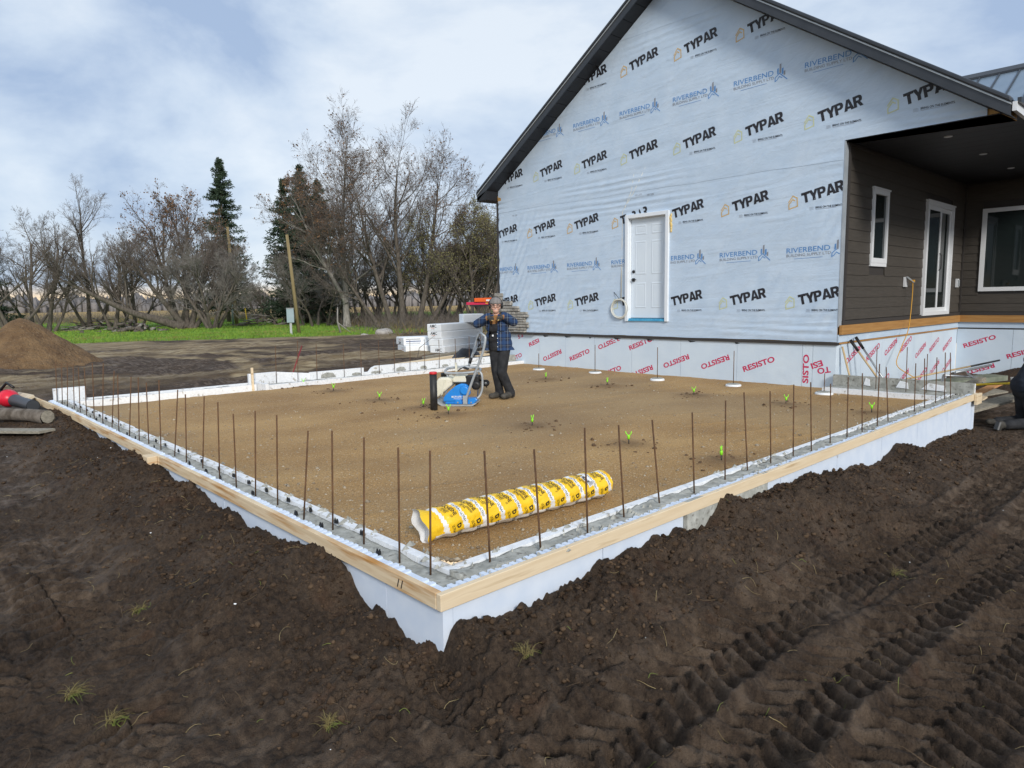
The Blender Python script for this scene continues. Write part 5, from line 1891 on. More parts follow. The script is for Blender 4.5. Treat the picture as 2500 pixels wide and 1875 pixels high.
# ------------------------------------------------------------------ handles leaning on the return wall, scrap lumber, shovels
for lb, a, b, m, grip in (('short bent wooden tool handle leaning at the house corner', (9.95, 1.86, .10), (9.95, 2.0, .60), M_WOODH, False), ('wooden shovel handle with a black grip leaning on the printed membrane', (10.35, 1.55, .05), (10.22, 1.98, .70), M_WOODH, True),
                          ('grey steel tool handle leaning beside the wooden shovel handle', (10.55, 1.55, .05), (10.45, 1.98, .74), M_GALV, True)):
    t = thing('leaning_tool', lb, 'tool', a, 'tool handles leaning by the house corner')
    a, b = Vector(a), Vector(b)
    b2_ = a + (b-a)*.72
    MB().tube([a-(b-a)*1.0, a, b if not grip else b2_], .017, 8).build('shaft', m, t)
    if grip:
        MB().tube([b2_-(b-a)*.01, b], [.023, .026], 8).build('grip', M_BLACK, t)
sc_ = 'scrap lumber heaped by the right corner'
zs = -.52
plank('wide grey weathered plank on the front of the scrap heap', (10.35, .28, -.37), (11.9, -.35, -.16), .30, .04, M_OLDW, sc_, name='scrap_board')
plank('orange-stained scrap board poking from the heap beside the forms', (10.2, .35, -.22), (12.2, .25, -.12), .14, .03, mat('orange_board', (0.52, 0.24, 0.09), (0.62, 0.32, 0.14), scale=6, rough=.7), sc_, name='scrap_board')
plank('brown squared scrap block behind the orange-stained board', (10.5, .62, -.20), (11.9, .42, -.06), .12, .09, M_OLDW, sc_, name='scrap_board')
plank('long grey-green form board flat at the back of the scrap heap', (12.2, 1.75, -.34), (14.6, .75, -.28), .40, .10, mat('green_grey_board', (0.14, 0.16, 0.12), (0.24, 0.26, 0.20), scale=5, rough=.9), sc_, name='scrap_board')
plank('dark thin board lying under the scrap heap', (10.6, 1.2, -.42), (13.2, .4, -.35), .25, .03, M_OLDW, sc_, name='scrap_board', roll_=.1)
plank('pale raw board under the front scrap plank', (10.3, .45, -.46), (12.3, .5, -.38), .18, .03, M_LUMBX, sc_, name='scrap_board')
mb = MB()
for a, b in (((11.2, .85, -.10), (11.9, 1.0, .02)), ((11.9, 1.0, .02), (13.2, .7, -.12)), ((12.6, .8, .0), (11.7, .35, -.06)), ((12.4, .95, .03), (14.2, .8, .04))):
    mb.tube([a, b], .022, 6)
o = mb.build('steel_bracket', M_GALV, None, loc=(12, .8, -.2))
tag(o, 'bent galvanised steel brackets tangled on the scrap heap', 'bracket')
t = thing('shovel', 'square shovel with grey blade and yellow shaft upright in the scrap heap', 'shovel', (11.5, -.05, -.3))
c0 = Vector((11.45, -.08, -.02))
MB().prism([c0+dl*-.02+Vector((0, 0, .12)), c0+dl*.14+Vector((0, 0, .13)), c0+dl*.22+Vector((0, 0, -.09)), c0+dl*.06+Vector((0, 0, -.12)), c0+dl*.02+Vector((0, 0, -.06))], dn*.008).build('blade', M_GALV, t)
MB().tube([c0+dl*-.02+Vector((0, 0, .02)), c0+dl*-.32+Vector((0, 0, .0))+dn*.1, c0+dl*-.75+dn*.3+Vector((0, 0, -.05))], .018, 8).build('shaft', M_YEL, t)
t = thing('rake', 'long pale wooden handle with a dark tip lying across the dirt', 'tool', (13.8, 1.4, -.25))
MB().tube([(12.0, 1.62, -.10), (14.35, 1.18, -.02)], .018, 8).build('handle', M_WOODH, t)
MB().tube([(14.36, 1.178, -.02), (15.6, .95, .03)], .02, 8).build('dark_grip', M_BLACK, t)

# ------------------------------------------------------------------ gravel stockpile
gp = Vector((1.45, 23.2, -.3))
ns_ = 90
uu, vv = np.meshgrid(np.linspace(-1.05, 1.05, ns_), np.linspace(-1.05, 1.05, ns_), indexing='ij')
Xp, Yp = gp.x + uu*2.25, gp.y + vv*2.3
rr_ = np.hypot(uu*(1+.08*np.sin(3*np.arctan2(vv, uu))), vv)
Zp = np.maximum(0, 1.62*np.clip(1-rr_, 0, 1)**1.08*(1-.07*np.exp(-(rr_/.10)**2))) + .13*fbm(Xp, Yp, 1.1, 4, 3)*sstep(1.05, .85, rr_) - .36
Zp = Zp + (.05*(billow(Xp, Yp, 4, 3, 4)-.35) + .05*(clods(Xp, Yp, 5, 1)-.6)*sstep(.4, .9, rr_))*sstep(1.05, .9, rr_)
ii = np.arange(ns_*ns_).reshape(ns_, ns_)
Ft = np.stack([ii[:-1, :-1], ii[1:, :-1], ii[1:, 1:], ii[:-1, 1:]], -1).reshape(-1, 4)
o = fast('gravel_stockpile', np.stack([Xp, Yp, Zp], -1).reshape(-1, 3), Ft[(rr_ < 1.04)[:-1, :-1].ravel()], mat('stockpile_gravel', (0.11, 0.062, 0.028), (0.205, 0.125, 0.058), scale=2.2, rough=.9, bump=1.0, bscale=12, bdist=.10, c3=(.38, .30, .20), s3=38, f3=(.63, .72)), None, smooth=True, loc=tuple(gp))
tag(o, 'conical heap of brown gravel standing left behind the forms', 'gravel heap')
# ------------------------------------------------------------------ plate compactor
XL, YLc = Vector((.7317, -.6816, 0)), Vector((.6816, .7317, 0))


def frame(loc, sc=1.0):
    M = Matrix.Identity(4)
    for i in range(3):
        M[i][0], M[i][1], M[i][2], M[i][3] = XL[i]*sc, YLc[i]*sc, (sc if i == 2 else 0), loc[i]
    return M


cl = Vector((4.496, 5.49, -.098))
CM = frame(cl) @ Matrix.Rotation(R(-6), 4, 'Z')
cp = thing('plate_compactor', 'blue and grey plate compactor with water tank standing on the gravel', 'compactor', tuple(cl))


def cpart(name, mb, m, bevel=0, seg=2, parent=None):
    return mb.xf(CM).build(name, m, parent or cp, bevel=bevel, seg=seg)


cpart('base_plate', MB().prism([(-.31, -.22, .075), (-.24, -.22, .018), (-.20, -.22, .0), (.25, -.22, .0), (.31, -.22, .035), (.30, -.22, .05), (.24, -.22, .025), (-.19, -.22, .025), (-.295, -.22, .09)], (0, .44, 0)), M_GREYM)
hous = cpart('belt_guard', MB().prism([(-.19, -.20, .06), (-.185, -.20, .13), (-.10, -.20, .22), (.0, -.20, .30), (.08, -.20, .335), (.16, -.20, .325), (.215, -.20, .27), (.22, -.20, .18), (.16, -.20, .12), (.05, -.20, .07)], (0, .09, 0)), M_BLUEP, .02, 3)
cpart('pulley_cover', MB().lathe((.135, -.201, .235), [(0, .072), (.018, .066), (.024, .05)], 20, axis=(0, -1, 0)), M_BLUEP, parent=hous)
mb = MB()
put_text(mb, 'BCF1570', lambda u, v: (u, -.2045, v), -.06, .125, .028, w=.15, bold=.03)
for i in range(1):
    mb.add([(-.03, -.2045, .112), (.13, -.2045, .110), (.13, -.2045, .105), (-.03, -.2045, .107)], [(0, 1, 2, 3)])
cpart('printed_lettering', mb, M_VINYL, parent=hous)
cpart('exciter_body', MB().bx((-.16, -.19, .03), (.27, .19, .085)).prism([(-.02, -.215, .03), (.0, -.215, .10), (.07, -.215, .105), (.10, -.215, .03)], (0, .06, 0)).prism([(.18, -.215, .03), (.19, -.215, .11), (.30, -.215, .12), (.33, -.215, .09), (.27, -.215, .03)], (0, .06, 0)), M_BLUEP, .008, 2)
for x in (.035, .235):
    cpart('bolt', MB().lathe((x, -.216, .055), [(0, .014), (.008, .012)], 10, axis=(0, -1, 0)), M_GALV)
tank = cpart('water_tank', MB().prism([(-.325, -.19, .20), (-.33, -.19, .15), (-.285, -.19, .12), (-.235, -.19, .16), (-.05, -.19, .31), (-.045, -.19, .40), (-.12, -.19, .43), (-.255, -.19, .42), (-.29, -.19, .36)], (0, .38, 0)), M_CREAM, .03, 3)
cpart('tank_rib', MB().prism([(-.225, -.197, .15), (-.20, -.197, .17), (-.13, -.197, .40), (-.165, -.197, .40)], (0, .02, 0)), M_CREAM, .008, parent=tank)
cpart('tank_cap', MB().lathe((-.195, 0, .42), [(0, .06), (.05, .06), (.058, .05)], 18), M_BLACK, parent=tank)
cpart('engine_block', MB().bx((-.02, -.10, .28), (.30, .14, .36)).bx((.14, -.13, .30), (.34, .12, .44)), M_BLACK, .015)
cpart('fuel_tank', MB().prism([(-.05, -.13, .345), (.17, -.13, .345), (.165, -.13, .40), (.13, -.13, .455), (-.02, -.13, .455), (-.055, -.13, .40)], (0, .26, 0)), M_CREAM, .02, 3)
cpart('recoil_starter', MB().lathe((.30, -.10, .30), [(0, .07), (.05, .065), (.055, .03)], 16, axis=(0, -1, 0)), M_BLACK)
wh = cpart('transport_wheel', MB().lathe((.44, -.05, .325), [(-.02, .035), (-.02, .052), (.02, .052), (.02, .035)], 20, axis=(0, -1, 0)), M_BLACK)
cpart('wheel_hub', MB().lathe((.44, -.05, .325), [(-.024, .018), (.026, .016)], 12, axis=(0, -1, 0)), M_GALV, parent=wh)
cpart('wheel_arm', MB().tube([(.44, -.03, .325), (.40, 0, .36), (.30, .05, .36)], .013, 8).tube([(.445, -.05, .29), (.45, -.05, .255)], .008, 6), M_BLACK)


def ring_path(P, k=5):
    return smooth_path(P, k)


P = [(-.16, -.16, .515), (-.13, -.17, .49), (.10, -.18, .49), (.28, -.16, .505), (.34, -.10, .51), (.34, .12, .52), (.25, .16, .54), (.0, .16, .545), (-.13, .13, .54), (-.165, 0, .53), (-.16, -.16, .515)]
cpart('crash_frame', MB().tube(ring_path(P), .018, 8), M_GREYM)
cpart('crash_frame_leg', MB().tube(ring_path([(.34, -.08, .51), (.385, -.09, .45), (.39, -.09, .28), (.36, -.10, .16), (.31, -.12, .10)]), .018, 8), M_GREYM)
cpart('crash_frame_leg', MB().tube(ring_path([(-.14, -.15, .50), (-.12, -.15, .40), (-.16, -.12, .20), (-.17, -.10, .07)]), .014, 8), M_GREYM)
cpart('crash_frame_leg', MB().tube([(.27, .14, .53), (.30, .14, .30), (.28, .14, .07)], .014, 8), M_GREYM)
cpart('lifting_hook', MB().bx((-.03, -.02, .50), (.0, .02, .60)).tube([(-.015, 0, .58), (-.03, 0, .63), (-.005, 0, .62)], .012, 6), M_CREAM)
cpart('lifting_strap', MB().prism([(.02, -.06, .53), (.10, -.06, .57), (.17, -.06, .54), (.17, -.06, .525), (.09, -.06, .55), (.02, -.06, .51)], (0, .12, 0)), M_BLACK)
cpart('handle', MB().tube(ring_path([(.145, -.215, .07), (.20, -.22, .22), (.33, -.24, .55), (.43, -.25, .80), (.468, -.25, .97), (.465, -.24, 1.03), (.43, -.22, 1.06), (.37, .02, 1.068), (.335, .18, 1.06), (.30, .21, 1.02), (.27, .22, .95), (.22, .21, .78), (.14, .20, .56)], 6), .019, 10), M_GREYM)
cpart('handle_pivot', MB().lathe((.145, -.20, .07), [(0, .03), (.04, .028)], 14, axis=(0, -1, 0)).bx((.115, -.235, .03), (.18, -.20, .16)), M_GREYM)
cpart('handle_plate', MB().prism([(.215, .19, .80), (.30, -.24, .775), (.345, -.255, .855), (.245, .205, .88)], (0.0, .012, .0)), M_GREYM)
cpart('throttle', MB().tube([(.30, .20, .98), (.335, .16, .93), (.34, .15, .90), (.30, .18, .86)], .012, 6).ball((.30, .19, .97), .022, 8, 6), M_BLACK)
cpart('throttle_cable', MB().tube(ring_path([(.30, .19, .95), (.31, .17, .70), (.28, .12, .50), (.24, .05, .42)]), .006, 6), M_BLACK)
cpart('rubber_grip', MB().tube([(.185, .205, .69), (.155, .20, .60)], .024, 8), M_BLACK)

# ------------------------------------------------------------------ people
def capsule(mb, p0, r0, p1, r1, mi=0, n=12):
    p0, p1 = Vector(p0), Vector(p1)
    d = p1-p0
    L_ = d.length
    if L_ < 1e-5:
        d = Vector((0, 0, 1))
        L_ = 1e-5
    d = d.normalized()
    pts, rs = [], []
    for i in range(5):
        a = math.pi/2*i/4
        pts.append(p0 - d*(r0*math.cos(a)))
        rs.append(max(r0*math.sin(a), 1e-4))
    for i in range(1, 5):
        a = math.pi/2*i/4
        pts.append(p1 + d*(r1*math.sin(a)))
        rs.append(max(r1*math.cos(a), 1e-4))
    pts.insert(5, p1)
    rs.insert(5, r1)
    mb.tube(pts, rs, n, mi, True)


def fused(name, caps, mats, parent, M, voxel=.012, smooth=4, drop=None):
    """Fuse overlapping limbs into one continuous skin; material by the nearest limb."""
    mb = MB()
    for c in caps:
        capsule(mb, *c[:4], mi=0)
    me = bpy.data.meshes.new('tmp')
    me.from_pydata(mb.v, [], mb.f)
    o = bpy.data.objects.new('tmp', me)
    COL.objects.link(o)
    bm = bmesh.new()
    bm.from_mesh(me)
    bmesh.ops.recalc_face_normals(bm, faces=bm.faces)
    bm.to_mesh(me)
    bm.free()
    rm = o.modifiers.new('r', 'REMESH')
    rm.mode = 'VOXEL'
    rm.voxel_size = voxel
    sm = o.modifiers.new('s', 'SMOOTH')
    sm.iterations = smooth
    sm.factor = .5
    dg = bpy.context.evaluated_depsgraph_get()
    m2 = bpy.data.meshes.new_from_object(o.evaluated_get(dg))
    V = np.array([v.co[:] for v in m2.vertices])
    F = np.array([tuple(p.vertices) for p in m2.polygons if len(p.vertices) == 4])
    bpy.data.objects.remove(o)
    bpy.data.meshes.remove(m2)
    C = V[F].mean(1)
    best = np.full(len(C), 1e9)
    mi = np.zeros(len(C), int)
    for c in caps:
        a, b = np.array(c[0], float), np.array(c[2], float)
        ab = b-a
        t = np.clip(((C-a)@ab)/max(ab@ab, 1e-9), 0, 1)
        d = np.linalg.norm(C-(a+t[:, None]*ab), axis=1) - (c[1]+(c[3]-c[1])*t)
        k = d < best
        best[k] = d[k]
        mi[k] = c[4]
    if drop is not None:
        keep = ~drop(C)
        F, mi = F[keep], mi[keep]
    Mn = np.array(M)
    W = V@Mn[:3, :3].T + Mn[:3, 3]
    return fast(name, W, F, mats, parent, smooth=True, mi=mi)


M_SKIN = mat('skin', (0.60, 0.34, 0.25), (0.66, 0.40, 0.30), scale=20, rough=.5)
M_PANT = mat('black_work_denim', (0.012, 0.013, 0.016), (0.030, 0.031, 0.034), scale=9, rough=.9, bump=.5, bscale=40, bdist=.01, c3=(.07, .065, .05), s3=6, f3=(.62, .78))
M_BOOT = mat('worn_boot', (0.035, 0.032, 0.027), (0.085, 0.078, 0.066), scale=10, rough=.8)
M_SWEAT = mat('brown_fleece', (0.20, 0.095, 0.03), (0.30, 0.15, 0.055), scale=16, rough=.95)
M_GLOVE = mat('work_glove', (0.03, 0.03, 0.032), (0.06, 0.058, 0.055), scale=18, rough=.8)
M_GLOVT = mat('tan_glove_palm', (0.50, 0.36, 0.13), (0.60, 0.46, 0.22), scale=18, rough=.8)
M_BEAN = mat('grey_beanie', (0.17, 0.16, 0.155), (0.24, 0.225, 0.22), scale=40, rough=.95, stretch=(1, 1, .2))


def plaid():
    m = bpy.data.materials.new('blue_plaid_flannel')
    m.use_nodes = True
    n, l = m.node_tree.nodes, m.node_tree.links
    b = n['Principled BSDF']
    b.inputs['Roughness'].default_value = .9
    t = n.new('ShaderNodeTexCoord')
    mp = n.new('ShaderNodeMapping')
    mp.inputs['Rotation'].default_value = (0, 0, R(43))
    l.new(t.outputs['Object'], mp.inputs['Vector'])
    s = n.new('ShaderNodeSeparateXYZ')
    l.new(mp.outputs['Vector'], s.inputs['Vector'])

    def stripe(sock, per, wd, ph=0.0):
        a = n.new('ShaderNodeMath')
        a.operation = 'MULTIPLY_ADD'
        a.inputs[1].default_value = 1/per
        a.inputs[2].default_value = ph
        l.new(sock, a.inputs[0])
        f = n.new('ShaderNodeMath')
        f.operation = 'FRACT'
        l.new(a.outputs[0], f.inputs[0])
        c = n.new('ShaderNodeMath')
        c.operation = 'LESS_THAN'
        c.inputs[1].default_value = wd
        l.new(f.outputs[0], c.inputs[0])
        return c.outputs[0]
    col = None
    base = n.new('ShaderNodeRGB')
    base.outputs[0].default_value = (0.012, 0.018, 0.04, 1)
    cur = base.outputs[0]
    for sock, per, wd, ph, c, f in (('X', .11, .48, 0, (.012, .042, .12), .8), ('Z', .11, .46, .1, (.014, .05, .14), .55), ('X', .11, .05, .25, (.22, .27, .34), .75), ('Z', .11, .045, .33, (.20, .25, .32), .65), ('X', .11, .04, .75, (.05, .08, .14), .7)):
        mu = n.new('ShaderNodeMath')
        mu.operation = 'MULTIPLY'
        mu.inputs[1].default_value = f
        l.new(stripe(s.outputs[sock], per, wd, ph), mu.inputs[0])
        q = n.new('ShaderNodeMixRGB')
        l.new(mu.outputs[0], q.inputs['Fac'])
        l.new(cur, q.inputs['Color1'])
        q.inputs['Color2'].default_value = rgba(c)
        cur = q.outputs['Color']
    l.new(cur, b.inputs['Base Color'])
    return m


M_PLAID = plaid()
pl = Vector((5.388, 5.449, -.10))
PM = frame(pl, .968)
pr = thing('person', 'person in blue plaid jacket, black overalls and grey beanie posing behind the compactor', 'person', tuple(pl))
caps = [  # pants 0, boots 1, fleece 2, skin 3, glove 4, tan palm 5
    ((-.125, .03, .80), .098, (-.115, .0, .45), .076, 0), ((-.115, .0, .45), .074, (-.062, .05, .12), .068, 0),
    ((.025, .0, .80), .105, (-.015, -.08, .44), .080, 0), ((-.015, -.08, .44), .078, (.105, -.02, .13), .072, 0), ((.09, -.03, .17), .076, (.12, -.01, .09), .078, 0), ((-.07, .05, .16), .07, (-.06, .05, .08), .074, 0),
    ((-.12, .01, .86), .118, (.02, .01, .86), .118, 0), ((-.13, .01, .98), .108, (.005, .01, .98), .108, 0), ((-.145, .0, 1.16), .095, (-.04, .0, 1.17), .095, 0),
    ((-.06, .05, .075), .056, (-.12, .01, .055), .052, 1), ((-.12, .01, .05), .05, (-.20, -.045, .045), .045, 1), ((-.03, .07, .045), .046, (-.03, .07, .045), .046, 1),
    ((.115, -.02, .075), .06, (.06, -.09, .058), .056, 1), ((.06, -.09, .055), .054, (.005, -.155, .048), .05, 1), ((.15, .01, .05), .05, (.15, .01, .05), .05, 1),
    ((-.155, .01, 1.27), .085, (-.045, .01, 1.28), .085, 2), ((-.23, .02, 1.315), .07, (.03, .02, 1.33), .07, 2), ((-.105, .0, 1.32), .062, (-.10, .0, 1.345), .062, 2), ((-.10, .0, 1.35), .050, (-.10, -.01, 1.43), .050, 3),
    ((-.10, -.015, 1.535), .088, (-.10, -.025, 1.50), .080, 3), ((-.10, -.045, 1.455), .056, (-.10, -.055, 1.445), .050, 3), ((-.10, -.10, 1.525), .012, (-.10, -.118, 1.502), .017, 3),
    ((-.142, -.075, 1.492), .028, (-.142, -.075, 1.488), .028, 3), ((-.058, -.075, 1.492), .028, (-.058, -.075, 1.488), .028, 3),
    ((-.24, .02, 1.32), .066, (-.405, -.05, 1.24), .056, 2), ((-.405, -.05, 1.24), .055, (-.25, -.15, 1.325), .042, 2),
    ((.04, .02, 1.335), .066, (.185, -.05, 1.26), .056, 2), ((.185, -.05, 1.26), .055, (.03, -.15, 1.34), .042, 2),
    ((-.25, -.15, 1.325), .036, (-.205, -.165, 1.328), .034, 4), ((.03, -.15, 1.340), .036, (-.012, -.165, 1.336), .034, 4)]
for k in range(4):                                     # fingers curled together under the chin
    z = 1.345 - k*.019
    ln = (.036, .042, .040, .030)[k]
    caps.append(((-.20, -.168, z), .0105, (-.20+ln, -.182, z+.002), .0098, 4))
    caps.append(((-.20+ln, -.182, z+.002), .0098, (-.20+ln+.026, -.172, z-.004), .0088, 4 if k < 3 else 5))
    caps.append(((-.015, -.168, z+.006), .0105, (-.015-ln, -.182, z+.006), .0098, 4))
    caps.append(((-.015-ln, -.182, z+.006), .0098, (-.015-ln-.024, -.172, z), .0088, 4 if k < 3 else 5))
caps += [((-.225, -.15, 1.35), .012, (-.205, -.15, 1.372), .011, 4), ((-.205, -.15, 1.372), .011, (-.185, -.15, 1.378), .0095, 4), ((.0, -.15, 1.362), .012, (-.012, -.15, 1.38), .011, 4), ((-.012, -.15, 1.38), .011, (-.03, -.15, 1.386), .0095, 4)]
fused('body', caps, [M_PANT, M_BOOT, M_SWEAT, M_SKIN, M_GLOVE, M_GLOVT], pr, PM, voxel=.0085, smooth=2)
jc = [((-.135, .02, .78), .142, (.03, .02, .78), .142, 0), ((-.14, .02, .90), .140, (.025, .02, .90), .140, 0), ((-.14, .02, 1.02), .134, (.015, .02, 1.02), .134, 0), ((-.15, .02, 1.18), .125, (-.01, .02, 1.20), .125, 0), ((-.225, .03, 1.315), .090, (.03, .03, 1.335), .090, 0),
      ((-.235, .02, 1.315), .092, (-.405, -.05, 1.235), .072, 0), ((-.405, -.05, 1.235), .070, (-.27, -.14, 1.32), .052, 0), ((.04, .02, 1.33), .094, (.185, -.05, 1.255), .074, 0), ((.185, -.05, 1.255), .072, (.05, -.14, 1.335), .052, 0),
      ((-.19, .02, .76), .125, (.09, .03, .76), .118, 0)]


def jacket_drop(C):
    x, y, z = C.T
    lo = -.225 + .03*sstep(1.0, 1.3, z)
    hi = -.085 + .02*sstep(1.0, 1.3, z)
    front = (y < 0.0) & (x > lo) & (x < hi) & (z < 1.36)
    arms = ((x < -.30) | (x > .10)) & (z > 1.15)
    hem = z < .80
    neck = (z > 1.385) & (np.hypot(x+.10, y) < .09)
    return (front & ~arms) | hem | neck


jk = fused('jacket', jc, [M_PLAID], pr, PM, voxel=.011, smooth=3, drop=jacket_drop)


def ppart(name, mb, m, parent=None, M=None):
    return mb.xf(M or PM).build(name, m, parent or pr)


mb = MB()
for i in range(9):
    a0 = math.pi/2*i/8
prof = [(.0, .090), (.012, .095), (.035, .095), (.060, .088), (.085, .068), (.102, .040), (.110, .002)]
hat = ppart('beanie', MB().lathe((-.10, -.012, 1.552), prof, 20), M_BEAN)
ppart('hat_cuff', MB().lathe((-.10, -.012, 1.552), [(0, .093), (.002, .099), (.034, .099), (.038, .093)], 20), M_BEAN, hat)
em_ = ppart('ear_defenders', MB().ball((-.198, 0, 1.515), .036, 10, 8, (.6, 1, 1.15)).ball((.0, .0, 1.52), .040, 10, 8, (.6, 1, 1.15)), M_BLACK)
ppart('headband', MB().tube([(-.10+.112*math.cos(a), .01, 1.535+.128*math.sin(a)) for a in np.linspace(0, math.pi, 15)], .010, 6), M_BLACK, em_)
gl = MB()
for x in (-.137, -.063):
    gl.tube([(x+.029*math.cos(a), -.108-.004*math.cos(a)**2, 1.522+.021*math.sin(a)) for a in np.linspace(0, 2*math.pi, 17)], .0042, 6, cap=False)
gl.tube([(-.108, -.112, 1.525), (-.092, -.112, 1.525)], .004, 6).tube([(-.166, -.104, 1.524), (-.19, -.01, 1.53)], .0035, 5).tube([(-.034, -.104, 1.524), (-.01, -.01, 1.53)], .0035, 5)
ppart('glasses', gl, M_BLACK)
for x in (-.137, -.063):
    ppart('eye', MB().ball((x, -.093, 1.521), .010, 8, 6), M_BLACK)
ppart('mouth', MB().tube([(-.130, -.092, 1.478), (-.115, -.103, 1.468), (-.10, -.106, 1.465), (-.085, -.103, 1.468), (-.070, -.092, 1.478)], [.003, .006, .007, .006, .003], 6), mat('smile', (0.70, 0.55, 0.50), rough=.4))
ppart('bib_label', MB().bx((-.165, -.128, 1.03), (-.140, -.105, 1.058)), M_VINYL)
for x in (-.165, -.045):
    ppart('strap', MB().tube([(x, -.10, 1.20), (x*.95-.005, -.088, 1.30), (x, -.02, 1.37)], .016, 6, flat=.4), M_PANT)
ppart('jacket_pocket', MB().prism([(-.035, -.122, 1.12), (.045, -.108, 1.12), (.045, -.108, 1.205), (-.03, -.120, 1.215)], (0, -.006, 0)), M_PLAID, jk)
for z in (.86, .93, 1.0, 1.07):
    ppart('button', MB().lathe((-.078, -.118, z), [(0, .007), (.006, .006)], 8, axis=(0, -1, 0)), M_VINYL, jk)

# the second worker, kneeling at the right edge with the back turned
kl = Vector((10.40, -.21, gz(10.4, -.1)-.0))
KM = frame(kl, 1.0)
kn = thing('person', 'person in dark navy jacket and black trousers kneeling by the scrap lumber', 'person', tuple(kl))
M_NAVYJ = mat('navy_jacket', (0.010, 0.014, 0.022), (0.020, 0.027, 0.040), scale=8, rough=.85, bump=.4, bscale=18, bdist=.02)
caps = [((.06, .0, .09), .075, (.48, .02, .10), .085, 0), ((.10, .26, .09), .07, (.50, .27, .10), .085, 0), ((.48, .02, .11), .085, (.42, .05, .50), .115, 0), ((.50, .27, .11), .085, (.44, .22, .50), .115, 0),
        ((.40, .05, .56), .13, (.42, .22, .56), .13, 0), ((.05, .0, .07), .055, (-.04, -.01, .10), .05, 1), ((-.04, -.01, .10), .05, (-.06, -.01, .03), .04, 1), ((.07, .26, .07), .055, (-.03, .26, .09), .05, 1),
        ((.46, .13, .72), .15, (.60, .13, 1.02), .16, 2), ((.56, .0, 1.02), .09, (.58, .27, 1.04), .09, 2), ((.62, .13, 1.12), .055, (.68, .13, 1.2), .05, 3), ((.71, .13, 1.27), .09, (.72, .13, 1.31), .095, 3), ((.79, .13, 1.22), .05, (.78, .13, 1.21), .05, 3),
        ((.58, -.03, 1.02), .075, (.72, -.08, .78), .06, 2), ((.72, -.08, .78), .058, (.92, -.02, .66), .045, 2), ((.60, .30, 1.03), .075, (.76, .34, .80), .06, 2), ((.76, .34, .80), .058, (.95, .26, .68), .045, 2),
        ((.93, -.02, .655), .034, (.98, .0, .63), .032, 3), ((.96, .26, .675), .034, (1.01, .24, .65), .032, 3)]
for k in range(4):
    for y0, x0, z0 in ((-.03, 1.0, .62), (.215, 1.03, .64)):
        caps += [((x0, y0+k*.018, z0), .010, (x0+.035, y0+k*.018, z0-.015), .0095, 3), ((x0+.035, y0+k*.018, z0-.015), .0095, (x0+.045, y0+k*.018, z0-.042), .009, 3)]
caps += [((.96, .03, .65), .012, (1.0, .045, .66), .010, 3), ((.99, .22, .67), .012, (1.03, .20, .68), .010, 3)]
fused('body', caps, [M_PANT, M_BOOT, M_NAVYJ, M_SKIN], kn, KM, voxel=.012, smooth=3)
jc = [((.40, .06, .66), .165, (.42, .22, .66), .165, 0), ((.46, .13, .74), .185, (.60, .13, 1.0), .185, 0), ((.56, -.01, 1.02), .11, (.58, .28, 1.04), .11, 0), ((.58, -.03, 1.02), .095, (.72, -.08, .78), .08, 0), ((.72, -.08, .78), .078, (.88, -.03, .68), .062, 0),
      ((.60, .30, 1.03), .095, (.76, .34, .80), .08, 0), ((.76, .34, .80), .078, (.91, .27, .70), .062, 0), ((.62, .13, 1.08), .10, (.64, .13, 1.14), .075, 0)]
fused('jacket', jc, [M_NAVYJ], kn, KM, voxel=.013, smooth=3, drop=lambda C: C[:, 2] < .56)
ppart('cap', MB().lathe((.71, .13, 1.30), [(0, .102), (.03, .104), (.07, .09), (.10, .055), (.115, .003)], 16), M_BLACK, kn, KM)
ppart('boot_sole', MB().box((-.085, -.01, .075), (.025, .085, .12), ry=.25), mat('grey_sole', (.16, .16, .16), rough=.8), kn, KM)
# ------------------------------------------------------------------ trees
def tubes(P, Rr, n):
    """P: (b, k, 3) polylines, Rr: (b, k) radii -> verts, quads."""
    b, k, _ = P.shape
    T = np.empty_like(P)
    T[:, 1:-1] = P[:, 2:]-P[:, :-2]
    T[:, 0] = P[:, 1]-P[:, 0]
    T[:, -1] = P[:, -1]-P[:, -2]
    T /= np.linalg.norm(T, axis=2, keepdims=True)+1e-9
    ref = np.where(np.abs(T[:, :1, 2:3]) < .85, np.array([0, 0, 1.0]), np.array([1.0, 0, 0]))
    ref = np.broadcast_to(ref, P.shape)
    S_ = np.cross(T, ref)
    S_ /= np.linalg.norm(S_, axis=2, keepdims=True)+1e-9
    U_ = np.cross(T, S_)
    a = np.arange(n)*2*np.pi/n
    V = P[:, :, None, :] + Rr[:, :, None, None]*(S_[:, :, None, :]*np.cos(a)[None, None, :, None] + U_[:, :, None, :]*np.sin(a)[None, None, :, None])
    V = V.reshape(-1, 3)
    base = (np.arange(b)*k*n)[:, None, None]
    i = np.arange(k-1)[None, :, None]*n
    j = np.arange(n)[None, None, :]
    q0 = base+i+j
    q1 = base+i+(j+1) % n
    return V, np.stack([q0, q1, q1+n, q0+n], -1).reshape(-1, 4)


def nrm(v):
    return v/(np.linalg.norm(v, axis=-1, keepdims=True)+1e-9)


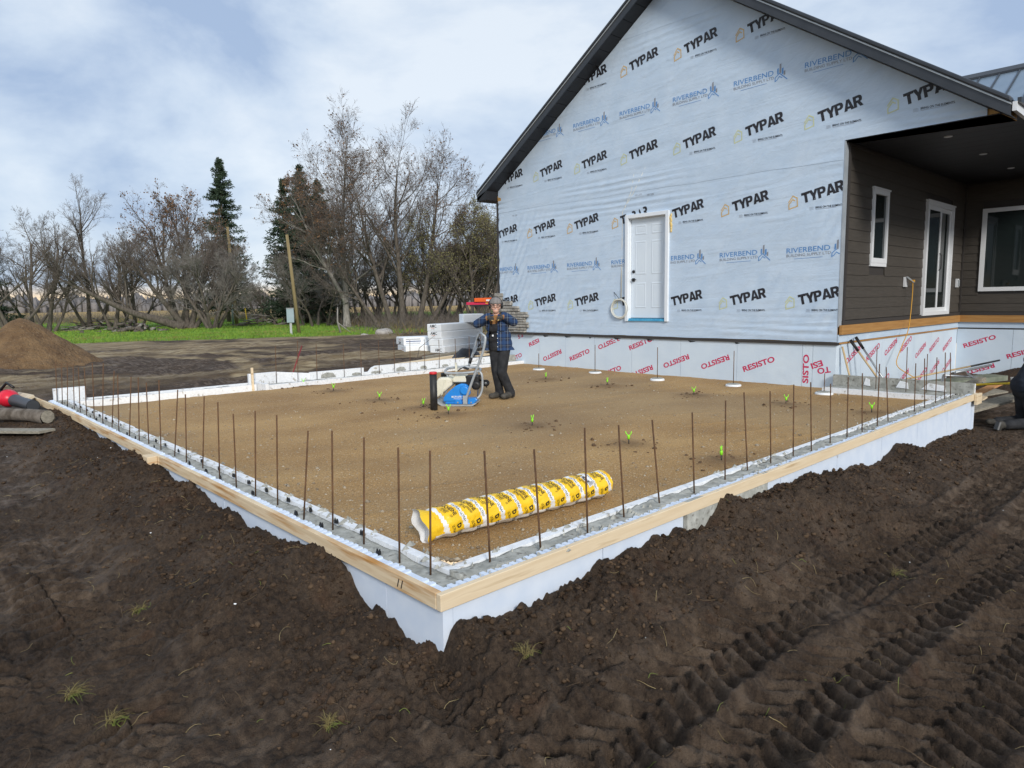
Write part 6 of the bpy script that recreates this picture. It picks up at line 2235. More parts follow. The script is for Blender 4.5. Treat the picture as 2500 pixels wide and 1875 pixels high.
def grow(seed, base, stems, levels, leaf=None):
    """stems: list of (dir, length, radius, start offset). levels: dicts per level. Returns tube lists per level and leaf quads."""
    g = np.random.default_rng(seed)
    p = np.array([np.array(base)+np.array(s[3]) for s in stems], float)
    d = nrm(np.array([s[0] for s in stems], float))
    L_ = np.array([s[1] for s in stems], float)
    r = np.array([s[2] for s in stems], float)
    out = []
    tips = None
    for li, lv in enumerate(levels):
        n, k = len(p), lv['seg']
        P = np.zeros((n, k+1, 3))
        D = np.zeros((n, k+1, 3))
        P[:, 0], D[:, 0] = p, d
        dd = d.copy()
        for s in range(k):
            dd = nrm(dd + g.normal(0, lv['jit'], (n, 3)) + np.array([0, 0, lv['trop']]))
            P[:, s+1] = P[:, s] + dd*(L_/k)[:, None]
            D[:, s+1] = dd
        t = np.linspace(0, 1, k+1)[None, :]
        Rr = r[:, None]*(1-(1-lv['tip'])*t)
        if li == 0:
            Rr[:, 0] *= 1.35
        out.append((P, np.maximum(Rr, .004), lv['n']))
        if li == len(levels)-1:
            tips = (P, D)
            break
        c = lv['kids']
        tt = g.uniform(lv['t0'], 1.0, (n, c))
        tt[:, -1] = .97
        f = tt*k
        i0 = np.minimum(f.astype(int), k-1)
        w = (f-i0)[..., None]
        ar = np.arange(n)[:, None]
        cp_ = P[ar, i0]*(1-w)+P[ar, i0+1]*w
        cd_ = D[ar, i0+1]
        rnd = g.normal(size=(n, c, 3))
        perp = nrm(rnd - (rnd*cd_).sum(-1, keepdims=True)*cd_)
        ang = np.radians(lv['ang'] + g.normal(0, lv.get('av', 9), (n, c)))[..., None]
        ang = np.where((tt > .95)[..., None], ang*.35, ang)
        nd = nrm(cd_*np.cos(ang)+perp*np.sin(ang))
        nl = (L_[:, None]*lv['ratio']*(1.15-.55*tt)*g.uniform(.7, 1.25, (n, c)))
        nr_ = r[:, None]*(1-(1-lv['tip'])*tt)*lv.get('rr', .55)
        p, d, L_, r = cp_.reshape(-1, 3), nd.reshape(-1, 3), nl.ravel(), np.maximum(nr_.ravel(), .006)
    lq = None
    if leaf:
        P, D = tips
        m = leaf['n']
        pick = g.integers(0, len(P), m)
        kk_ = g.integers(1, P.shape[1], m)
        c = P[pick, kk_] + g.normal(0, leaf.get('spread', .05), (m, 3))
        if leaf.get('zmin') is not None:
            keep = c[:, 2] > leaf['zmin'] + g.normal(0, 1.0, m)
            c = c[keep]
            m = len(c)
        a = nrm(g.normal(size=(m, 3)))
        b = nrm(np.cross(a, g.normal(size=(m, 3))))
        s = leaf['size']*g.uniform(.6, 1.4, (m, 1))
        lq = np.stack([c-a*s, c+b*s*.6, c+a*s, c-b*s*.6], 1).reshape(-1, 3), np.arange(m*4).reshape(-1, 4)
    return out, lq


def merge(tl):
    Vs, Fs, o = [], [], 0
    for P, Rr, n in tl:
        V, F = tubes(P, Rr, n)
        Vs.append(V)
        Fs.append(F+o)
        o += len(V)
    return np.concatenate(Vs), np.concatenate(Fs)


def tree(name, label, base, seed, stems, levels, group, bark=None, twig=None, leaf=None, leafm=None, split=2, cat='tree'):
    t = thing(name, label, cat, tuple(base), group)
    out, lq = grow(seed, base, stems, levels, leaf)
    V, F = merge(out[:split])
    fast('trunk', V, F, bark or M_BARK, t, smooth=True)
    V, F = merge(out[split:])
    fast('crown', V, F, twig or M_TWIG, t)
    if lq:
        fast('leaves', lq[0], lq[1], leafm or M_LEAFB, t)
    return t


def lv(n, seg, jit, trop, tip, kids=0, t0=.3, ang=40, ratio=.5, rr=.55, av=9):
    return dict(n=n, seg=seg, jit=jit, trop=trop, tip=tip, kids=kids, t0=t0, ang=ang, ratio=ratio, rr=rr, av=av)


def dirv(az, el):
    return (math.cos(R(az))*math.cos(R(el)), math.sin(R(az))*math.cos(R(el)), math.sin(R(el)))


ZG = -.3
GR = 'bare trees along the edge of the yard'
# image-left is azimuth + 90 from the view direction
def bush_levels(k=(9, 8, 7, 5), j=.10, trop=.05, ang=(38, 40, 42, 40)):
    return [lv(8, 8, j*.8, trop, .45, k[0], .25, ang[0], .52), lv(6, 6, j, trop, .35, k[1], .25, ang[1], .50), lv(5, 5, j, trop*.8, .35, k[2], .2, ang[2], .48), lv(3, 3, j*1.1, trop*.6, .4, k[3], .2, ang[3], .5), lv(3, 2, j, .03, .35)]


# tall pair right of the pole
b = polar(60.41, 52, ZG)
tree('tall_tree', 'tall tree with pale trunk and brown dead leaves at its top, left of the pair', b, 11, [(dirv(60, 86), 11.3, .25, (0, 0, 0)), (dirv(150, 66), 7.6, .16, (0, 0, 1.8))],
     [lv(9, 12, .035, .05, .25, 24, .24, 48, .52, .42), lv(6, 7, .09, .07, .3, 11, .22, 40, .48), lv(4, 5, .10, .05, .35, 7, .2, 40, .52), lv(3, 3, .12, .04, .4, 5, .2, 38, .55), lv(3, 2, .1, .03, .35)], GR, bark=M_BARKL,
     leaf=dict(n=3600, size=.07, spread=.10, zmin=6.0), leafm=M_LEAFB)
b = polar(55.3, 50, ZG)
rx = R(55.3-90)
sx, sy = math.cos(rx), math.sin(rx)
tree('tall_tree', 'tall many-stemmed leafless tree forking from the ground, right of the pair', b, 5,
     [((.04*sx-.02, .04*sy, 1), 10.6, .24, (sx*-.6, sy*-.6, 0)), ((-.28*sx, -.28*sy, 1), 9.6, .20, (sx*-1.3, sy*-1.3, 0)), ((.25*sx, .25*sy, 1), 9.8, .22, (sx*.5, sy*.5, 0)), ((.62*sx, .62*sy, 1), 7.2, .17, (sx*1.2, sy*1.2, 0)), ((-.55*sx, -.55*sy, .9), 6.8, .16, (sx*-2.2, sy*-2.2, 0))],
     [lv(9, 12, .03, .03, .22, 17, .30, 46, .50, .42), lv(6, 7, .08, .08, .3, 11, .22, 40, .48), lv(4, 5, .10, .05, .35, 6, .2, 38, .52), lv(3, 3, .12, .04, .4, 5, .2, 38, .55), lv(3, 2, .1, .03, .35)], GR,
     leaf=dict(n=4200, size=.06, spread=.10, zmin=4), leafm=M_LEAFB)
# grey shrubby willow behind the pair, olive willow by the house
tree('shrub_tree', 'rounded tangle of olive-green willow rising beside the house corner', polar(49.6, 50, ZG), 21, [(dirv(20+a*60, 70), 6.6, .13, (.5*math.cos(a), .5*math.sin(a), 0)) for a in range(6)],
     bush_levels((10, 9, 7, 5), .10, .05), GR, bark=M_BARK, twig=M_TWIG, leaf=dict(n=22000, size=.050, spread=.14), leafm=M_LEAFG)
tree('shrub_tree', 'low olive willow thicket between the tall trees and the foam stack', polar(52.4, 52, ZG), 22, [(dirv(a*62, 66), 5.6, .11, (.7*math.cos(a), .7*math.sin(a), 0)) for a in range(6)],
     bush_levels((9, 8, 7, 5), .11, .04), GR, leaf=dict(n=10000, size=.05, spread=.14), leafm=M_LEAFG)
tree('shrub_tree', 'grey leafless thicket behind the trunks of the tall pair', polar(57.6, 60, ZG), 23, [(dirv(a*50, 66), 6.0, .12, (1.2*math.cos(a), 1.2*math.sin(a), 0)) for a in range(7)], bush_levels((9, 8, 7, 5), .12, .04), GR, twig=M_TWIGG)
tree('shrub_tree', 'grey leafless thicket behind the wooden pole and meter box', polar(62.8, 58, ZG), 24, [(dirv(a*50, 62), 4.6, .10, (1.3*math.cos(a), 1.3*math.sin(a), 0)) for a in range(7)], bush_levels((9, 8, 7, 5), .12, .04), GR, twig=M_TWIGG)
tree('shrub_tree', 'small grey bush in the gap between the two spruces', polar(66.6, 74, ZG), 25, [(dirv(a*60, 55), 3.4, .08, (.8*math.cos(a), .8*math.sin(a), 0)) for a in range(6)], bush_levels((8, 8, 6, 5), .12, .04), GR, twig=M_TWIGG)
tree('shrub_tree', 'brown brushy bush low in front of the wide dark spruce', polar(65.2, 66, ZG), 26, [(dirv(a*60+20, 50), 3.2, .08, (.9*math.cos(a), .9*math.sin(a), 0)) for a in range(6)], bush_levels((8, 8, 6, 5), .12, .03), GR)
for az_, ds_, sd_, lb_ in ((59.3, 64, 61, 'brown leafless thicket between the two tall trees'), (54.2, 60, 62, 'dark leafless thicket seen through the forked tall tree'), (51.0, 62, 63, 'dim leafless thicket behind the olive willow by the house'), (47.9, 58, 64, 'leafless thicket touching the house corner behind the stone veneer')):
    tree('shrub_tree', lb_, polar(az_, ds_, ZG), sd_, [(dirv(a*52, 64), 5.4, .12, (1.5*math.cos(a), 1.5*math.sin(a), 0)) for a in range(7)], bush_levels((9, 8, 7, 5), .12, .04), GR)
# old willow leaning left, grey bush tree in front of the lone spruce, brown-leaved tree behind
b = polar(72.3, 60, ZG)
rx = R(72.3-90)
sx, sy = math.cos(rx), math.sin(rx)
tree('willow_tree', 'old leaning willow with one long limb stretching left over the grass', b, 31,
     [((-.93*sx, -.93*sy, .30), 8.2, .34, (-.2*sx, -.2*sy, .1)), ((-.60*sx, -.60*sy, .85), 6.6, .24, (0, 0, .1)), ((.25*sx, .25*sy, 1), 6.4, .22, (.4*sx, .4*sy, 0)), ((.75*sx, .75*sy, .75), 5.8, .20, (.6*sx, .6*sy, 0)), ((-.1*sx+.3, .3, 1), 6.2, .2, (.1*sx, .1*sy, 0))],
     [lv(9, 12, .05, .035, .3, 14, .30, 44, .50, .42), lv(6, 7, .10, .12, .3, 9, .2, 38, .48), lv(4, 5, .10, .06, .35, 7, .2, 38, .5), lv(3, 3, .12, .05, .4, 5, .2, 38, .55), lv(3, 2, .1, .03, .35)], GR)
tree('leafy_tree', 'rounded tree keeping brown dead leaves behind the leaning willow', polar(72.4, 68, ZG), 32, [(dirv(a*70, 74), 8.6, .17, (.5*math.cos(a), .5*math.sin(a), 0)) for a in range(5)], bush_levels((10, 9, 7, 5), .09, .05), GR,
     leaf=dict(n=4200, size=.085, spread=.13, zmin=4.5), leafm=M_LEAFB)
tree('shrub_tree', 'dense round grey bush tree in front of the lone spruce', polar(70.4, 58, ZG), 33, [(dirv(a*52, 60), 5.0, .13, (.35*math.cos(a), .35*math.sin(a), 0)) for a in range(7)], bush_levels((11, 10, 8, 5), .11, .03), GR, twig=M_TWIGG)
# bare trees at the far left
for az, dist, h, sd_, lb, lean in ((83.0, 60, 8.6, 41, 'leafless tree with dark leaning trunk nearest the left edge', -.25), (80.9, 62, 7.6, 42, 'slender leafless tree with several thin trunks above the gravel heap', .2), (78.4, 64, 10.2, 43, 'tallest spreading leafless tree left of the willow', -.05),
                                   (76.9, 62, 7.4, 44, 'leafless tree with brown twigs beside the brush heap', .12), (75.6, 66, 7.4, 45, 'upright leafless tree behind the long willow limb', .0), (81.8, 70, 9.0, 46, 'pale leafless tree standing behind the slender trunks', .08)):
    rx = R(az-90)
    sx, sy = math.cos(rx), math.sin(rx)
    tree('bare_tree', lb, polar(az, dist, ZG), sd_, [((lean*sx, lean*sy, 1), h*.82, .16, (0, 0, 0)), ((-.5*sx+.1, -.5*sy, 1), h*.66, .12, (-.3*sx, -.3*sy, 0)), ((.55*sx, .55*sy, 1), h*.62, .11, (.4*sx, .4*sy, 0))],
         bush_levels((10, 8, 7, 5), .10, .05), GR, twig=M_TWIG)


def spruce(label, base, H, rad, seed, group='spruces standing among the bare trees', lean=0.0):
    g = np.random.default_rng(seed)
    t = thing('spruce_tree', label, 'tree', tuple(base), group)
    MB().tube([Vector(base)+Vector((0, 0, H*q)) for q in (0, .3, .6, .9, 1.0)], [.22, .17, .10, .03, .012], 8).build('trunk', M_BARK, t)
    nb = int(H*24)
    z = g.uniform(.07, .985, nb)
    a = g.uniform(0, 2*np.pi, nb)
    L_ = rad*np.power(1-z, .78)*g.uniform(.62, 1.12, nb)*(1+.28*np.sin(z*H*2.3+a)) + .06
    k = 7
    s = np.linspace(.12, 1, k)
    droop = (.28*L_[:, None]*s**1.5)*(1.15-z[:, None]) - .20*L_[:, None]*s**3
    P = np.stack([base[0]+np.cos(a)[:, None]*L_[:, None]*s, base[1]+np.sin(a)[:, None]*L_[:, None]*s, base[2]+z[:, None]*H-droop], -1)
    V, F = tubes(P, np.maximum(.02*(1-s)[None, :]*np.ones((nb, 1)), .006), 3)
    fast('branches', V, F, M_BARK, t)
    m = 9
    C = np.repeat(P.reshape(-1, 3), m, 0)
    out = np.repeat(np.repeat(np.stack([np.cos(a), np.sin(a), -.22+0*a], -1), k, 0), m, 0)
    N = len(C)
    C = C + g.normal(0, .07, (N, 3))
    dirs = nrm(out + g.normal(0, .75, (N, 3)))
    ln = g.uniform(.16, .36, (N, 1))*np.clip(.35+2.2*(1-np.repeat(np.repeat(z, k), m)), 0, 1)[:, None]
    wv = nrm(np.cross(dirs, g.normal(size=(N, 3))))*g.uniform(.030, .060, (N, 1))
    Q = np.stack([C-wv, C+wv, C+dirs*ln+wv*.3, C+dirs*ln-wv*.3], 1).reshape(-1, 3)
    fast('needles', Q, np.arange(N*4).reshape(-1, 4), M_NEED, t)


spruce('lone tall dark spruce standing left of the wooden pole', polar(69.25, 80, ZG), 17.2, 3.3, 51)
spruce('wide dark spruce, leftmost of the group behind the wooden pole', polar(64.7, 66, ZG), 13.0, 3.1, 52)
spruce('tallest dark spruce of the group left of the tall tree pair', polar(63.5, 68, ZG), 14.6, 3.0, 53)
spruce('dark spruce half hidden behind the brown-leaved tall tree', polar(62.2, 68, ZG), 13.4, 2.7, 54)
spruce('dark spruce cut by the left edge of the view', polar(84.3, 66, ZG), 8.0, 2.2, 55)

# the far wood across the field, a single grey mass
g = np.random.default_rng(3)
N = 5200
az = np.radians(g.uniform(38, 96, N))
ds = g.uniform(330, 380, N)
hh = g.uniform(3.5, 7.5, N)*(.75+.5*vnoise(az*60, az*0, 1))
c = np.stack([CAM.x+ds*np.cos(az), CAM.y+ds*np.sin(az), 0*az-.5], -1)
w = g.uniform(.5, 1.4, N)
tx = np.stack([np.sin(az), -np.cos(az), 0*az], -1)*w[:, None]
zz = np.stack([0*az, 0*az, hh], -1)
dp = np.stack([np.cos(az), np.sin(az), 0*az], -1)*w[:, None]
V = np.stack([c-tx, c+tx, c-dp, c+dp, c+zz*.6-tx*1.2, c+zz*.6+tx*1.2, c+zz*.6-dp*1.2, c+zz*.6+dp*1.2, c+zz], 1).reshape(-1, 3)
o_ = (np.arange(N)*9)[:, None, None]
T = np.array([[0, 2, 6], [0, 6, 4], [2, 1, 5], [2, 5, 6], [1, 3, 7], [1, 7, 5], [3, 0, 4], [3, 4, 7], [4, 6, 8], [6, 5, 8], [5, 7, 8], [7, 4, 8]])[None]
o = fast('far_wood', V, (o_+T).reshape(-1, 3), mat('far_grey_wood', (0.15, 0.145, 0.15), (0.23, 0.215, 0.21), scale=.12, rough=.95), None)
tag(o, 'long grey wood on the horizon beyond the tan field', None, None, 'stuff')

# ------------------------------------------------------------------ grass, brush and ground litter
g = np.random.default_rng(8)


def blades(n, sampler, h, w, name, m, label, bend=.35):
    xy = sampler(n)
    z = ground_h(xy[:, 0], xy[:, 1])
    n = len(xy)
    a = g.uniform(0, 2*np.pi, n)
    hh = g.uniform(h[0], h[1], n)
    ww = g.uniform(w[0], w[1], n)
    c = np.stack([xy[:, 0], xy[:, 1], z-.02], -1)
    t = np.stack([np.cos(a), np.sin(a), 0*a], -1)*ww[:, None]
    b = np.stack([g.normal(0, bend, n)*hh, g.normal(0, bend, n)*hh, hh], -1)
    V = np.stack([c-t, c+t, c+b], 1).reshape(-1, 3)
    o = fast(name, V, np.arange(n*3).reshape(-1, 3), m, None)
    tag(o, label, None, None, 'stuff')
    return o


def sward_pts(n):
    az = np.radians(g.uniform(46, 86, n))
    d = 33 + 82*g.random(n)**1.5
    x, y = CAM.x+d*np.cos(az), CAM.y+d*np.sin(az)
    e_ = 33.5 + 2.2*fbm(x, y, 0.12, 3, 3) - 0.28*(x-12)
    k = (y > e_-.3) & (d < 118+6*fbm(x, y, .2, 2, 1))
    return np.stack([x, y], -1)[k]


M_SWARD = mat('sward', (0.115, 0.205, 0.020), (0.185, 0.29, 0.036), scale=.5, rough=.85, detail=6, c3=(.22, .19, .06), s3=.35, f3=(.52, .68))
blades(70000, sward_pts, (.05, .16), (.02, .05), 'lawn_grass', M_SWARD, 'bright green grass between the mud and the trees')


def tall_pts(n):
    az = np.radians(g.uniform(45, 85, n))
    d = g.normal(100, 8, n) - 48*sstep(67, 56, np.degrees(az))
    x, y = CAM.x+d*np.cos(az), CAM.y+d*np.sin(az)
    k = fbm(x, y, .25, 3, 6) > -.1
    return np.stack([x, y], -1)[k]


blades(12000, tall_pts, (.25, .75), (.015, .04), 'dry_tall_grass', mat('dry_tall_grass', (0.19, 0.15, 0.06), (0.30, 0.20, 0.07), scale=.3, rough=.9, c3=(.10, .11, .03), s3=.5, f3=(.5, .65)), 'dry tan tall grass at the foot of the trees')
# undergrowth of twigs along the tree line
n = 16000
az = np.radians(46+40*g.random(n)**1.5)
ds = g.normal(104, 8, n) - 49*sstep(68, 56, np.degrees(az))
c = np.stack([CAM.x+ds*np.cos(az), CAM.y+ds*np.sin(az), 0*az-.35], -1)
d1 = nrm(np.stack([g.normal(0, .6, n), g.normal(0, .6, n), np.abs(g.normal(.8, .3, n))], -1))
L_ = g.uniform(.5, 1.9, n)*(.4+.9*vnoise(c[:, 0]*.35, c[:, 1]*.35, 2))
P = np.stack([c, c+d1*L_[:, None]*.5+g.normal(0, .06, (n, 3)), c+d1*L_[:, None]+g.normal(0, .12, (n, 3))], 1)
V, F = tubes(P, np.tile(np.array([.016, .011, .005]), (n, 1)), 3)
o = fast('undergrowth', V, F, M_TWIG, None)
tag(o, 'brown twiggy undergrowth along the foot of the trees', None, None, 'stuff')

# clods of soil
ico = np.array([(0, 0, 1), (.894, 0, .447), (.276, .851, .447), (-.724, .526, .447), (-.724, -.526, .447), (.276, -.851, .447), (.724, .526, -.447), (-.276, .851, -.447), (-.894, 0, -.447), (-.276, -.851, -.447), (.724, -.526, -.447), (0, 0, -1)])
icf = np.array([(0, 1, 2), (0, 2, 3), (0, 3, 4), (0, 4, 5), (0, 5, 1), (1, 6, 2), (2, 7, 3), (3, 8, 4), (4, 9, 5), (5, 10, 1), (6, 7, 2), (7, 8, 3), (8, 9, 4), (9, 10, 5), (10, 6, 1), (11, 7, 6), (11, 8, 7), (11, 9, 8), (11, 10, 9), (11, 6, 10)])


def lumps(xy, size, name, m, label, zf, sink=.3, flat=(.5, .9)):
    n = len(xy)
    z = zf(xy[:, 0], xy[:, 1])
    S_ = size[:, None, None]*np.stack([g.uniform(.7, 1.3, n), g.uniform(.7, 1.3, n), g.uniform(flat[0], flat[1], n)], -1)[:, None, :]
    V = ico[None]*S_*(1+g.normal(0, .27, (n, 12, 1)))
    a = g.uniform(0, 6.28, n)
    ca_, sa_ = np.cos(a)[:, None], np.sin(a)[:, None]
    V = np.stack([V[..., 0]*ca_-V[..., 1]*sa_, V[..., 0]*sa_+V[..., 1]*ca_, V[..., 2]], -1)
    V = V + np.stack([xy[:, 0], xy[:, 1], z+size*sink], -1)[:, None, :]
    o = fast(name, V.reshape(-1, 3), (icf[None]+(np.arange(n)*12)[:, None, None]).reshape(-1, 3), m, None, smooth=False)
    tag(o, label, None, None, 'stuff')


n = 9000
t_ = g.random(n)
side_l = g.random(n) < .5
along = np.where(side_l, g.uniform(-.2, 9.5, n)**1.0, g.uniform(-.2, 9.3, n))
away = np.where(g.random(n) < .25, g.uniform(.01, .12, n), np.abs(g.normal(.32, .28, n))+.03)
xy1 = np.where(side_l[:, None], np.stack([-away, along], -1), np.stack([along, -away], -1))
n2 = 3600
xy2 = np.stack([g.uniform(-2.2, 5, n2), g.uniform(-2.6, 5, n2)], -1)
xy2 = xy2[((xy2[:, 0] < -.05) | (xy2[:, 1] < -.05)) & (fbm(xy2[:, 0], xy2[:, 1], 1.6, 3, 5) > .0)]
xy = np.concatenate([xy1, xy2])
sz = np.concatenate([np.minimum(.004+.0045*g.exponential(1, len(xy1)), .021), np.minimum(.003+.003*g.exponential(1, len(xy2)), .014)])
lumps(xy, sz, 'soil_clods', mat('soil_clod', (0.030, 0.018, 0.011), (0.115, 0.076, 0.047), scale=7, rough=.95, bump=.9, bscale=110, bdist=.012, spec=.15), 'dark clods of dug soil heaped along the forms', ground_h)
n = 6500
u_ = g.random(n)
xy = np.stack([.33+9.2*g.random(n)**1.7, .33+8.9*g.random(n)**1.7], -1)
lumps(xy, np.minimum(.0025+.0035*g.exponential(1, len(xy)), .02), 'pebbles', mat('pebble', (0.17, 0.12, 0.07), (0.42, 0.36, 0.27), scale=14, rough=.85), 'small pale pebbles pressed into the gravel pad', pad_h, .1)
xs_, ys_ = [], []
for (a, b) in GREEN:
    k = 60
    xs_ += list(a+g.normal(0, .22, k))
    ys_ += list(b+g.normal(0, .16, k))
xy = np.stack([np.clip(xs_, .4, 9.7), np.clip(ys_, .4, 9.5)], -1)
lumps(xy, np.minimum(.004+.006*g.exponential(1, len(xy)), .03), 'loose_gravel', mat('damp_gravel', (0.07, 0.04, 0.02), (0.14, 0.085, 0.045), scale=14, rough=.9), 'darker loosened gravel kicked up round the rebar chairs', pad_h, .3)
# white foam crumbs strewn over the mud
n = 130
xy = np.stack([g.uniform(-2.2, 7, n), g.uniform(-2.6, 8, n)], -1)
xy = xy[(xy[:, 0] < -.05) | (xy[:, 1] < -.05)]
lumps(xy, np.minimum(.002+.0018*g.exponential(1, len(xy)), .008), 'foam_crumbs', M_BOXF, 'tiny white foam crumbs strewn over the mud', ground_h, .6)


def litter(n, xr, yr, ln, r, name, m, label, lift=.006, curl=.25):
    xy = np.stack([g.uniform(*xr, n), g.uniform(*yr, n)], -1)
    xy = xy[(xy[:, 0] < -.04) | (xy[:, 1] < -.04)]
    n = len(xy)
    a = g.uniform(0, 6.28, n)
    L_ = g.uniform(ln[0], ln[1], n)
    k = 6
    P = np.zeros((n, k, 3))
    da = g.normal(0, curl, n)
    x, y = xy[:, 0].copy(), xy[:, 1].copy()
    arch = g.uniform(0, .35, n)*(g.random(n) < .5)
    for i in range(k):
        s = i/(k-1)
        P[:, i, 0], P[:, i, 1] = x, y
        P[:, i, 2] = ground_h(x, y)+lift+arch*L_*s*(1.2-s)
        x = x+np.cos(a)*L_/k
        y = y+np.sin(a)*L_/k
        a = a+da
    P[:, 1:-1, 2] = (P[:, :-2, 2]+P[:, 2:, 2])/2*.5+P[:, 1:-1, 2]*.5
    V, F = tubes(P, np.tile(np.linspace(1, .5, k)[None], (n, 1))*g.uniform(r[0], r[1], (n, 1)), 4)
    o = fast(name, V, F, m, None)
    tag(o, label, None, None, 'stuff')


litter(420, (-2.2, 4), (-2.6, 6), (.03, .14), (.0006, .0013), 'straw_litter', M_STRAW, 'bits of dry straw scattered over the mud')
litter(260, (-2.2, 5), (-2.6, 6), (.05, .28), (.0008, .0020), 'root_litter', mat('dry_root', (.10, .065, .035), (.19, .13, .075), scale=4, rough=.9), 'dark roots and twigs poking out of the mud')
litter(70, (-2.2, 3), (-2.6, 3), (.03, .10), (.0010, .0022), 'green_litter', M_GRASSB, 'torn green weed stems lying on the mud')


def tuft(label, x, y, n, h, seed, cat='grass tuft'):
    gg = np.random.default_rng(seed)
    z = gz(x, y)
    k = 6
    a = gg.uniform(0, 6.28, n)
    L_ = gg.uniform(.5, 1.0, n)*h
    a = gg.normal(gg.uniform(0, 6.28), 1.3, n)
    lean = gg.uniform(.5, 1.7, n)
    s = np.linspace(0, 1, k)[None]
    P = np.stack([x+gg.normal(0, .015, (n, 1))+np.cos(a)[:, None]*L_[:, None]*lean[:, None]*s**1.5*.8, y+gg.normal(0, .015, (n, 1))+np.sin(a)[:, None]*L_[:, None]*lean[:, None]*s**1.5*.8,
                  z-.01+L_[:, None]*(s-.55*lean[:, None]*s**2.4)], -1)
    V, F = tubes(P, np.tile(np.linspace(1, .3, k)[None], (n, 1))*gg.uniform(.0010, .0024, (n, 1)), 3)
    o = fast('grass_tuft', V, F, mat('tuft_blades', (.17, .14, .05), (.28, .22, .09), scale=9, rough=.85, c3=(.16, .20, .04), s3=6, f3=(.5, .62)), None, loc=(x, y, z))
    tag(o, label, cat, 'torn grass tufts on the mud')


# positions read off the photograph's ground, nearest first
tuft('dry grass tuft with hanging roots at the bottom of the picture', -.62, .02, 70, .10, 1)
tuft('sparse yellow-green grass tuft at the lower left', -1.30, .78, 40, .09, 2)
tuft('flattened straw tuft left of the lower left mud hump', -1.40, 1.10, 60, .10, 3)
tuft('dry grass tuft hanging on the bank just right of the forms corner', .22, -.38, 50, .10, 4)
tuft('small green tuft in the tyre tracks by the right bank', 3.2, -1.05, 22, .10, 5)
tuft('straw tuft near the tread marks left of the loose heap', -.9, 1.9, 36, .09, 6)

# ------------------------------------------------------------------ poles, box, post, firewood, stones, brush
b = polar(64.15, 42.5, -.33)
t = thing('utility_pole', 'leaning treated wooden pole behind the grey meter box', 'pole', tuple(b))
MB().tube([b, b+Vector((-.30, .28, 5.8))], [.105, .085], 12).build('pole', M_PTPOLE, t)
m0 = polar(64.75, 41.2, -.33)
t = thing('meter_box', 'grey electrical meter box on a post in front of the leaning pole', 'meter box', tuple(m0))
dl_ = Vector((.88, -.47, 0))
MB().bx((-.06, -.05, 0), (.06, .05, .85)).xf(Matrix.Translation(m0) @ Matrix.Rotation(R(-25), 4, 'Z')).build('conduit', M_GALV, t)
MB().bx((-.20, -.12, .75), (.20, .12, 1.55)).xf(Matrix.Translation(m0) @ Matrix.Rotation(R(-25), 4, 'Z')).build('box', mat('meter_grey', (.27, .35, .38), (.30, .38, .41), scale=3, rough=.5), t, bevel=.02)
MB().bx((-.21, -.16, 1.552), (.21, .13, 1.58)).xf(Matrix.Translation(m0) @ Matrix.Rotation(R(-25), 4, 'Z')).build('lid', M_GALV, t)
b = polar(68.72, 69, -.33)
t = thing('utility_pole', 'slender wooden pole standing in front of the lone spruce', 'pole', tuple(b))
MB().tube([b, b+Vector((-.25, .1, 8.9))], [.16, .12], 10).build('pole', M_PTPOLE, t)
MB().tube([b+Vector((-.45, -.3, 0)), b+Vector((-.45, -.3, 3.2))], .09, 8).build('conduit', mat('grey_blue_conduit', (.24, .33, .36), rough=.5), t)
b = polar(67.95, 66, -.33)
o = MB().tube([b, b+Vector((-.10, .05, 1.5))], .045, 8).build('marker_post', M_YEL, None, loc=tuple(b))
tag(o, 'thin yellow marker post standing in the grass', 'marker post')


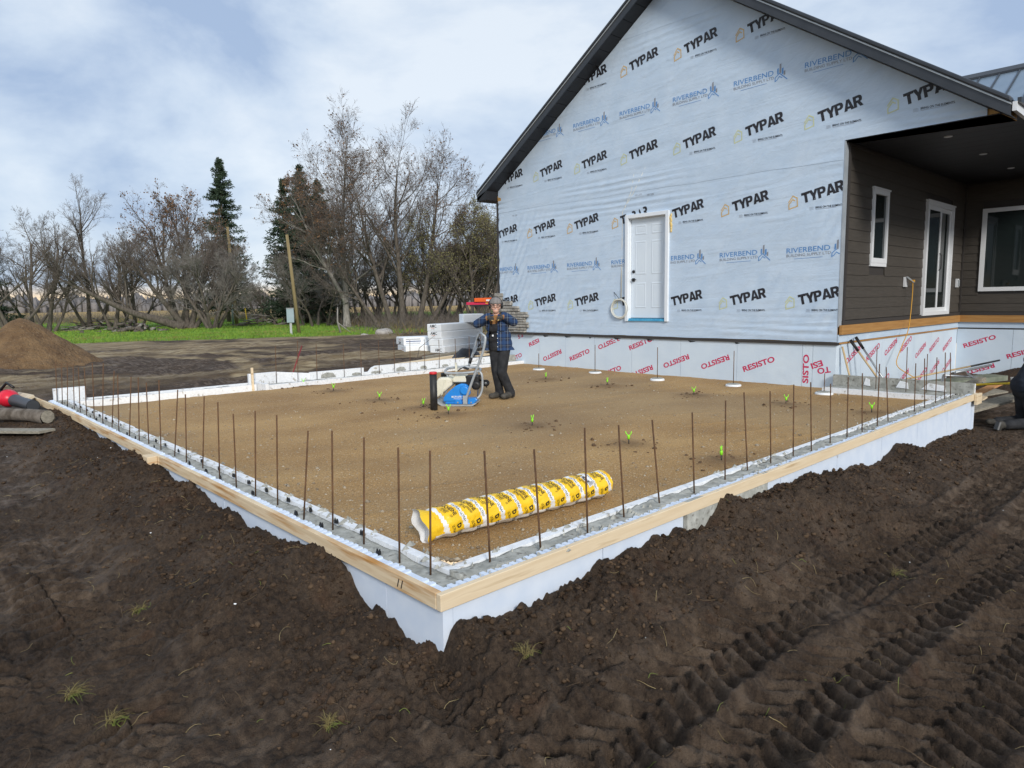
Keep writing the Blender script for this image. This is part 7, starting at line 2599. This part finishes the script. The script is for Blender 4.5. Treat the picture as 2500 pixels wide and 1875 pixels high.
def heap(name, label, cat, az, dist, n, ln, rad, spread, m, seed, hgt=.8):
    gg = random.Random(seed)
    b = polar(az, dist, -.33)
    t = thing(name, label, cat, tuple(b))
    for i in range(n):
        x, y = gg.gauss(0, spread[0]), gg.gauss(0, spread[1])
        z = max(.06, hgt*(1-min(1, math.hypot(x/spread[0]/2, y/spread[1]/2)))*gg.uniform(.5, 1))
        a = gg.uniform(0, 6.28)
        d = Vector((math.cos(a), math.sin(a), gg.uniform(-.25, .25)))*gg.uniform(*ln)/2
        c = b+Vector((x*math.cos(R(az-90)), x*math.sin(R(az-90)), z))+Vector((y*math.cos(R(az)), y*math.sin(R(az)), 0))
        r = gg.uniform(*rad)
        MB().tube([c-d, c+d], r, 7).build('split_log' if name == 'firewood_heap' else 'branch', m if gg.random() < .7 else M_BARKL, t)


heap('firewood_heap', 'low heap of split firewood on the grass right of the gravel heap', 'firewood', 76.0, 56, 46, (.3, .6), (.07, .14), (1.0, .5), M_BARK, 1, .9)
heap('brush_heap', 'tangled heap of cut branches below the left bare trees', 'brush heap', 77.6, 64, 60, (1.0, 2.6), (.02, .05), (1.5, .7), M_TWIG, 2, 1.1)
heap('brush_heap', 'dark brush heap between the slender pole and the spruces', 'brush heap', 67.0, 64, 50, (.6, 2.0), (.02, .05), (1.0, .6), M_TWIG, 3, 1.1)
for lb, az, dist, s, in (('smooth tan boulder at the grass edge left of the foam bundles', 57.5, 38.5, (.55, .35, .26)), ('small grey stone on the mud in front of the boulder', 59.0, 38.0, (.30, .2, .10))):
    b = polar(az, dist, -.34)
    mb = MB()
    mb.ball((b.x, b.y, b.z+s[2]*.6), 1.0, 12, 8, s)
    mb.v = [(p[0]+.04*math.sin(p[1]*9), p[1]+.04*math.sin(p[2]*11), p[2]+.03*math.sin(p[0]*8)) for p in mb.v]
    o = mb.build('boulder', M_ROCK, None, loc=tuple(b))
    tag(o, lb, 'stone')
b = polar(60.9, 40.5, -.34)
t = thing('broken_branch', 'pale broken branch propped beside the trunk of the tall tree', 'branch', tuple(b))
MB().tube([b, b+Vector((-.15, .1, .8)), b+Vector((-.1, .1, 1.6))], [.07, .05, .03], 7).build('limb', M_BARKL, t)
MB().tube([b+Vector((-.12, .08, .7)), b+Vector((.5, -.3, .1))], [.04, .02], 6).build('side_limb', M_BARKL, t)
